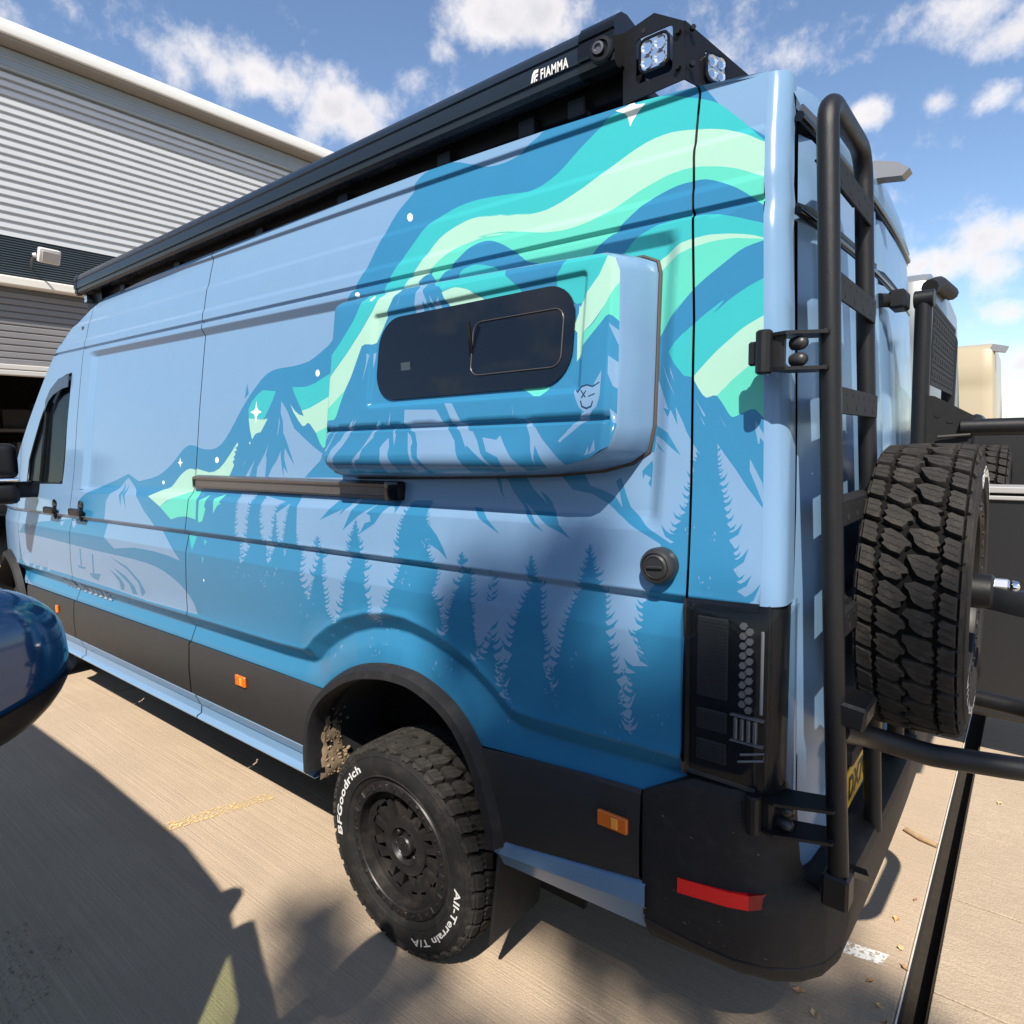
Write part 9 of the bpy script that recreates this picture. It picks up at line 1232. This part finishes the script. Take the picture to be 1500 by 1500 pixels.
def lampset(o, ex, nrm, s=1.0):
    """square four-cell work lamp: o centre, ex right, nrm outward"""
    ex = Vector(ex).normalized(); nz = Vector(nrm).normalized(); ey = nz.cross(ex); M_ = Matrix((ex, ey, nz)).transposed().to_4x4(); M_.translation = Vector(o)
    def tr(mb): return mb.xf(M_)
    h = .040*s; body = MB().prism(rrect(0, 0, h, h, .018*s, 6), lambda u, v, d: (u, v, d), -.04*s, .004*s); hs = rk(tr(body), 'work_lamp', gloss, 25)
    def hc(mb, n, m, sm=30): o_ = mb.build(n, m, None, smooth=sm); o_.parent = rack; return o_
    fac = MB().prism(rrect(0, 0, h*.84, h*.84, .014*s, 6), lambda u, v, d: (u, v, d), .0045*s, .0055*s); rk(tr(fac), 'lamp_reflector', chrome, 25)
    for a in (-1, 1):
        for b in (-1, 1):
            c = MB().lathe([(.0155*s, 0), (.0155*s, .003*s), (.013*s, .001*s), (.006*s, -.003*s), (0, -.003*s)], (a*.0168*s, b*.0168*s, .006*s), (0, 0, 1), 18, cap=False); rk(tr(c), 'lamp_cell', mat('lamp_cell_glass', (.55, .62, .70), rough=.06, metal=.8), 40)
    bz = MB(); pts = rrect(0, 0, h*.93, h*.93, .017*s, 6); bz.tube([(u, v, .006*s) for u, v in pts]+[(pts[0][0], pts[0][1], .006*s)], .0035*s, 6, cap=False); rk(tr(bz), 'lamp_bezel', gloss, 50)
PY = .205
outer = [(-.60, 2.675), (-.60, 2.842), (-.47, 2.858), (-.385, 2.805), (-.385, 2.672), (-.46, 2.686), (-.54, 2.682)]
outer = [(-.56, 2.66), (-.56, 2.84), (-.47, 2.857), (-.388, 2.806), (-.383, 2.668)]
rk(plate_with_hole(outer, rrect(-.47, 2.755, .052, .056, .012, 5), lambda u, v, d: (u, PY+d, v), .004), 'rack_plate', satin, 0)
lampset((-.466, PY-.002, 2.757), (1, 0, 0), (0, -1, 0), 1.08)
for z in (2.70, 2.785): rk(MB().cyl((-.402, PY, z), (-.402, PY-.010, z), .008, 6), 'rack_bolt', satin, 30); rk(MB().cyl((-.372, PY+.012, z), (-.364, PY+.004, z), .007, 6), 'rack_bolt', satin, 30)
rk(MB().cyl((-.50, PY, 2.825), (-.50, PY-.001, 2.825), .006, 10), 'rack_hole', dark, 0)
q0 = Vector((-.385, PY, 0)); q1 = Vector((-.275, .47, 0)); dd = (q1-q0).normalized(); nn_ = Vector((dd.y, -dd.x, 0))
o2 = [(0, 2.668), (0, 2.806), (.29, 2.712), (.29, 2.63)]
rk(plate_with_hole(o2, [(.07, 2.678), (.07, 2.752), (.125, 2.745), (.125, 2.678)], lambda u, v, d: tuple(q0+dd*u-nn_*d+Vector((0, 0, v))), .004), 'rack_plate', satin, 0)
c_ = q0+dd*.100+nn_*.004+Vector((0, 0, 2.712)); lampset(c_, dd, nn_, .9)
rk(MB().box((-2.4, 1.02, 2.80), (3.6, 1.3, .03), .005), 'rack_deck', satin, 0)
for x in (-.72, -.90, -1.25, -1.8, -2.4, -3.2, -3.9): rk(MB().box((x, .235, 2.712), (.06, .035, .05), .004), 'rack_foot', satin, 0)
lampset((-4.36, .185, 2.715), (1, 0, 0), (-.2, -1, 0), .62)
rk(MB().prism([(-4.44, 2.66), (-4.44, 2.76), (-4.2, 2.80), (-4.2, 2.69)], lambda u, v, d: (u, .215+d, v), 0, .004), 'rack_plate', satin, 0)
# ------------------------------------------------------------------ warehouse the van is parked in front of
BX = -11.0
wh = empty('warehouse', (BX, 3, 0)); tag(wh, 'grey industrial unit with corrugated cladding, roller shutter and floodlight', 'building')
wh_inv = Matrix.Translation((-BX, -3, 0))
def wp_(mb, name, m, sm=0, parent=None):
    o = mb.build(name, m, None, smooth=sm); o.parent = parent or wh
    if parent is None: o.matrix_parent_inverse = wh_inv
    return o
cladm = mat('pale_cladding', (.53, .54, .555), rough=.42, metal=.1, noise=.05, nscale=3)
Y0B, Y1B = -1.2, 24
mb = MB(); z = 4.78; pts = []
while z < 7.02:
    pts += [(0.0, z), (0.0, z+.062), (-.055, z+.072), (-.055, z+.104)]; z += .112
n = len(pts); mb.add([(BX+d, Y0B, zz_) for d, zz_ in pts]+[(BX+d, Y1B, zz_) for d, zz_ in pts], [(k, k+1, n+k+1, n+k) for k in range(n-1)]); wp_(mb, 'corrugated_cladding', cladm)
bluegrey = mat('flashing_blue_grey', (.28, .32, .35), rough=.4, metal=.2, noise=.08, nscale=5)
wp_(MB().box((BX-.02, (Y0B+Y1B)/2, 7.16), (.10, Y1B-Y0B, .28), .01), 'wall_flashing', bluegrey)
for z in (7.08, 7.17): wp_(MB().box((BX+.035, (Y0B+Y1B)/2, z), (.02, Y1B-Y0B, .03), .005), 'flashing_rib', bluegrey)
wp_(MB().box((BX+.10, (Y0B+Y1B)/2, 7.34), (.36, Y1B-Y0B, .06), .01), 'soffit', mat('soffit_grey', (.22, .20, .18), rough=.6))
wp_(MB().box((BX+.28, (Y0B+Y1B)/2, 7.44), (.10, Y1B-Y0B, .18), .03, seg=2), 'fascia_gutter', mat('gutter_white', (.60, .60, .58), rough=.4), 30)
wp_(MB().box((BX-7, (Y0B+Y1B)/2, 7.45), (14, Y1B-Y0B, .12)), 'roof', bluegrey)
lou = mat('louvre_dark_blue', (.030, .050, .070), rough=.45)
wp_(MB().box((BX-.06, (Y0B+Y1B)/2, 4.50), (.04, Y1B-Y0B, .60)), 'louvre_panel', lou)
for k in range(16): wp_(MB().box((BX-.025, (Y0B+Y1B)/2, 4.24+k*.034), (.035, Y1B-Y0B, .012), 0, Euler((0, radians(25), 0)).to_matrix()), 'louvre_slat', mat('louvre_blade', (.075, .105, .13), rough=.4))
trim = mat('cream_trim', (.56, .53, .48), rough=.5)
wp_(MB().box((BX+.02, (Y0B+Y1B)/2, 4.155), (.16, Y1B-Y0B, .13), .02), 'header_trim', trim)
shm = mat('shutter_grey', (.17, .165, .17), rough=.5, noise=.08, nscale=4)
sh = MB().box((BX-.16, 4.5, 3.55), (.02, 10.8, 1.15)).build('roller_shutter', shm, None, smooth=0); sh.parent = wh; sh.matrix_parent_inverse = wh_inv
zz_ = 3.06
while zz_ < 4.08:
    o = MB().box((BX-.14, 4.5, zz_), (.035, 10.8, .085), .012).build('shutter_slat', shm, None, smooth=0); o.parent = sh; zz_ += .094
for z in (2.98, 2.90): wp_(MB().box((BX-.10, 4.5, z), (.10, 10.8, .075), .012), 'shutter_bottom_rail', mat('rail_grey', (.42, .40, .38), rough=.5))
for (a, b) in ((Y0B-.2, -.9), (10.0, Y1B)): wp_(MB().box((BX-.1, (a+b)/2, 2.1), (.2, b-a, 4.2)), 'brick_pier', mat('pier_render', (.34, .30, .26), rough=.8, noise=.15, nscale=6))
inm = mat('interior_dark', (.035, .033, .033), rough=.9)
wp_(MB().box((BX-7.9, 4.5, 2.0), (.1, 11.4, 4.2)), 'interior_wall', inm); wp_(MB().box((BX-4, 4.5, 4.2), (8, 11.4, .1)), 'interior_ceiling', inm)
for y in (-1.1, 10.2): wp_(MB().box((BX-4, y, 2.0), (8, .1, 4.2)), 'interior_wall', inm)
wp_(MB().box((BX-7, Y0B-.05, 5.8), (14, .1, 3.3)), 'gable_wall', cladm)
shelf_m = mat('shelf_steel', (.10, .09, .085), rough=.6); bxs = [mat('carton_%d' % i, c, rough=.8) for i, c in enumerate([(.16, .12, .09), (.06, .065, .08), (.11, .10, .10), (.03, .03, .035)])]
for k in range(3):
    e = empty('storage_rack', (BX-4.5-k*.4, 2.2+k*2.4, 0)); tag(e, ['tall steel rack of cartons deep inside the open unit, by its near wall', 'tall steel rack of cartons inside the open unit, middle of the row', 'tall steel rack of cartons inside the open unit, far end of the row'][k], 'storage rack', 'racks in the unit')
    for (dx, dy) in ((-.4, -1), (.4, -1), (-.4, 1), (.4, 1)): o = MB().box((dx, dy, 1.5), (.07, .07, 3.0)).build('upright', shelf_m, e, smooth=0)
    for z in (.6, 1.4, 2.2): MB().box((0, 0, z), (.9, 2.1, .06)).build('shelf', shelf_m, e, smooth=0)
    o = MB().tube([(.42, -1, .6), (.42, 1, 1.4)], .02, 6).build('brace', shelf_m, e, smooth=40)
    for z in (.63, 1.43, 2.23):
        y = -.85
        while y < .8:
            w = random.uniform(.3, .55); h = random.uniform(.25, .6); c = MB().box((random.uniform(-.05, .1), y+w/2, z+h/2), (.6, w-.04, h), .01).build('carton', bxs[random.randrange(4)], e, smooth=0); y += w
# floodlight
fl = empty('floodlight', (-10.66, 1.90, 4.40)); tag(fl, 'pale square floodlight on a bracket over the roller shutter', 'floodlight')
Rf_ = Euler((0, radians(24), radians(6))).to_matrix()
MB().box((.06, 0, .10), (.09, .27, .20), .025, Rf_, seg=2).build('lamp_housing', mat('flood_body', (.52, .50, .48), rough=.45), fl, smooth=30)
MB().box((.112, .006, .075), (.012, .215, .145), .006, Rf_).build('lamp_glass', mat('flood_glass', (.40, .38, .36), rough=.2), fl, smooth=20)
MB().tube([(.0, -.16, .08), (-.16, -.15, .05), (-.36, -.10, .0)], .014, 8).build('bracket', shelf_m, fl, smooth=40)
MB().tube([(.02, -.135, .10), (.0, -.17, .09)], .03, 10).build('knuckle', mat('flood_body', (.5, .5, .5)), fl, smooth=40)

# ------------------------------------------------------------------ neighbouring vans (rear corner is what shows)
def simple_van(name, y0, xr, H, colm, label, far=False, length=5.9):
    e = empty(name, (xr-3, y0+1.02, 0)); tag(e, label, 'van'); inv = Matrix.Translation((-(xr-3), -(y0+1.02), 0))
    def pp(mb, nm, m, sm=30): o = mb.build(nm, m, None, smooth=sm); o.parent = e; o.matrix_parent_inverse = inv; return o
    k = H/2.70; zs_ = [.45, .6, .85, 1.0, 1.2, 1.36, 1.40, 1.52, 1.56, 1.7, 1.95, 2.2, 2.3, 2.33, 2.5, 2.6, 2.66]
    sec = [(float(Y0(z))+(.012 if 1.56 <= z <= 2.3 else 0), z*k) for z in zs_]; sec += [(.27, 2.70*k), (.40, 2.735*k), (.7, 2.765*k), (1.02, 2.775*k)]
    sec = sec+[(2.04-y, z) for y, z in sec[-2::-1]]; n = len(sec)
    xs_ = [xr-.16, xr-.10, xr-.085, xr-.12, xr-.4, xr-2, xr-4.0, xr-4.4, xr-length]; sq = [.80, .93, .97, 1, 1, 1, 1, 1, .86]; mb = MB(); vs = []
    xs_ = [xr-.0, xr-.02, xr-.06, xr-.12, xr-.4, xr-2, xr-4.0, xr-4.4, xr-5.0, xr-5.4, xr-length]; ins = [.055, .02, .004, 0, 0, 0, 0, 0, .05, .12, .25]; top = [2.60, 2.66, 2.69, 2.70, 2.71, 2.72, 2.70, 2.62, 2.15, 1.5, 1.2]
    for x, i_, tp in zip(xs_, ins, top):
        for (y, z) in sec:
            zc = min(z, tp*k+.085*k*(1-((y-1.02)/1.02)**4)); lean = -.055*max(0, zc-1.4) if x > xr-.5 else 0; vs.append((x+lean, y0+y+(i_ if y < 1 else -i_)*(1), zc))
    mb.add(vs, [(a*n+b, a*n+b+1, (a+1)*n+b+1, (a+1)*n+b) for a in range(len(xs_)-1) for b in range(n-1)]+[tuple(range(n))]); pp(mb, 'body', colm, 32)
    for dy in (.10, 1.94): pp(MB().box((xr-.04, y0+dy, 1.2), (.09, .10, .44), .02, seg=2), 'tail_lamp', mat('neighbour_lamp', (.25, .01, .012), rough=.2), 30)
    pp(MB().box((xr+.02, y0+1.02, .56), (.16, 2.0, .20), .04, seg=3), 'rear_bumper', plastic, 30)
    for x in (xr-1.3, xr-4.95):
        for y in (.14, 1.90): pp(MB().lathe([(.0, -.11), (.22, -.11), (.34, -.11), (.365, -.08), (.365, .08), (.34, .11), (.22, .11), (.0, .11)], (x, y0+y, .37), (0, 1, 0), 36, cap=False), 'wheel', rubber, 30)
    return e, pp
silver = mat('silver_paint', (.19, .20, .20), rough=.35, metal=.3, coat=.2); cream = mat('cream_paint', (.34, .285, .19), rough=.35, coat=.2)
sv, spp = simple_van('silver_van', 3.02, -.12, 2.74, silver, 'silver camper van with black rear box, parked just beyond the blue van')
spp(MB().tube([(-.185, 3.16, 2.64), (-.17, 3.4, 2.70), (-.16, 4.0, 2.74)], .045, 10), 'roof_spoiler', matte, 50)
spp(MB().box((.40, 2.93, .86), (1.05, .22, 1.22), .02), 'storage_box', mat('box_black', (.012, .012, .013), rough=.45)); spp(MB().box((.40, 2.925, 1.487), (1.08, .25, .032), .004), 'box_trim', mat('box_alu', (.42, .41, .40), rough=.4, metal=.4)); spp(MB().box((.40, 2.925, 1.445), (1.08, .245, .022), .004), 'box_trim', mat('box_alu', (.42, .41, .40), rough=.4, metal=.4))
spp(MB().box((.45, 4.05, 1.25), (1.0, .30, 1.20), .02), 'storage_box', mat('box_black', (.012, .012, .013), rough=.45)); spp(MB().box((.325, 3.89, 1.68), (.016, .03, .34)), 'box_strap', dark)
spp(MB().tube([(.075, 3.06, 1.52), (.075, 3.06, 1.86), (.075, 3.30, 1.86)], .035, 12, fil=.06), 'rack_hoop', blackmetal, 50)
for p in W_PARTS[:6]:
    c = p.copy(); COL.objects.link(c); c.parent = sv; c.matrix_parent_inverse = Matrix.Translation((3.12, -4.04, 0)); c.matrix_basis = wm((.115, 3.42, 1.345), (0, 1, 0), (0, 0, 1), .4)
cv, cpp = simple_van('cream_van', 7.35, .0, 2.78, cream, 'cream panel van parked beyond the silver van')
cpp(MB().prism([(-.02, .0), (.02, .07), (.16, .03), (.13, -.03), (.03, -.01)], lambda u, v, d: (u-.11, 7.62+d, 2.72+v), -.05, .05), 'reversing_camera', mat('camera_grey', (.22, .22, .23)), 20)
# ------------------------------------------------------------------ blue van on the camera's side (its mirror shows, its bulk shades the concrete)
bluep = mat('deep_blue_paint', (.006, .040, .115), rough=.12, metal=.25, spec=.6, coat=.8)
bv = empty('dark_blue_van', (-2.2, -2.5, 0)); tag(bv, 'glossy dark blue van, only its door mirror in view beside the concrete', 'van'); bv_inv = Matrix.Translation((2.2, 2.5, 0))
def bpp(mb, nm, m, sm=30, parent=None):
    o = mb.build(nm, m, None, smooth=sm); o.parent = parent or bv
    if parent is None: o.matrix_parent_inverse = bv_inv
    return o
gl = glass('green_tint_glass', (.72, .80, .62), .12)
# cross-sections: x, belt half width, roof half width, belt z, roof z
SEC = [(dx_+.25, *r_) for dx_, *r_ in [(-4.4, .88, .72, 1.1, 1.86), (-4.3, .93, .78, 1.1, 1.93), (-3.0, .95, .79, 1.1, 1.95), (-1.9, .95, .78, 1.1, 1.94), (-1.45, .945, .75, 1.1, 1.90), (-1.25, .94, .72, 1.1, 1.83), (-.62, .925, .82, 1.12, 1.34), (-.1, .90, .80, 1.04, 1.20), (.35, .82, .70, .92, .98), (.55, .62, .55, .80, .86)]]
CY = -2.465; mb = MB(); vs = []
for (x, wb_, wr, zb, zr) in SEC:
    for s in (1, -1):
        col_ = [(wb_*.97, .32), (wb_, .6), (wb_, zb), (wr+(wb_-wr)*.12, zr-.06), (wr, zr)]
        vs += [(x, CY+s*y, z) for y, z in (col_ if s == 1 else col_[::-1])]
n = 10; faces = []; glazed = []
for i in range(len(SEC)-1):
    for k in range(n-1):
        f = (i*n+k, i*n+k+1, (i+1)*n+k+1, (i+1)*n+k)
        side = k in (2, 6); scr = (i == 5 and k == 4); frontwin = side and i == 5
        (glazed if (scr or frontwin) else faces).append(f)
faces += [tuple(range(n)), tuple((len(SEC)-1)*n+k for k in range(n))]
bpp(MB().add(vs, faces), 'body', bluep, 30); bpp(MB().add(vs, glazed), 'cab_glass', gl, 30)
bpp(MB().box((-1.62, CY, 1.25), (.10, 1.6, 1.1)), 'bulkhead', dark); bpp(MB().box((-1.0, CY, .75), (1.0, 1.7, .6)), 'dashboard', dark)
for s in (.42, -.42): bpp(MB().box((-1.42, CY+s, 1.25), (.16, .5, .8), .06, Euler((0, radians(-10), 0)).to_matrix(), seg=2), 'seat', dark, 40)
for (xa, za, xb_, zb_) in ((-.37, 1.20, -1.02, 1.82),): bpp(MB().tube([(xa, CY+.87, za-.04), (xb_, CY+.75, zb_)], .045, 8), 'windscreen_pillar', bluep, 50); bpp(MB().tube([(-1.21, CY+.94, 1.1), (-1.19, CY+.77, 1.88)], .05, 8), 'door_pillar', bluep, 50); bpp(MB().tube([(-.78, CY+.93, 1.12), (-.82, CY+.80, 1.58)], .03, 8), 'quarter_pillar', bluep, 50)
for x in (-3.6, -.15):
    for y in (CY+.80, CY-.80): bpp(MB().lathe([(.0, -.11), (.2, -.11), (.32, -.11), (.345, -.08), (.345, .08), (.32, .11), (.2, .11), (0, .11)], (x, y, .345), (0, 1, 0), 36, cap=False), 'wheel', rubber, 30)
# the mirror: a rounded shell over a black base
def superell(n1=40, n2=20):
    vs = []; fs = []
    def sg(v, p): return (1 if v >= 0 else -1)*abs(v)**p
    for j in range(n2+1):
        ph = -pi/2+pi*j/n2
        for i in range(n1):
            th = 2*pi*i/n1; vs.append((sg(cos(ph), .75)*sg(cos(th), .75), sg(cos(ph), .75)*sg(sin(th), .75), sg(sin(ph), .75)))
    for j in range(n2):
        for i in range(n1): fs.append((j*n1+i, j*n1+(i+1) % n1, (j+1)*n1+(i+1) % n1, (j+1)*n1+i))
    return vs, fs
vs0, fs0 = superell()
MC = Vector((-.668, -1.288, 1.480)); Rm = Euler((radians(10), radians(4), radians(8))).to_matrix()
def mshape(q, top=True):
    x, y, z = q; taper = 1-.18*max(0, y)**2-.10*max(0, z); return Vector((x*.07*taper, y*.150, z*.105*(1-.22*max(0, y)**3)))
mir2 = bpp(MB().add([tuple(MC+Rm @ mshape(q)) for q in vs0], fs0), 'door_mirror', bluep, 60)
bs = []
for q in vs0:
    v = mshape(q); v = Vector((v.x*1.05, v.y*1.03, v.z*1.04))
    v.z = min(v.z, -.052+.20*(v.y+.02)*.35); bs.append(tuple(MC+Rm @ v))
o = MB().add(bs, fs0).build('mirror_base', satin, None, smooth=30); o.parent = mir2
bpp(MB().tube([(-.70, -1.56, 1.40), (-.69, -1.42, 1.42)], .045, 10), 'mirror_arm', satin, 50)
# ------------------------------------------------------------------ tree behind the camera, shading the back corner of the van
leafm = mat('leaf_green', (.055, .10, .025), rough=.6, noise=.4, nscale=3); barkm = mat('bark', (.10, .075, .05), rough=.9, noise=.4, nscale=15, bump=.8, bscale=30)
TX, TY = 9.5, -15.0
tree_ = empty('broadleaf_tree', (TX, TY, 0)); tag(tree_, 'leafy broadleaf tree behind the camera that dapples the van and yard', 'tree')
S = -SUN_TO
rt = random.Random(5)
CL = []          # leaf clump centres and radii (the first ones set sunward of chosen spots, to shade them)
SHADE = [((-.62, -.01, 1.50), .10, 5.2), ((-.66, 0, 1.30), .13, 5.5), ((-.60, 0, 1.42), .10, 5.0), ((-.98, 0, 1.27), .13, 6.0), ((-.93, 0, 1.12), .15, 6.1), ((-.73, 0, 1.05), .13, 5.6), ((-.55, 0, .95), .14, 5.4), ((-.42, 0, .80), .17, 5.7), ((-.30, 0, .86), .18, 5.2), ((-.18, 0, .78), .18, 5.5), ((-.55, 0, .62), .18, 5.8), ((-.25, 0, .58), .16, 5.1),
         ((-.10, 0, 1.05), .12, 5.3), ((-.20, .0, 1.15), .10, 5.6), ((-.70, 0, .75), .15, 5.6), ((-1.70, -.12, 0), .13, 6.3), ((-1.56, -.20, 0), .15, 6.2), ((-1.42, -.32, 0), .15, 6.6), ((-1.28, -.22, 0), .12, 6.4), ((-1.12, -.30, 0), .13, 6.1), ((-.98, -.42, 0), .16, 6.0), ((-1.15, -.06, 0), .11, 6.5), ((-.80, -.22, 0), .14, 6.3), ((-.62, -.36, 0), .15, 6.0), ((-.40, -.25, 0), .16, 6.2), ((-.15, .0, 0), .14, 6.0), ((.0, .35, 0), .10, 6.3), ((-.05, .62, 0), .11, 6.4),
         ((-.85, 0, .70), .20, 5.6), ((-.60, 0, .70), .22, 5.9), ((-.36, 0, .68), .22, 5.3), ((-.12, 0, .66), .22, 5.6), ((-.05, 0, .88), .20, 5.2), ((-.30, 0, 1.02), .16, 5.8), ((-.48, 0, .52), .2, 5.4), ((-.22, 0, .46), .22, 5.9), ((.05, .1, .5), .2, 5.5), ((-.78, 0, .93), .16, 5.4), ((-1.35, -.45, 0), .20, 6.2), ((-1.05, -.55, 0), .24, 6.5), ((-.75, -.45, 0), .22, 6.1), ((-.5, -.12, 0), .18, 6.3), ((.05, .75, 0), .14, 6.6), ((.22, .62, 0), .16, 6.2),
         ((.05, .12, .6), .12, 5.4), ((.02, .3, .62), .12, 5.7), ((.06, .55, .62), .13, 5.9), ((-.02, .12, .9), .12, 5.3), ((.03, .42, .95), .12, 5.6), ((.2, .4, 1.05), .10, 5.9)]
for (p, r, t) in SHADE: CL.append((Vector(p)+S*(9+t*1.7), r*1.25))
for k in range(150):     # the rest of the crown, out over the far side of the yard
    a = rt.uniform(0, 2*pi); rr = sqrt(rt.random())*2.4; c = Vector((TX+rr*1.5*cos(a), TY+rr*1.5*sin(a), rt.uniform(6.5, 14.5)+.5*(2.4-rr)*rt.random()))
    g = c+SUN_TO*(c.z/-SUN_TO.z)
    if g.x < 1.3 and g.y > -1.9: continue
    CL.append((c, rt.uniform(.35, .6)))
lv = MB()
for (c, r) in CL:
    for k in range(int(22+r*110)):
        d = Vector((rt.gauss(0, 1), rt.gauss(0, 1), rt.gauss(0, 1))).normalized()*(r*rt.random()**.45); q = c+d; l = rt.uniform(.05, .085); R_ = Euler((rt.uniform(0, 6), rt.uniform(0, 6), rt.uniform(0, 6))).to_matrix()
        lv.add([q+R_ @ Vector(v)*l for v in ((-1, 0, 0), (-.3, .45, .08), (.5, .4, .05), (1, 0, -.1), (.5, -.4, .05), (-.3, -.45, .08))], [(0, 1, 2, 3, 4, 5)])
o = lv.build('crown', leafm, None, smooth=0); o.parent = tree_; o.matrix_parent_inverse = Matrix.Translation((-TX, -TY, 0))
tr = MB().tube([(TX, TY, -.05), (TX-.05, TY+.1, 2.2), (TX-.1, TY+.05, 5.0), (TX-.3, TY+.2, 8.5)], .24, 12, taper=(1.15, .6))
for k in range(0, len(CL), 9):
    c = CL[k][0]; tr.tube([(TX-.15, TY+.1, 5.0+3*rt.random()), ((TX+c.x)/2, (TY+c.y)/2, (7+c.z)/2+.3), c[:]], .06, 7, taper=(1, .2))
o = tr.build('trunk', barkm, None, smooth=50); o.parent = tree_; o.matrix_parent_inverse = Matrix.Translation((-TX, -TY, 0))
